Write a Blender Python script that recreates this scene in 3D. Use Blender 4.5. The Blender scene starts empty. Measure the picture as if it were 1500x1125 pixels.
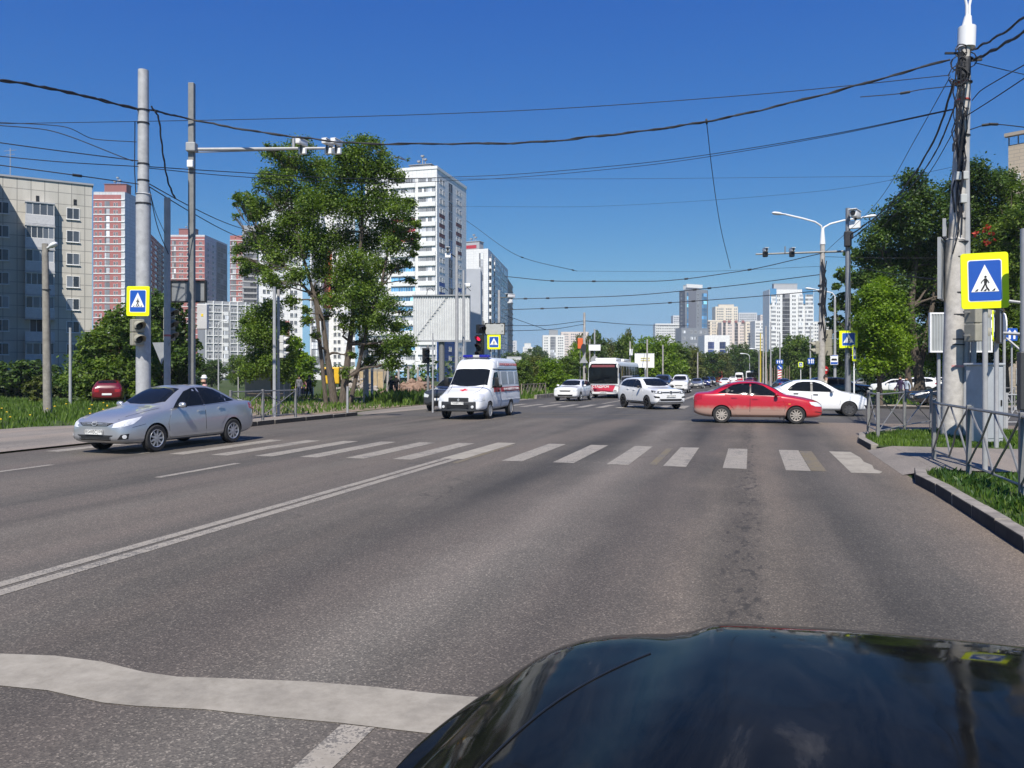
import bpy, bmesh, math, random
import numpy as np
from mathutils import Vector, Matrix
from mathutils.bvhtree import BVHTree
from mathutils.geometry import delaunay_2d_cdt

random.seed(7)
R = math.radians
SC = bpy.context.scene
COL = SC.collection
# ------------------------------------------------------------------ view model (the photo is 1500 px wide)
F, CX, HZ, CAMH = 1170.0, 750.0, 545.0, 1.85
YAW = math.atan(350 / 1170)
SA, CA = math.sin(YAW), math.cos(YAW)

def gz(y):                                   # the road falls gently beyond the crossing
    return -0.005 * (min(max(y, 25.0), 400.0) - 25.0)
def plan(u, d):
    return (CA * u - SA * d, SA * u + CA * d)
def W(px, py, d):                            # a point at depth d
    x, y = plan((px - CX) / F * d, d)
    return Vector((x, y, CAMH + (HZ - py) / F * d))
def A(px, d, z=0.0):                         # ground point at depth d
    x, y = plan((px - CX) / F * d, d)
    return Vector((x, y, gz(y) + z))
def G(px, py, z=0.0):                        # ground point seen at a pixel (z = height of the surface there)
    d = F * (CAMH - z) / (py - HZ)
    for _ in range(12):
        x, y = plan((px - CX) / F * d, d)
        d = 0.5 * d + 0.5 * F * (CAMH - z - gz(y)) / (py - HZ)
    x, y = plan((px - CX) / F * d, d)
    return Vector((x, y, gz(y) + z))
def depth(p): return -SA * p[0] + CA * p[1]

# ------------------------------------------------------------------ materials
MATS = {}
def mat(name, col, rough=0.6, metal=0.0, var=0.12, scale=3.0, bump=0.0, coat=0.0, emit=None, spec=0.5, alpha=None, stretch=None):
    if name in MATS: return MATS[name]
    m = bpy.data.materials.new(name); m.use_nodes = True
    nt = m.node_tree; b = nt.nodes['Principled BSDF']
    b.inputs['Roughness'].default_value = rough
    b.inputs['Metallic'].default_value = metal
    b.inputs['Coat Weight'].default_value = coat
    b.inputs['Coat Roughness'].default_value = 0.04
    b.inputs['Specular IOR Level'].default_value = spec
    c = (col[0], col[1], col[2], 1)
    b.inputs['Base Color'].default_value = c
    if var > 0 or bump > 0:
        tc = nt.nodes.new('ShaderNodeTexCoord'); no = nt.nodes.new('ShaderNodeTexNoise')
        no.inputs['Scale'].default_value = scale; no.inputs['Detail'].default_value = 6
        no.inputs['Roughness'].default_value = 0.65
        if stretch:
            mp = nt.nodes.new('ShaderNodeMapping'); mp.inputs['Scale'].default_value = stretch
            nt.links.new(tc.outputs['Object'], mp.inputs['Vector']); nt.links.new(mp.outputs[0], no.inputs['Vector'])
        else:
            nt.links.new(tc.outputs['Object'], no.inputs['Vector'])
        if var > 0:
            rp = nt.nodes.new('ShaderNodeMapRange')
            rp.inputs['From Min'].default_value = 0.3; rp.inputs['From Max'].default_value = 0.7
            rp.inputs['To Min'].default_value = 1 - var; rp.inputs['To Max'].default_value = 1 + var
            nt.links.new(no.outputs['Fac'], rp.inputs['Value'])
            mx = nt.nodes.new('ShaderNodeVectorMath'); mx.operation = 'SCALE'
            mx.inputs[0].default_value = col[:3]
            nt.links.new(rp.outputs[0], mx.inputs['Scale'])
            nt.links.new(mx.outputs[0], b.inputs['Base Color'])
        if bump > 0:
            bp = nt.nodes.new('ShaderNodeBump'); bp.inputs['Strength'].default_value = bump
            bp.inputs['Distance'].default_value = 0.02
            nt.links.new(no.outputs['Fac'], bp.inputs['Height']); nt.links.new(bp.outputs[0], b.inputs['Normal'])
    if emit:
        b.inputs['Emission Color'].default_value = (*emit[:3], 1)
        b.inputs['Emission Strength'].default_value = emit[3]
    MATS[name] = m
    return m

def N(nt, typ, **kw):
    n = nt.nodes.new(typ)
    for k, v in kw.items():
        if k in n.inputs: n.inputs[k].default_value = v
        else: setattr(n, k, v)
    return n
def ramp(nt, fac, stops, interp='LINEAR'):
    r = nt.nodes.new('ShaderNodeValToRGB'); r.color_ramp.interpolation = interp
    e = r.color_ramp.elements
    while len(e) < len(stops): e.new(0.5)
    for i, (p, c) in enumerate(stops):
        e[i].position = p; e[i].color = (*c, 1) if len(c) == 3 else c
    nt.links.new(fac, r.inputs['Fac'])
    return r
def mixc(nt, a, b, fac, mode='MIX'):
    m = nt.nodes.new('ShaderNodeMix'); m.data_type = 'RGBA'; m.blend_type = mode
    for sock, v in ((m.inputs[6], a), (m.inputs[7], b), (m.inputs[0], fac)):
        if hasattr(v, 'is_linked') or hasattr(v, 'links'): nt.links.new(v, sock)
        elif isinstance(v, (int, float)): sock.default_value = v
        else: sock.default_value = (*v, 1)
    return m.outputs[2]

def asphalt(name, dark, light, tint, speck, grain=90.0, tracks=1.0, bands=None, dust=None):
    m = bpy.data.materials.new(name); m.use_nodes = True; nt = m.node_tree; L = nt.links
    b = nt.nodes['Principled BSDF']
    tc = N(nt, 'ShaderNodeTexCoord'); P = tc.outputs['Object']
    # broad wear: bands that run along the road
    mp = N(nt, 'ShaderNodeMapping'); mp.inputs['Scale'].default_value = (0.75, 0.05, 1); L.new(P, mp.inputs['Vector'])
    n1 = N(nt, 'ShaderNodeTexNoise', Scale=1.0, Detail=5.0, Roughness=0.6, Distortion=0.3); L.new(mp.outputs[0], n1.inputs['Vector'])
    n2 = N(nt, 'ShaderNodeTexNoise', Scale=0.35, Detail=8.0, Roughness=0.65); L.new(P, n2.inputs['Vector'])
    r1 = ramp(nt, n1.outputs['Fac'], [(0.38, dark), (0.62, light)])
    r2 = ramp(nt, n2.outputs['Fac'], [(0.35, (0.82, 0.82, 0.82)), (0.65, (1.12, 1.1, 1.1))])
    c = mixc(nt, r1.outputs[0], r2.outputs[0], 1.0 * tracks, 'MULTIPLY')
    n3 = N(nt, 'ShaderNodeTexNoise', Scale=0.9, Detail=4.0); L.new(mp.outputs[0], n3.inputs['Vector'])
    r3 = ramp(nt, n3.outputs['Fac'], [(0.45, (0, 0, 0)), (0.65, (1, 1, 1))])
    c = mixc(nt, c, tint, r3.outputs[0])
    if bands:                                    # lanes: polished tracks and darker strips between them
        sb_ = N(nt, 'ShaderNodeSeparateXYZ'); L.new(P, sb_.inputs[0])
        nb = N(nt, 'ShaderNodeTexNoise', Scale=0.5, Detail=5.0, Roughness=0.6); L.new(P, nb.inputs['Vector'])
        ma = N(nt, 'ShaderNodeMath', operation='MULTIPLY_ADD'); L.new(nb.outputs['Fac'], ma.inputs[0]); ma.inputs[1].default_value = 0.9; L.new(sb_.outputs[0], ma.inputs[2])
        mr = N(nt, 'ShaderNodeMapRange'); L.new(ma.outputs[0], mr.inputs[0]); mr.inputs[1].default_value = -17 + .45; mr.inputs[2].default_value = 3 + .45
        rb = ramp(nt, mr.outputs[0], [((x + 17) / 20, (v * r_, v, v * (2 - r_))) for x, v, r_ in bands], 'B_SPLINE' if False else 'EASE')
        c = mixc(nt, c, rb.outputs[0], 1.0, 'MULTIPLY')
        if dust:
            md = N(nt, 'ShaderNodeMapRange'); L.new(ma.outputs[0], md.inputs[0]); md.inputs[1].default_value = 2.55; md.inputs[2].default_value = 3.2; md.inputs[4].default_value = .8
            c = mixc(nt, c, dust, md.outputs[0])
    # aggregate: pale and dark stones
    v1 = N(nt, 'ShaderNodeTexVoronoi', Scale=grain); L.new(P, v1.inputs['Vector'])
    sep = N(nt, 'ShaderNodeSeparateColor'); L.new(v1.outputs['Color'], sep.inputs[0])
    r4 = ramp(nt, sep.outputs[0], [(0.0, (0.55, 0.55, 0.56)), (0.45, (0.92, 0.92, 0.92)), (0.8, (1.12, 1.1, 1.08)), (0.9, (1.6, 1.57, 1.52)), (1.0, (2.5, 2.46, 2.38))])
    c = mixc(nt, c, r4.outputs[0], speck, 'MULTIPLY')
    # dark pitted streaks along one wheel track, and hairline cracks
    mp2 = N(nt, 'ShaderNodeMapping'); mp2.inputs['Scale'].default_value = (9, 3.2, 1); L.new(P, mp2.inputs['Vector'])
    n5 = N(nt, 'ShaderNodeTexNoise', Scale=1.0, Detail=5.0, Roughness=0.7); L.new(mp2.outputs[0], n5.inputs['Vector'])
    sx = N(nt, 'ShaderNodeSeparateXYZ'); L.new(P, sx.inputs[0])
    a1 = N(nt, 'ShaderNodeMath', operation='SUBTRACT'); L.new(sx.outputs[0], a1.inputs[0]); a1.inputs[1].default_value = -0.05
    a2 = N(nt, 'ShaderNodeMath', operation='ABSOLUTE'); L.new(a1.outputs[0], a2.inputs[0])
    a3 = N(nt, 'ShaderNodeMapRange'); L.new(a2.outputs[0], a3.inputs[0])
    a3.inputs[1].default_value = 0.08; a3.inputs[2].default_value = 0.42; a3.inputs[3].default_value = 0.18; a3.inputs[4].default_value = 0.0
    a4 = N(nt, 'ShaderNodeMath', operation='ADD'); L.new(n5.outputs['Fac'], a4.inputs[0]); L.new(a3.outputs[0], a4.inputs[1])
    r5 = ramp(nt, a4.outputs[0], [(0.70, (0, 0, 0)), (0.78, (0.75, 0.75, 0.75))])
    c = mixc(nt, c, tuple(x * 0.45 for x in dark), r5.outputs[0])
    vc = N(nt, 'ShaderNodeTexVoronoi', Scale=0.16, feature='DISTANCE_TO_EDGE'); 
    nd = N(nt, 'ShaderNodeTexNoise', Scale=1.3, Detail=4.0); L.new(P, nd.inputs['Vector'])
    ad = N(nt, 'ShaderNodeVectorMath', operation='MULTIPLY_ADD'); L.new(nd.outputs['Color'], ad.inputs[0]); ad.inputs[1].default_value = (1.6, 1.6, 0); L.new(P, ad.inputs[2])
    L.new(ad.outputs[0], vc.inputs['Vector'])
    rc = ramp(nt, vc.outputs['Distance'], [(0.0, (0.55, 0.55, 0.55)), (0.0022, (0, 0, 0))])
    nk = N(nt, 'ShaderNodeTexNoise', Scale=0.22, Detail=2.0); L.new(P, nk.inputs['Vector'])
    rk = ramp(nt, nk.outputs['Fac'], [(0.5, (0, 0, 0)), (0.56, (1, 1, 1))])
    ck = mixc(nt, rc.outputs[0], rk.outputs[0], 1.0, 'MULTIPLY')
    c = mixc(nt, c, tuple(x * 0.4 for x in dark), ck)
    L.new(c, b.inputs['Base Color'])
    b.inputs['Roughness'].default_value = 0.82
    b.inputs['Specular IOR Level'].default_value = 0.35
    bp = N(nt, 'ShaderNodeBump', Strength=0.35, Distance=0.006); L.new(v1.outputs['Distance'], bp.inputs['Height']); L.new(bp.outputs[0], b.inputs['Normal'])
    return m

def worn_paint(name, col, under, wear=0.0):
    m = bpy.data.materials.new(name); m.use_nodes = True; nt = m.node_tree; L = nt.links
    b = nt.nodes['Principled BSDF']; P = N(nt, 'ShaderNodeTexCoord').outputs['Object']
    n1 = N(nt, 'ShaderNodeTexNoise', Scale=1.1, Detail=8.0, Roughness=0.7); L.new(P, n1.inputs['Vector'])
    n3 = N(nt, 'ShaderNodeTexNoise', Scale=6.0, Detail=12.0, Roughness=0.8); L.new(P, n3.inputs['Vector'])
    n2 = N(nt, 'ShaderNodeTexVoronoi', Scale=85.0); L.new(P, n2.inputs['Vector'])
    s = N(nt, 'ShaderNodeSeparateColor'); L.new(n2.outputs['Color'], s.inputs[0])
    r1 = ramp(nt, n1.outputs['Fac'], [(0.33, tuple(x * 0.66 for x in col)), (0.5, tuple(x * .9 for x in col)), (0.66, col)])
    r0 = ramp(nt, n3.outputs['Fac'], [(0.35, (.8, .79, .77)), (0.65, (1.1, 1.1, 1.1))])
    c = mixc(nt, r1.outputs[0], r0.outputs[0], 1.0, 'MULTIPLY')
    ad = N(nt, 'ShaderNodeMath', operation='MULTIPLY_ADD'); L.new(s.outputs[0], ad.inputs[0]); ad.inputs[1].default_value = 0.22; L.new(n3.outputs['Fac'], ad.inputs[2])
    a2 = N(nt, 'ShaderNodeMath', operation='MULTIPLY_ADD'); L.new(n1.outputs['Fac'], a2.inputs[0]); a2.inputs[1].default_value = 0.6; L.new(ad.outputs[0], a2.inputs[2])
    r2 = ramp(nt, a2.outputs[0], [(0.97 - wear, (0, 0, 0)), (1.12 - wear, (0.9, 0.9, 0.9))])
    c = mixc(nt, c, under, r2.outputs[0])
    L.new(c, b.inputs['Base Color']); b.inputs['Roughness'].default_value = 0.75
    bp = N(nt, 'ShaderNodeBump', Strength=0.3, Distance=0.005); L.new(n3.outputs['Fac'], bp.inputs['Height']); L.new(bp.outputs[0], b.inputs['Normal'])
    return m

def two_tone(name, c1, c2, c3, scale, rough=0.95, fine=40.0):
    m = bpy.data.materials.new(name); m.use_nodes = True; nt = m.node_tree; L = nt.links
    b = nt.nodes['Principled BSDF']; tc = N(nt, 'ShaderNodeTexCoord'); P = tc.outputs['Object']
    n1 = N(nt, 'ShaderNodeTexNoise', Scale=scale, Detail=8.0, Roughness=0.65); L.new(P, n1.inputs['Vector'])
    n2 = N(nt, 'ShaderNodeTexNoise', Scale=fine, Detail=4.0, Roughness=0.7); L.new(P, n2.inputs['Vector'])
    r1 = ramp(nt, n1.outputs['Fac'], [(0.36, c1), (0.52, c2), (0.66, c3)])
    r2 = ramp(nt, n2.outputs['Fac'], [(0.3, (0.68, 0.68, 0.68)), (0.7, (1.3, 1.3, 1.3))])
    L.new(mixc(nt, r1.outputs[0], r2.outputs[0], 1.0, 'MULTIPLY'), b.inputs['Base Color'])
    b.inputs['Roughness'].default_value = rough; b.inputs['Specular IOR Level'].default_value = 0.2
    bp = N(nt, 'ShaderNodeBump', Strength=0.4, Distance=0.02); L.new(n2.outputs['Fac'], bp.inputs['Height']); L.new(bp.outputs[0], b.inputs['Normal'])
    return m

def panel_wall(name, c1, c2, joint, bw, bh, mortar=0.012, var=0.5, offset=0.0):
    m = bpy.data.materials.new(name); m.use_nodes = True; nt = m.node_tree; L = nt.links
    b = nt.nodes['Principled BSDF']; uv = N(nt, 'ShaderNodeUVMap')
    br = N(nt, 'ShaderNodeTexBrick'); br.offset = offset; br.squash = 1.0
    br.inputs['Scale'].default_value = 1.0; br.inputs['Mortar Size'].default_value = mortar; br.inputs['Mortar Smooth'].default_value = 0.1
    br.inputs['Brick Width'].default_value = bw; br.inputs['Row Height'].default_value = bh; br.inputs['Bias'].default_value = 0.0
    br.inputs['Color1'].default_value = (*c1, 1); br.inputs['Color2'].default_value = (*c2, 1); br.inputs['Mortar'].default_value = (*joint, 1)
    L.new(uv.outputs[0], br.inputs['Vector'])
    tc = N(nt, 'ShaderNodeTexCoord')
    mp = N(nt, 'ShaderNodeMapping'); mp.inputs['Scale'].default_value = (1, 1, 0.12); L.new(tc.outputs['Object'], mp.inputs['Vector'])
    n = N(nt, 'ShaderNodeTexNoise', Scale=0.6, Detail=7.0, Roughness=0.7); L.new(mp.outputs[0], n.inputs['Vector'])
    r = ramp(nt, n.outputs['Fac'], [(0.3, (0.8, 0.8, 0.79)), (0.7, (1.08, 1.08, 1.08))])
    L.new(mixc(nt, br.outputs['Color'], r.outputs[0], var, 'MULTIPLY'), b.inputs['Base Color'])
    b.inputs['Roughness'].default_value = 0.85
    return m

def leaf_mat(name, cols, trans=0.35):
    m = bpy.data.materials.new(name); m.use_nodes = True; nt = m.node_tree; L = nt.links
    nt.nodes.remove(nt.nodes['Principled BSDF'])
    g = N(nt, 'ShaderNodeNewGeometry')
    r = ramp(nt, g.outputs['Random Per Island'], [(0.0, cols[0]), (0.5, cols[1]), (1.0, cols[2])])
    tc = N(nt, 'ShaderNodeTexCoord'); n = N(nt, 'ShaderNodeTexNoise', Scale=0.7, Detail=3.0); L.new(tc.outputs['Object'], n.inputs['Vector'])
    r2 = ramp(nt, n.outputs['Fac'], [(0.35, (0.75, 0.8, 0.8)), (0.65, (1.25, 1.2, 1.0))])
    c = mixc(nt, r.outputs[0], r2.outputs[0], 1.0, 'MULTIPLY')
    d = N(nt, 'ShaderNodeBsdfPrincipled'); d.inputs['Roughness'].default_value = 0.5; d.inputs['Specular IOR Level'].default_value = 0.35
    t = N(nt, 'ShaderNodeBsdfTranslucent')
    L.new(c, d.inputs['Base Color'])
    c2 = mixc(nt, c, (1.3, 1.35, 0.6), 1.0, 'MULTIPLY'); L.new(c2, t.inputs['Color'])
    mx = N(nt, 'ShaderNodeMixShader'); mx.inputs[0].default_value = trans
    L.new(d.outputs[0], mx.inputs[1]); L.new(t.outputs[0], mx.inputs[2])
    L.new(mx.outputs[0], nt.nodes['Material Output'].inputs['Surface'])
    return m

def dusty_paint(name, col, dust, z0, z1):
    m = bpy.data.materials.new(name); m.use_nodes = True; nt = m.node_tree; L = nt.links
    b = nt.nodes['Principled BSDF']; tc = N(nt, 'ShaderNodeTexCoord'); P = tc.outputs['Object']
    n = N(nt, 'ShaderNodeTexNoise', Scale=5.0, Detail=6.0, Roughness=0.6); L.new(P, n.inputs['Vector'])
    sx = N(nt, 'ShaderNodeSeparateXYZ'); L.new(P, sx.inputs[0])
    a = N(nt, 'ShaderNodeMath', operation='MULTIPLY_ADD'); L.new(n.outputs['Fac'], a.inputs[0]); a.inputs[1].default_value = 0.22; L.new(sx.outputs[2], a.inputs[2])
    mr = N(nt, 'ShaderNodeMapRange'); L.new(a.outputs[0], mr.inputs[0])
    mr.inputs[1].default_value = z0 + 0.11; mr.inputs[2].default_value = z1 + 0.11; mr.inputs[3].default_value = 0.92; mr.inputs[4].default_value = 0.0
    ax = N(nt, 'ShaderNodeMapRange'); L.new(sx.outputs[0], ax.inputs[0])       # the nose is cleaner
    ax.inputs[1].default_value = 0.95; ax.inputs[2].default_value = 1.25; ax.inputs[3].default_value = 1.0; ax.inputs[4].default_value = 0.1
    mu = N(nt, 'ShaderNodeMath', operation='MULTIPLY'); L.new(mr.outputs[0], mu.inputs[0]); L.new(ax.outputs[0], mu.inputs[1])
    L.new(mixc(nt, col, dust, mu.outputs[0]), b.inputs['Base Color'])
    rr = N(nt, 'ShaderNodeMapRange'); L.new(mu.outputs[0], rr.inputs[0]); rr.inputs[3].default_value = 0.3; rr.inputs[4].default_value = 0.85
    L.new(rr.outputs[0], b.inputs['Roughness'])
    cw = N(nt, 'ShaderNodeMapRange'); L.new(mu.outputs[0], cw.inputs[0]); cw.inputs[3].default_value = 1.0; cw.inputs[4].default_value = 0.0
    L.new(cw.outputs[0], b.inputs['Coat Weight']); b.inputs['Coat Roughness'].default_value = 0.05
    return m

# ------------------------------------------------------------------ mesh building
class MB:
    def __init__(s): s.v = []; s.f = []; s.m = []; s.uv = None
    def add(s, vs, fs, mi=0):
        o = len(s.v); s.v += [tuple(v) for v in vs]
        for f in fs: s.f.append([i + o for i in f]); s.m.append(mi)
    def box(s, c, size, rz=0.0, mi=0, M=None):
        hx, hy, hz = size[0] / 2, size[1] / 2, size[2] / 2
        vs = [Vector((x, y, z)) for z in (-hz, hz) for y in (-hy, hy) for x in (-hx, hx)]
        T = M if M is not None else Matrix.Translation(Vector(c)) @ Matrix.Rotation(rz, 4, 'Z')
        s.add([T @ v for v in vs], [(0, 2, 3, 1), (4, 5, 7, 6), (0, 1, 5, 4), (1, 3, 7, 5), (3, 2, 6, 7), (2, 0, 4, 6)], mi)
    def cbox(s, c, size, b=0.02, rz=0.0, mi=0, M=None):   # box with chamfered edges
        hx, hy, hz = size[0] / 2, size[1] / 2, size[2] / 2
        T = M if M is not None else Matrix.Translation(Vector(c)) @ Matrix.Rotation(rz, 4, 'Z')
        bm = bmesh.new(); bmesh.ops.create_cube(bm, size=1)
        for v in bm.verts: v.co = Vector((v.co.x * 2 * hx, v.co.y * 2 * hy, v.co.z * 2 * hz))
        bmesh.ops.bevel(bm, geom=bm.edges[:], offset=b, segments=2, profile=0.5, affect='EDGES')
        bm.verts.index_update()
        s.add([T @ v.co for v in bm.verts], [[v.index for v in f.verts] for f in bm.faces], mi); bm.free()
    def tube(s, pts, r, n=8, mi=0, cap=True):
        pts = [Vector(p) for p in pts]; k = len(pts)
        rs = list(r) if isinstance(r, (list, tuple)) else [r] * k
        t0 = (pts[1] - pts[0]).normalized()
        ref = Vector((0, 0, 1)) if abs(t0.z) < 0.9 else Vector((1, 0, 0))
        vs = []; 
        for i, p in enumerate(pts):
            t = (pts[min(i + 1, k - 1)] - pts[max(i - 1, 0)]).normalized()
            a = t.cross(ref)
            if a.length < 1e-4: a = t.cross(Vector((0, 1, 0)))
            a.normalize(); b = t.cross(a).normalized(); ref = a.cross(t).normalized() if False else ref
            for j in range(n):
                w = 2 * math.pi * j / n
                vs.append(p + (a * math.cos(w) + b * math.sin(w)) * rs[i])
        fs = [(i * n + j, i * n + (j + 1) % n, (i + 1) * n + (j + 1) % n, (i + 1) * n + j) for i in range(k - 1) for j in range(n)]
        if cap: fs += [tuple(range(n - 1, -1, -1)), tuple(range((k - 1) * n, k * n))]
        s.add(vs, fs, mi)
    def lathe(s, prof, n=20, M=None, mi=0, close=False):
        M = M or Matrix.Identity(4); vs = []; fs = []
        k = len(prof)
        for (r, z) in prof:
            for j in range(n):
                w = 2 * math.pi * j / n
                vs.append(M @ Vector((r * math.cos(w), r * math.sin(w), z)))
        kk = k if close else k - 1
        for i in range(kk):
            for j in range(n):
                i2 = (i + 1) % k
                fs.append((i * n + j, i * n + (j + 1) % n, i2 * n + (j + 1) % n, i2 * n + j))
        if not close:
            if prof[0][0] > 1e-6: fs.append(tuple(range(n - 1, -1, -1)))
            if prof[-1][0] > 1e-6: fs.append(tuple(range((k - 1) * n, k * n)))
        s.add(vs, fs, mi)
    def prism(s, poly, z0, z1, mi=0, M=None):
        n = len(poly); M = M or Matrix.Identity(4)
        vs = [M @ Vector((x, y, z0)) for x, y in poly] + [M @ Vector((x, y, z1)) for x, y in poly]
        s.add(vs, [tuple(range(n - 1, -1, -1)), tuple(range(n, 2 * n))] + [(i, (i + 1) % n, (i + 1) % n + n, i + n) for i in range(n)], mi)
    def join(s, o, M, mm=None):
        off = len(s.v); s.v += [tuple(M @ Vector(v)) for v in o.v]
        for f, m in zip(o.f, o.m): s.f.append([i + off for i in f]); s.m.append(mm[m] if mm else m)
    def mesh(s, name, mats, smooth=False, off=None, angle=35):
        me = bpy.data.meshes.new(name)
        v = s.v if off is None else [(a - off[0], b - off[1], c - off[2]) for a, b, c in s.v]
        me.from_pydata(v, [], s.f)
        for m in mats: me.materials.append(m)
        if len(mats) > 1: me.polygons.foreach_set('material_index', s.m)
        if s.uv: 
            l = me.uv_layers.new(name='UVMap'); l.data.foreach_set('uv', s.uv)
        if smooth:
            me.polygons.foreach_set('use_smooth', [True] * len(me.polygons)); me.set_sharp_from_angle(angle=R(angle))
        me.update()
        return me
    def build(s, name, mats, parent=None, smooth=False, local=False, off=None):
        if not isinstance(mats, (list, tuple)): mats = [mats]
        if parent is not None and not local: off = LOC[parent.name]
        me = s.mesh(name, mats, smooth, off)
        return link(name, me, parent)

LOC = {}
def link(name, me, parent=None):
    o = bpy.data.objects.new(name, me); COL.objects.link(o)
    if parent is not None: o.parent = parent
    LOC[o.name] = LOC.get(parent.name, (0, 0, 0)) if parent is not None else (0, 0, 0)
    return o
def tag(o, label, cat, group=None, kind=None):
    if label: o['label'] = label
    if cat: o['category'] = cat
    if group: o['group'] = group
    if kind: o['kind'] = kind
    return o
def thing(name, label, cat, loc=(0, 0, 0), rz=0.0, group=None):
    o = bpy.data.objects.new(name, None); COL.objects.link(o); o.empty_display_size = 0.2
    o.location = loc; o.rotation_euler = (0, 0, rz); LOC[o.name] = tuple(loc)
    return tag(o, label, cat, group)
def single(mb, name, label, cat, mats, group=None, smooth=False, base=None):
    b = base if base is not None else (0, 0, 0)
    o = mb.build(name, mats, None, smooth, off=b); o.location = b
    return tag(o, label, cat, group)
def copy_tree(o, parent=None):
    c = o.copy(); COL.objects.link(c)
    if parent is not None: c.parent = parent
    for ch in list(o.children): copy_tree(ch, c)
    return c
def evaluated(o):
    dg = bpy.context.evaluated_depsgraph_get()
    return bpy.data.meshes.new_from_object(o.evaluated_get(dg))
def text_mesh(body, size, mats, M=None, extrude=0.002, align='CENTER', bold=0.0):
    cu = bpy.data.curves.new('lettering', 'FONT'); cu.body = body; cu.size = size; cu.extrude = extrude
    cu.align_x = align; cu.align_y = 'CENTER'; cu.offset = bold; cu.resolution_u = 2
    o = bpy.data.objects.new('lettering', cu); COL.objects.link(o)
    me = evaluated(o); bpy.data.objects.remove(o); bpy.data.curves.remove(cu)
    if M is not None: me.transform(M)
    me.materials.clear(); me.materials.append(mats)
    return me
def pchip(pts):
    xs = [p[0] for p in pts]; ys = [p[1] for p in pts]; n = len(xs)
    h = [xs[i + 1] - xs[i] for i in range(n - 1)]; d = [(ys[i + 1] - ys[i]) / h[i] for i in range(n - 1)]
    m = [d[0]] + [0 if d[i - 1] * d[i] <= 0 else 3 * (h[i - 1] + h[i]) / ((2 * h[i] + h[i - 1]) / d[i - 1] + (h[i] + 2 * h[i - 1]) / d[i]) for i in range(1, n - 1)] + [d[-1]]
    def f(x):
        if x <= xs[0]: return ys[0]
        if x >= xs[-1]: return ys[-1]
        i = max(j for j in range(n - 1) if xs[j] <= x); t = (x - xs[i]) / h[i]
        return ((1 + 2 * t) * (1 - t) ** 2 * ys[i] + t * (1 - t) ** 2 * h[i] * m[i] + t * t * (3 - 2 * t) * ys[i + 1] + t * t * (t - 1) * h[i] * m[i + 1])
    return f

# ------------------------------------------------------------------ shared materials
white_paint = mat('white_paint', (0.8, 0.8, 0.79), 0.35, coat=0.6, var=0.03)
M_GALV = mat('galvanised_steel', (0.215, 0.215, 0.21), 0.5, 0.25, var=0.18, scale=6)
M_STEEL = mat('pale_pole_steel', (0.35, 0.355, 0.365), 0.5, 0.0, var=0.14, scale=4, bump=0.1)
M_CONC = mat('pole_concrete', (0.38, 0.36, 0.34), 0.9, var=0.25, scale=5, bump=0.5)
M_CONCD = mat('old_pole_concrete', (0.26, 0.24, 0.21), 0.95, var=0.3, scale=4, bump=0.5)
M_BLACK = mat('black_plastic', (0.012, 0.012, 0.013), 0.45, var=0.1)
M_RUB = mat('tyre_rubber', (0.022, 0.022, 0.023), 0.85, var=0.25, scale=20)
M_DKGREY = mat('dark_grey_plastic', (0.045, 0.047, 0.05), 0.55, var=0.1)
M_GLASS = mat('dark_window_glass', (0.008, 0.010, 0.012), 0.03, var=0.0, spec=0.22)
M_CHROME = mat('chrome', (0.42, 0.43, 0.44), 0.3, 0.4, var=0.0)
M_LAMP = mat('headlamp_lens', (0.74, 0.75, 0.76), 0.10, 0.15, var=0.1, scale=14, coat=1.0)
M_RED = mat('red_lens', (0.35, 0.01, 0.015), 0.15, var=0.1, coat=1.0)
M_AMBER = mat('amber_lens', (0.7, 0.22, 0.02), 0.2, var=0.0, coat=1.0)
M_PLATE = mat('plate_white', (0.78, 0.78, 0.76), 0.5, var=0.05)
M_INK = mat('black_lettering', (0.01, 0.01, 0.01), 0.6, var=0.0)
M_BEIGE = mat('beige_signal_housing', (0.30, 0.285, 0.23), 0.6, var=0.12, scale=6)
M_FLUO = mat('fluorescent_yellow_green', (0.82, 0.95, 0.0), 0.45, var=0.03)
M_BLUE = mat('sign_blue', (0.012, 0.085, 0.42), 0.45, var=0.05)
M_SIGNW = mat('sign_white', (0.82, 0.82, 0.82), 0.45, var=0.03)
M_SIGNR = mat('sign_red', (0.6, 0.02, 0.02), 0.45, var=0.05)
M_SIGNBACK = mat('sign_back_grey', (0.33, 0.34, 0.35), 0.6, 0.2, var=0.12)
M_CABLE = mat('cable_black', (0.014, 0.015, 0.02), 0.6, var=0.1)
M_BARK = mat('bark', (0.10, 0.08, 0.062), 0.95, var=0.45, scale=6, bump=0.8, stretch=(3, 3, 0.6))
# ================================================================== SETTING: ground, roads, paths, kerbs, markings
M_OLD = asphalt('worn_asphalt', (0.083, 0.076, 0.065), (0.122, 0.111, 0.094), (0.132, 0.113, 0.095), 0.75, 95.0, bands=[(-17, .95, 1), (-14.5, 1.05, 1.01), (-13, .92, 1), (-11, 1.08, 1.02), (-9.6, .93, 1), (-7.6, 1.12, 1.02), (-6.2, .95, 1), (-5.2, 1.06, 1.02), (-4.6, .95, 1.02), (-3.8, .70, .99), (-3.2, .9, 1), (-2.55, 1.30, 1.0), (-1.95, 1.02, 1), (-1.4, .70, .99), (-.95, .84, 1.01), (-.5, 1.14, 1.05), (-.1, .96, 1.05), (.3, 1.16, 1.06), (.75, .92, 1.02), (1.15, .76, .99), (1.65, .95, 1), (2.1, 1.12, 1.03), (3, 1.1, 1.04)], dust=(.20, .16, .125))
M_NEW = asphalt('dark_asphalt', (0.066, 0.063, 0.058), (0.092, 0.087, 0.079), (0.098, 0.09, 0.08), 0.5)
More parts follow.
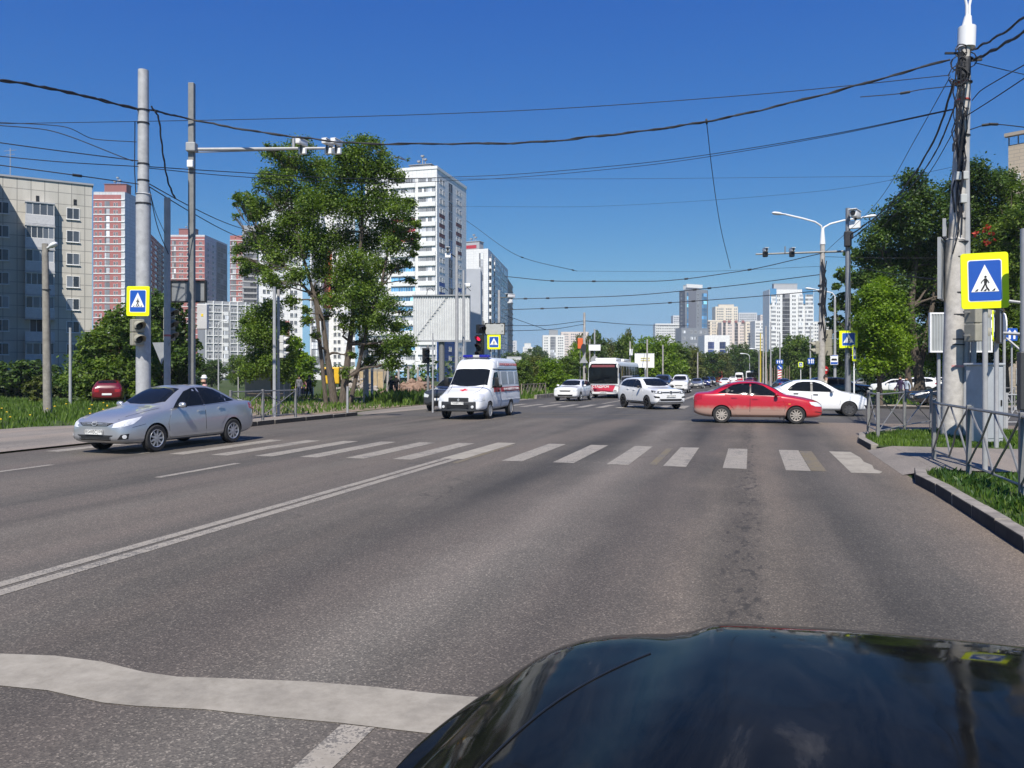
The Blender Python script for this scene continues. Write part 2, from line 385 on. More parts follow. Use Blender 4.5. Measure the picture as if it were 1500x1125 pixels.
M_PATH = asphalt('path_asphalt', (0.19, 0.172, 0.15), (0.25, 0.222, 0.19), (0.27, 0.225, 0.185), 0.4)
M_MARK = worn_paint('road_marking', (0.40, 0.36, 0.30), (0.13, 0.12, 0.105), .06)
M_MARKN = worn_paint('fresh_marking', (0.37, 0.335, 0.275), (0.2, 0.185, 0.16), -.13)
M_OLDY = worn_paint('old_yellow_marking', (0.25, 0.20, 0.11), (0.11, 0.10, 0.09), .14)
M_SOIL = two_tone('grass_ground', (0.035, 0.055, 0.018), (0.055, 0.085, 0.022), (0.10, 0.095, 0.05), 0.5)
M_DIRT = two_tone('bare_earth', (0.20, 0.145, 0.11), (0.27, 0.21, 0.16), (0.10, 0.11, 0.045), 0.45)
M_SAND = two_tone('sandy_paving', (0.27, 0.23, 0.19), (0.33, 0.28, 0.23), (0.24, 0.21, 0.18), 0.3)
M_KERB = mat('kerb_concrete', (0.24, 0.215, 0.185), 0.9, var=0.4, scale=4, bump=0.5)

def sheet(name, polys, dz, m, smooth=False):
    bm = bmesh.new()
    for p in polys:
        bm.faces.new([bm.verts.new((q[0], q[1], 0)) for q in p])
    for y in (25, 60, 100, 160, 240, 320, 400):
        bmesh.ops.bisect_plane(bm, geom=bm.verts[:] + bm.edges[:] + bm.faces[:], plane_co=(0, y, 0), plane_no=(0, 1, 0))
    bmesh.ops.triangulate(bm, faces=[f for f in bm.faces if len(f.verts) > 4])
    for v in bm.verts: v.co.z = gz(v.co.y) + dz
    bmesh.ops.recalc_face_normals(bm, faces=bm.faces[:])
    for f in bm.faces:
        if f.normal.z < 0: f.normal_flip()
    me = bpy.data.meshes.new(name); bm.to_mesh(me); bm.free(); me.materials.append(m)
    o = link(name, me); o['kind'] = 'structure'
    return o
def rect(x0, x1, y0, y1): return [(x0, y0), (x1, y0), (x1, y1), (x0, y1)]

KR, KL = 2.68, -16.2
sheet('ground', [rect(-4000, 4000, -300, 6000)], 0.0, M_SOIL)
sheet('road_old_asphalt', [[(KL, -60), (KR, -60), (KR, 22.6), (2.95, 24.4), (3.7, 25.8), (5.2, 26.8), (7.5, 27.2), (110, 27.2), (110, 33), (-16.2, 31.6)]], 0.004, M_OLD)
sheet('road_new_asphalt', [[(-16.2, 31.6), (110, 33), (110, 46.5), (7.6, 46.5), (5.2, 47.4), (3.8, 49.2), (3.4, 52), (5.4, 66), (5.6, 420), (-15.4, 420), (-15.4, 58), (-15.6, 50)]], 0.004, M_NEW)
sheet('road_shoulder', [[(-16.25, 31.65), (-15.65, 50), (-15.45, 58), (-18.9, 60), (-18.7, 46), (-18.2, 38), (-17.6, 32.6)]], 0.006, M_PATH)
sheet('pavement_left', [[(-16.2, -30), (-16.2, 31), (-17.8, 31.4), (-18.6, 27), (-22.6, 20.5), (-23.5, -30)]], 0.05, M_PATH)
sheet('earth_patch', [[(-17.7, 28), (-18.3, 38), (-18.8, 46), (-19, 60), (-24, 66), (-34, 62), (-36, 48), (-31, 40), (-26, 30), (-19.5, 25.5)]], 0.02, M_DIRT)
sheet('pavement_far', [[(7.6, 46.7), (110, 46.7), (110, 53.5), (9, 53.5), (5.6, 51.5), (5.4, 47.6)]], 0.02, M_SAND)
sheet('service_road', [[(9, 56), (110, 56), (110, 66), (9, 66)]], 0.006, M_NEW)
sheet('verge_right', [[(2.84, -40), (2.84, 15.7), (3.25, 15.7), (3.25, 20.4), (2.84, 20.4), (2.84, 22.6), (3.1, 24.3), (3.85, 25.7), (5.25, 26.6), (7.5, 27.0), (110, 27.0), (110, -40)]], 0.10, M_SOIL)
sheet('path_right', [[(3.15, 15.7), (26, 15.2), (60, 12), (60, 17.5), (26, 20.4), (3.15, 20.4)]], 0.124, M_PATH)
# ramp from the road up to the path
mb = MB(); mb.add([(2.6, 15.7, 0.008), (3.16, 15.7, 0.124), (3.16, 20.4, 0.124), (2.6, 20.4, 0.008)], [(0, 1, 2, 3)]); mb.build('path_ramp', M_PATH)['kind'] = 'structure'

def kerb(name, pts, h=0.14, w=0.15, base=0.0, stone=1.0, side=1):
    mb = MB(); rnd = random.Random(3)
    P = [Vector((p[0], p[1], 0)) for p in pts]; 
    for a, b in zip(P, P[1:]):
        L = (b - a).length; n = max(1, round(L / stone)); d = (b - a) / n; ang = math.atan2(d.y, d.x)
        for i in range(n):
            c = a + d * (i + 0.5); j = rnd.uniform(-0.008, 0.008)
            z = gz(c.y) + base
            M = Matrix.Translation((c.x + j, c.y + j, z + (h - 0.05) / 2 + rnd.uniform(-0.006, 0.006))) @ Matrix.Rotation(ang, 4, 'Z') @ Matrix.Rotation(rnd.uniform(-.02, .02), 4, 'X')
            mb.cbox((0, 0, 0), (d.length - 0.012, w, h + 0.05), 0.018, M=M)
    o = mb.build(name, [M_KERB, mat('kerb_dark_face', (.03, .027, .025), .95, var=.4, scale=4)], smooth=False); o['kind'] = 'structure'
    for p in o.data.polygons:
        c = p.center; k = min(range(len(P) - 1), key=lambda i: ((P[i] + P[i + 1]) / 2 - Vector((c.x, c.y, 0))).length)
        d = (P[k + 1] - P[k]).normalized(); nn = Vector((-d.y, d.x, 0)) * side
        if p.normal.dot(nn) > .75: p.material_index = 1  # one upright side of each stone takes the darker material
    return o
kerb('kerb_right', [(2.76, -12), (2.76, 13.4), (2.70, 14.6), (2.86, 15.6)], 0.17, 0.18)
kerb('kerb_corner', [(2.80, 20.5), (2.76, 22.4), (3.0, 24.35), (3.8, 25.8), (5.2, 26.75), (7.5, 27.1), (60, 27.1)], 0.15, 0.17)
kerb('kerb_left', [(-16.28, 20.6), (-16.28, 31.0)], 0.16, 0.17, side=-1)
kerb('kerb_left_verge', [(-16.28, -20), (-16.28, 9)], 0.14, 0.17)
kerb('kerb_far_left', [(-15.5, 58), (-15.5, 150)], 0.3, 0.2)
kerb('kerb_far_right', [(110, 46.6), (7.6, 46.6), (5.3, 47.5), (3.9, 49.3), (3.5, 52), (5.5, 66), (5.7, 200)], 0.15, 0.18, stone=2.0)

# ---- markings, each a painted sheet on the asphalt
def mark(name, polys, m=None, dz=0.008): return sheet(name, polys, dz, m or M_MARK)
mark('road_centre_line', [rect(-6.32, -6.17, -40, 15.9), rect(-6.09, -5.93, -40, 15.9)])
st = [-4.97, -3.88, -2.77, -1.65, -0.52, 0.63]
mark('road_crossing_stripes', [rect(x, x + 0.44, 15.85, 19.95) for x in st] + [rect(-7.28 - 1.06 * i, -6.84 - 1.06 * i, 15.5 - .1 * i, 19.5 - .1 * i) for i in range(9)])
mark('road_crossing_stripe_fresh', [[(1.76, 15.8), (2.24, 15.82), (2.33, 16.1), (2.24, 16.5), (2.3, 17.2), (2.22, 17.8), (2.26, 18.6), (2.2, 19.9), (1.74, 19.9)], rect(-6.34, -5.84, 15.91, 19.9)], M_MARKN)
mark('road_old_yellow_stripes', [rect(1.08, 1.35, 15.9, 19.8), rect(-1.95, -1.8, 16.0, 19.6), rect(-5.83, -5.7, 15.2, 19.4)], M_OLDY)
mark('road_lane_dashes', [rect(-10.02, -9.86, 11.6, 13.9), rect(-13.4, -13.25, 11.2, 12.6), rect(-10.02, -9.86, 4, 7), rect(-13.4, -13.25, 4, 7)])
up = [(-420, 952), (-150, 956), (0, 959), (80, 962), (150, 971), (210, 986), (260, 993), (350, 996), (450, 1000), (550, 1008), (640, 1018), (760, 1028), (960, 1040), (1200, 1046)]
lo = [(-420, 1000), (-150, 1002), (0, 1006), (70, 1013), (150, 1031), (200, 1036), (300, 1041), (400, 1052), (500, 1061), (590, 1072), (680, 1082), (800, 1092), (980, 1102), (1200, 1108)]
gu = [G(*p) for p in up]; gl = [G(*p) for p in lo]
mark('road_stop_line', [[gl[i], gl[i + 1], gu[i + 1], gu[i]] for i in range(len(up) - 1)], M_MARKN)
mark('road_lane_line', [[G(420, 1135), G(478, 1136), G(549, 1068), G(500, 1063)], rect(-1.95, -1.8, -30, 3.0)])
mark('road_far_crossing_stripes', [rect(-14.6 + 1.08 * i, -14.16 + 1.08 * i, 42.8, 47.2) for i in range(11)] + [rect(-14.6 + 1.08 * i, -14.16 + 1.08 * i, 42.8, 47.2) for i in range(12, 16)])
mark('road_far_centre_line', [[(-4.95, 58), (-4.55, 58), (-3.9, 320), (-4.3, 320)]])
mark('road_far_lane_lines', [[(-12.3, 49), (-12.1, 49), (-12.0, 58), (-12.2, 58)], [(-8.9, 49), (-8.7, 49), (-8.5, 72), (-8.7, 72)], rect(-0.6, -0.45, 70, 74), rect(-0.6, -0.45, 80, 84), rect(-0.6, -0.45, 90, 94)])
mark('road_worn_lines', [[(-14, 35.2), (2.5, 35.9), (2.5, 36.05), (-14, 35.4)], [(-13, 33.7), (-3, 34.0), (-3, 34.1), (-13, 33.85)]], M_OLDY)

# ---- grass, uncountable blades
def inside(poly, x, y):
    c = np.zeros(len(x), bool); n = len(poly)
    for i in range(n):
        x1, y1 = poly[i][:2]; x2, y2 = poly[(i + 1) % n][:2]
        c ^= ((y1 > y) != (y2 > y)) & (x < (x2 - x1) * (y - y1) / (y2 - y1 + 1e-12) + x1)
    return c
M_GRASS = leaf_mat('grass_blades', [(0.05, 0.10, 0.015), (0.085, 0.155, 0.02), (0.14, 0.21, 0.04)], 0.3)
M_WEED = leaf_mat('weed_leaves', [(0.02, 0.06, 0.012), (0.04, 0.095, 0.018), (0.07, 0.13, 0.03)], 0.25)
def blades(name, label, poly, n, h, w, z, m, seed=1, cat='grass', lean=0.5, clump=0.6, wide=1):
    rg = np.random.default_rng(seed)
    xs = [p[0] for p in poly]; ys = [p[1] for p in poly]
    x = rg.uniform(min(xs), max(xs), n * 3); y = rg.uniform(min(ys), max(ys), n * 3)
    dens = 0.5 + 0.5 * np.sin(x * 2.3 + 1.7 * np.sin(y * 1.9)) * np.sin(y * 2.7 + 1.3 * np.sin(x * 2.1))
    k = inside(poly, x, y) & (rg.random(n * 3) > clump * (1 - dens))
    x = x[k][:n]; y = y[k][:n]; dn = dens[k][:n]; n = len(x)
    a = rg.uniform(0, 2 * np.pi, n); hh = h * rg.uniform(0.4, 1.25, n) * (0.55 + 0.6 * dn); ww = w * rg.uniform(0.6, 1.4, n)
    la = rg.uniform(0, 2 * np.pi, n); ll = hh * rg.uniform(0.1, 1, n) * lean
    zz = np.array([gz(q) for q in y]) + z
    V = np.empty((n, 4, 3))
    dx, dy = np.cos(a) * ww / 2, np.sin(a) * ww / 2
    V[:, 0] = np.stack([x - dx, y - dy, zz], 1); V[:, 1] = np.stack([x + dx, y + dy, zz], 1)
    V[:, 2] = np.stack([x + np.cos(la) * ll * .5 + dx * wide, y + np.sin(la) * ll * .5 + dy * wide, zz + hh * .62], 1)
    V[:, 3] = np.stack([x + np.cos(la) * ll, y + np.sin(la) * ll, zz + hh], 1)
    me = bpy.data.meshes.new(name); f = np.arange(n * 4).reshape(n, 4)
    tri = np.concatenate([f[:, [0, 1, 2]], f[:, [0, 2, 3]]], 0)
    me.from_pydata(V.reshape(-1, 3).tolist(), [], tri.tolist()); me.materials.append(m)
    o = link(name, me); return tag(o, label, cat, kind='stuff')
blades('verge_grass', 'short grass and weeds growing along the near right kerb', [(2.9, 2), (2.9, 15.4), (4.2, 15.6), (9, 15.0), (9, 2)], 26000, 0.11, 0.016, 0.10, M_GRASS, 1)
blades('verge_weeds', 'broad dark weed leaves below the bent grey railing', [(3.0, 9), (2.95, 15.4), (5.0, 15.5), (6, 9)], 3600, 0.13, 0.045, 0.10, M_WEED, 2, cat='weeds', lean=1.0, clump=1.0)
blades('corner_grass', 'bright green grass on the corner island behind the path', [(2.95, 20.6), (2.9, 22.6), (3.2, 24.2), (4.0, 25.5), (5.6, 26.4), (12, 26.7), (14, 20.7)], 24000, 0.13, 0.022, 0.10, M_GRASS, 3, clump=.9)
blades('meadow_grass', 'tall unmown grass behind the left pavement', [(-22.6, 20.4), (-21, 24), (-27, 30), (-33, 41), (-62, 46), (-62, 12), (-23.4, 4)], 42000, 0.26, 0.05, 0.0, M_GRASS, 4, clump=1.1)
blades('earth_weeds', 'patchy low weeds on the bare earth by the two-trunked tree', [(-18.3, 40), (-19, 60), (-24, 66), (-34, 62), (-36, 48), (-31, 40), (-26, 31), (-19.5, 27)], 6500, 0.24, 0.07, 0.02, M_GRASS, 5, cat='weeds', clump=1.2)
blades('hedge_grass', 'bright weeds along the paved shoulder by the earth bank', [(-18.9, 42), (-18.9, 60), (-22, 62), (-23, 45)], 9000, 0.7, 0.12, 0.02, M_GRASS, 6, cat='weeds', clump=0.5)
blades('far_lawn', 'sunlit lawn strip under the trees beyond the right road', [(8, 54), (60, 54), (90, 95), (12, 95)], 24000, 0.3, 0.12, 0.0, M_GRASS, 7)
blades('far_left_grass', 'long grass behind the far left railing', [(-15.8, 56), (-16, 150), (-40, 150), (-36, 62), (-19, 60)], 20000, 0.6, 0.18, 0.0, M_GRASS, 8)
def dandelions():
    rg = random.Random(5); mb = MB()
    for i in range(50):
        t = rg.random(); x = -23 - 9 * rg.random(); y = 16 + 18 * rg.random()
        if x > -23.5 + (y - 16) * 0.2: x -= 2
        r = rg.uniform(0.035, 0.06); z = rg.uniform(0.2, 0.34)
        mb.lathe([(0.0, z - 0.02), (r, z), (r * 0.7, z + 0.025), (0, z + 0.03)], 6, Matrix.Translation((x, y, 0)))
    o = mb.build('dandelions', mat('dandelion_yellow', (0.75, 0.5, 0.02), 0.8, var=0.1)); tag(o, 'yellow dandelion heads dotted through the left tall grass', 'dandelions', kind='stuff')
dandelions()
# ================================================================== VEHICLES
# vehicle frame: +x forward, origin on the ground under the middle; s = distance behind the nose
def body_mesh(sp, wells, paint, n_ring=12):
    L = sp['L']; f = {k: pchip(sp[k]) for k in ('zb', 'zs', 'zt', 'wb', 'ws', 'wr')}
    S = sorted(set([0, .03, .08, .15, .25, .4] + [L - q for q in (0, .03, .08, .15, .25, .4)] + [i * L / 34 for i in range(3, 32)]))
    vs = []
    rings = []
    for s in S:
        zb, zs, zt, wb, ws, wr = (f[k](s) for k in ('zb', 'zs', 'zt', 'wb', 'ws', 'wr'))
        hh = max(zt - zs, 0.01); k = min(1, hh / 0.4)
        cr = 0.03 + sp.get('rr', 0.05) * k
        cr = min(cr, hh * 0.6)
        h = [(0, zb), (.7 * wb, zb), (.95 * wb, zb + .03), (wb, zb + .14 * (zs - zb) + .03), (wb * 1.0, zb + .42 * (zs - zb)), (wb * .995, zb + .66 * (zs - zb)),
             (ws + .45 * (wb - ws), zs - .12 * (zs - zb)), (ws, zs), (ws + (wr - ws) * .34 + .012 * k, zs + (hh - cr) * .36), (ws + (wr - ws) * .7 + .012 * k, zs + (hh - cr) * .72),
             (wr, zt - cr), (wr * .88, zt - cr * .32), (wr * .5, zt - cr * .05), (0, zt)]
        full = [(y, z) for y, z in h] + [(-y, z) for y, z in h[-2:0:-1]]
        rings.append(len(full)); vs += [(L / 2 - s, y, z) for y, z in full]
    n = rings[0]; fs = []
    for i in range(len(S) - 1):
        for j in range(n): fs.append((i * n + j, i * n + (j + 1) % n, (i + 1) * n + (j + 1) % n, (i + 1) * n + j))
    # end caps as strips across the car
    for base, flip in ((0, 1), ((len(S) - 1) * n, 0)):
        m = n // 2
        for j in range(m):
            a, b = base + j, base + j + 1; c, d = base + (n - j - 1) % n, base + (n - j) % n
            q = [a, b, c, d] if j > 0 else [a, b, c]
            q = list(dict.fromkeys(q))
            if len(q) > 2: fs.append(tuple(q[::-1] if flip else q))
    me = bpy.data.meshes.new('body'); me.from_pydata(vs, [], fs)
    bm = bmesh.new(); bm.from_mesh(me); bmesh.ops.recalc_face_normals(bm, faces=bm.faces[:]); bm.to_mesh(me); bm.free()
    me.materials.append(paint); me.materials.append(M_BLACK)
    o = bpy.data.objects.new('body', me); COL.objects.link(o)
    sb = o.modifiers.new('s', 'SUBSURF'); sb.levels = 1; sb.render_levels = 1
    pre = evaluated(o)
    bm = bmesh.new(); bm.from_mesh(pre); bvh = BVHTree.FromBMesh(bm); bm.free()
    if wells:
        cb = MB()
        for (x, r, yc, zc) in wells:
            for sgn in (-1, 1):
                M = Matrix.Translation((x, sgn * (yc + .3), zc)) @ Matrix.Rotation(R(90), 4, 'X')
                cb.lathe([(r, -.55), (r, .55)], 28, M, 1)
        cm = cb.mesh('cut', [paint, M_BLACK]); co_ = bpy.data.objects.new('cut', cm); COL.objects.link(co_)
        bm = bmesh.new(); bm.from_mesh(cm); bmesh.ops.recalc_face_normals(bm, faces=bm.faces[:]); bm.to_mesh(cm); bm.free()
        bo = o.modifiers.new('b', 'BOOLEAN'); bo.operation = 'DIFFERENCE'; bo.object = co_; bo.solver = 'EXACT'
        res = evaluated(o)
        bpy.data.objects.remove(co_)
    else: res = pre
    bpy.data.objects.remove(o)
    res.polygons.foreach_set('use_smooth', [True] * len(res.polygons)); res.set_sharp_from_angle(angle=R(32))
    res.name = 'body'
    return res, bvh

class Car:
    """projects panels on to a finished body"""
    def __init__(s, root, bvh, L): s.root = root; s.bvh = bvh; s.L = L
    def frame(s, view):
        L = s.L
        if view == 'left': return Vector((L / 2, 3, 0)), Vector((-1, 0, 0)), Vector((0, 0, 1)), Vector((0, -1, 0))
        if view == 'right': return Vector((L / 2, -3, 0)), Vector((-1, 0, 0)), Vector((0, 0, 1)), Vector((0, 1, 0))
        if view == 'top': return Vector((L / 2, 0, 6)), Vector((-1, 0, 0)), Vector((0, 1, 0)), Vector((0, 0, -1))
        if view == 'front': return Vector((L / 2 + 3, 0, 0)), Vector((0, 1, 0)), Vector((0, 0, 1)), Vector((-1, 0, 0))
        if view == 'back': return Vector((-L / 2 - 3, 0, 0)), Vector((0, 1, 0)), Vector((0, 0, 1)), Vector((1, 0, 0))
        if view == 'fl': d = Vector((-1, -.75, 0)).normalized(); return Vector((L / 2, 0, 0)) - d * 4, Vector((-.6, .8, 0)), Vector((0, 0, 1)), d
        if view == 'fr': d = Vector((-1, .75, 0)).normalized(); return Vector((L / 2, 0, 0)) - d * 4, Vector((.6, .8, 0)), Vector((0, 0, 1)), d
    def hit(s, fr, a, b):
        O, U, V, D = fr; o = O + U * a + V * b
        h = s.bvh.ray_cast(o, D, 8)
        if h[0] is None:
            h = s.bvh.find_nearest(o + D * 3)
        n = h[1]
        if n.dot(D) > 0: n = -n
        return h[0], n
    def panel(s, name, view, outline, m, parent=None, off=.005, grid=.09, thick=.014, flip=False, smooth=True):
        fr = s.frame(view)
        pts = []
        ol = [(-a, b) for a, b in outline] if flip else outline
        for i, p in enumerate(ol):                                   # densify the edge
            q = ol[(i + 1) % len(ol)]; k = max(1, int(math.hypot(q[0] - p[0], q[1] - p[1]) / grid))
            pts += [(p[0] + (q[0] - p[0]) * t / k, p[1] + (q[1] - p[1]) * t / k) for t in range(k)]
        if sum(pts[i - 1][0] * pts[i][1] - pts[i][0] * pts[i - 1][1] for i in range(len(pts))) < 0: pts.reverse()
        nb = len(pts)
        xs = [p[0] for p in pts]; ys = [p[1] for p in pts]
        arr = pts; gp = []
        gx = np.arange(min(xs) + grid * .6, max(xs), grid); gy = np.arange(min(ys) + grid * .6, max(ys), grid)
        if len(gx) and len(gy):
            X, Y = np.meshgrid(gx, gy); X = X.ravel(); Y = Y.ravel(); k = inside(pts, X, Y); gp = list(zip(X[k], Y[k]))
            gp = [p for p in gp if min(math.hypot(p[0] - q[0], p[1] - q[1]) for q in pts) > grid * .35]
        r = delaunay_2d_cdt([Vector(p) for p in pts + gp], [], [list(range(nb))], 1, 1e-5)
        V2, E2, F2 = r[0], r[1], r[2]
        vs = []; ns = []
        for p in V2:
            h, n = s.hit(fr, p.x, p.y); vs.append(h + n * off); ns.append(n)
        mb = MB(); nV = len(vs)
        cnt = {}
        for f in F2:
            for i in range(len(f)): e = (f[i], f[(i + 1) % len(f)]); cnt[e] = 1
        edge = [e for e in cnt if (e[1], e[0]) not in cnt]
        D = fr[3]
        # orientation: make faces look against the projection
        f0 = F2[0]; nn = (vs[f0[1]] - vs[f0[0]]).cross(vs[f0[2]] - vs[f0[0]])
        fl = nn.dot(D) > 0
        faces = [tuple(reversed(f)) if fl else tuple(f) for f in F2]
        sk = {}
        extra = []
        for e in edge:
            for v in e:
                if v not in sk: sk[v] = nV + len(extra); extra.append(vs[v] - ns[v] * (off + thick))
        for a, b in edge: faces.append((sk[a], sk[b], b, a) if not fl else (a, b, sk[b], sk[a]))
        mb.add(vs + extra, faces)
        return mb.build(name, m, parent or s.root, smooth=smooth, local=True)
    def both(s, name, outline, m, parents=(None, None), **kw):
        return s.panel(name, 'left', outline, m, parents[0], **kw), s.panel(name, 'right', outline, m, parents[1], **kw)

def tyre_mesh(r, w):
    mb = MB(); h = w / 2
    mb.lathe([(r * .62, -h * .75), (r * .66, -h * .95), (r * .9, -h), (r * .975, -h * .82), (r, -h * .55), (r, h * .55), (r * .975, h * .82), (r * .9, h), (r * .66, h * .95), (r * .62, h * .75)], 32, Matrix.Rotation(R(90), 4, 'X'), close=True)
    return mb.mesh('wheel', [M_RUB], True, angle=40)
def rim_mesh(r, w, spokes, face, style='spoke'):
    mb = MB(); M = Matrix.Rotation(R(90), 4, 'X'); h = w / 2        # outside face looks along -y after the turn ... z -> -y
    mb.lathe([(r * .67, h * .9), (r * .645, h * 1.0), (r * .60, h * .92), (r * .58, h * .3), (r * .58, -h * .8), (r * .64, -h * .9), (r * .66, 0)], 32, M, 0, close=True)
    mb.lathe([(0, h * .28), (r * .57, h * .28)], 24, M, 1)          # dark drum behind the spokes
    if style == 'cover':
        mb.lathe([(0, h * .98), (r * .16, h * .97), (r * .2, h * .9), (r * .58, h * .88)], 28, M, 0)
    mb.lathe([(0, h * .93), (r * .13, h * .92), (r * .17, h * .8), (r * .17, h * .3)], 16, M, 0)
    for i in range(spokes):
        a = 2 * math.pi * i / spokes
        w0, w1 = (.085, .06) if style != 'wide' else (.13, .16)
        p = [(r * .12, -r * w0), (r * .6, -r * w1), (r * .6, r * w1), (r * .12, r * w0)]
        T = M @ Matrix.Rotation(a, 4, 'Z')
        if style == 'cover': mb.prism([(r * .3, -r * .03), (r * .52, -r * .05), (r * .52, r * .05), (r * .3, r * .03)], h * .86, h * .9 + .004, 1, T)
        else: mb.prism(p, h * .5, h * .88, 0, T)
    return mb.mesh('rim', [face, M_BLACK], True, angle=40)
M_ALLOY = mat('alloy_wheel', (0.52, 0.53, 0.55), 0.32, 0.7, var=0.15, scale=9)
M_DULLALLOY = mat('dusty_alloy_wheel', (0.42, 0.38, 0.34), 0.6, 0.2, var=0.2, scale=9)
M_BLKALLOY = mat('black_alloy_wheel', (0.018, 0.018, 0.02), 0.3, 0.2, var=0.1)
M_STEELW = mat('dark_steel_wheel', (0.05, 0.05, 0.052), 0.6, var=0.2)
M_COVER = mat('silver_wheel_cover', (0.40, 0.42, 0.45), 0.35, 0.6, var=0.12)
def add_wheels(root, xs, yt, r, w, tm, rm):
    first = None
    for x in xs:
        for sg in (1, -1):
            o = link('wheel', tm, root); o.location = (x, sg * yt, r); o.rotation_euler = (0, 0, 0 if sg < 0 else math.pi)
            q = link('rim', rm, o)
def plate_obj(root, x, z, txt, y=0.0, tilt=0.0, back=False, txt2=None):
    mb = MB(); mb.cbox((0, 0, 0), (.02, .52, .115), .006)
    o = mb.build('number_plate', M_PLATE, root, local=True); o.location = (x, y, z); o.rotation_euler = (0, tilt, math.pi if back else 0)
    if txt:
        M = Matrix.Translation((.0125, 0, 0)) @ Matrix(((0, 0, 1, 0), (1, 0, 0, 0), (0, 1, 0, 0), (0, 0, 0, 1)))
        link('plate_lettering', text_mesh(txt, .1, M_INK, M @ Matrix.Translation((-.06, 0, 0)), .001), o)
        if txt2: link('region_lettering', text_mesh(txt2, .075, M_INK, M @ Matrix.Translation((.195, .012, 0)), .001), o)
        b = MB(); 
        for yy, zz, sy, sz in ((0, .052, .5, .005), (0, -.052, .5, .005), (-.252, 0, .005, .105), (.252, 0, .005, .105), (.135, 0, .005, .105)): b.box((.0115, yy, zz), (.003, sy, sz))
        b.build('plate_border', M_INK, o, local=True)
    return o
def mirrors(root, x, y, z, m, size=(.11, .2, .14)):
    for sg in (1, -1):
        mb = MB(); M = Matrix.Translation((0, sg * .12, .03)) @ Matrix.Diagonal((size[0] * .62, size[1] * .5, size[2] * .5, 1))
        prof = [(math.sin(t) if t > 0 else 0, -math.cos(t)) for t in [math.pi * i / 8 for i in range(9)]]
        prof[0] = (0, -1); prof[-1] = (0, 1)
        mb.lathe([(abs(a) ** .75, b) for a, b in prof], 14, M, 0)
        mb.box((.0, sg * .03, .0), (.05, .12, .035), mi=1)
        mb.box((-size[0] * .5, sg * .12, .03), (.012, size[1] * .8, size[2] * .75), mi=1)
        o = mb.build('wing_mirror', [m, M_BLACK], root, True, True); o.location = (x, sg * y, z)

SEDAN = dict(L=4.54,
    zb=[(0, .33), (.1, .24), (.5, .2), (3.9, .2), (4.35, .27), (4.54, .36)],
    zs=[(0, .60), (.05, .65), (.2, .73), (.5, .815), (1.0, .895), (1.35, .935), (2, .955), (3, .99), (3.8, 1.02), (4.2, 1.03), (4.45, 1.0), (4.54, .92)],
    zt=[(0, .66), (.05, .71), (.2, .80), (.5, .885), (1.0, .975), (1.28, 1.02), (1.6, 1.21), (2.0, 1.395), (2.3, 1.455), (2.75, 1.468), (3.15, 1.42), (3.55, 1.28), (3.92, 1.11), (4.2, 1.085), (4.45, 1.055), (4.54, .96)],
    wb=[(0, .60), (.05, .70), (.15, .785), (.35, .84), (.7, .872), (2.2, .88), (3.7, .875), (4.15, .845), (4.4, .79), (4.5, .72), (4.54, .64)],
    ws=[(0, .52), (.05, .62), (.15, .70), (.35, .765), (.8, .81), (1.3, .83), (2.2, .835), (3.5, .82), (4.1, .78), (4.4, .72), (4.54, .6)],
    wr=[(0, .40), (.2, .52), (.8, .62), (1.28, .67), (1.7, .60), (2.1, .565), (2.8, .56), (3.3, .565), (3.9, .62), (4.3, .6), (4.54, .48)])
def variant(sp, **kw):
    d = {k: (list(v) if isinstance(v, list) else v) for k, v in sp.items()}; d.update(kw); return d
def scaled(sp, kx=1, kz=1, ky=1):
    d = {}
    for k, v in sp.items():
        if isinstance(v, list): d[k] = [(a * kx, b * (kz if k[0] == 'z' else ky)) for a, b in v]
        else: d[k] = v
    d['L'] = sp['L'] * kx; return d

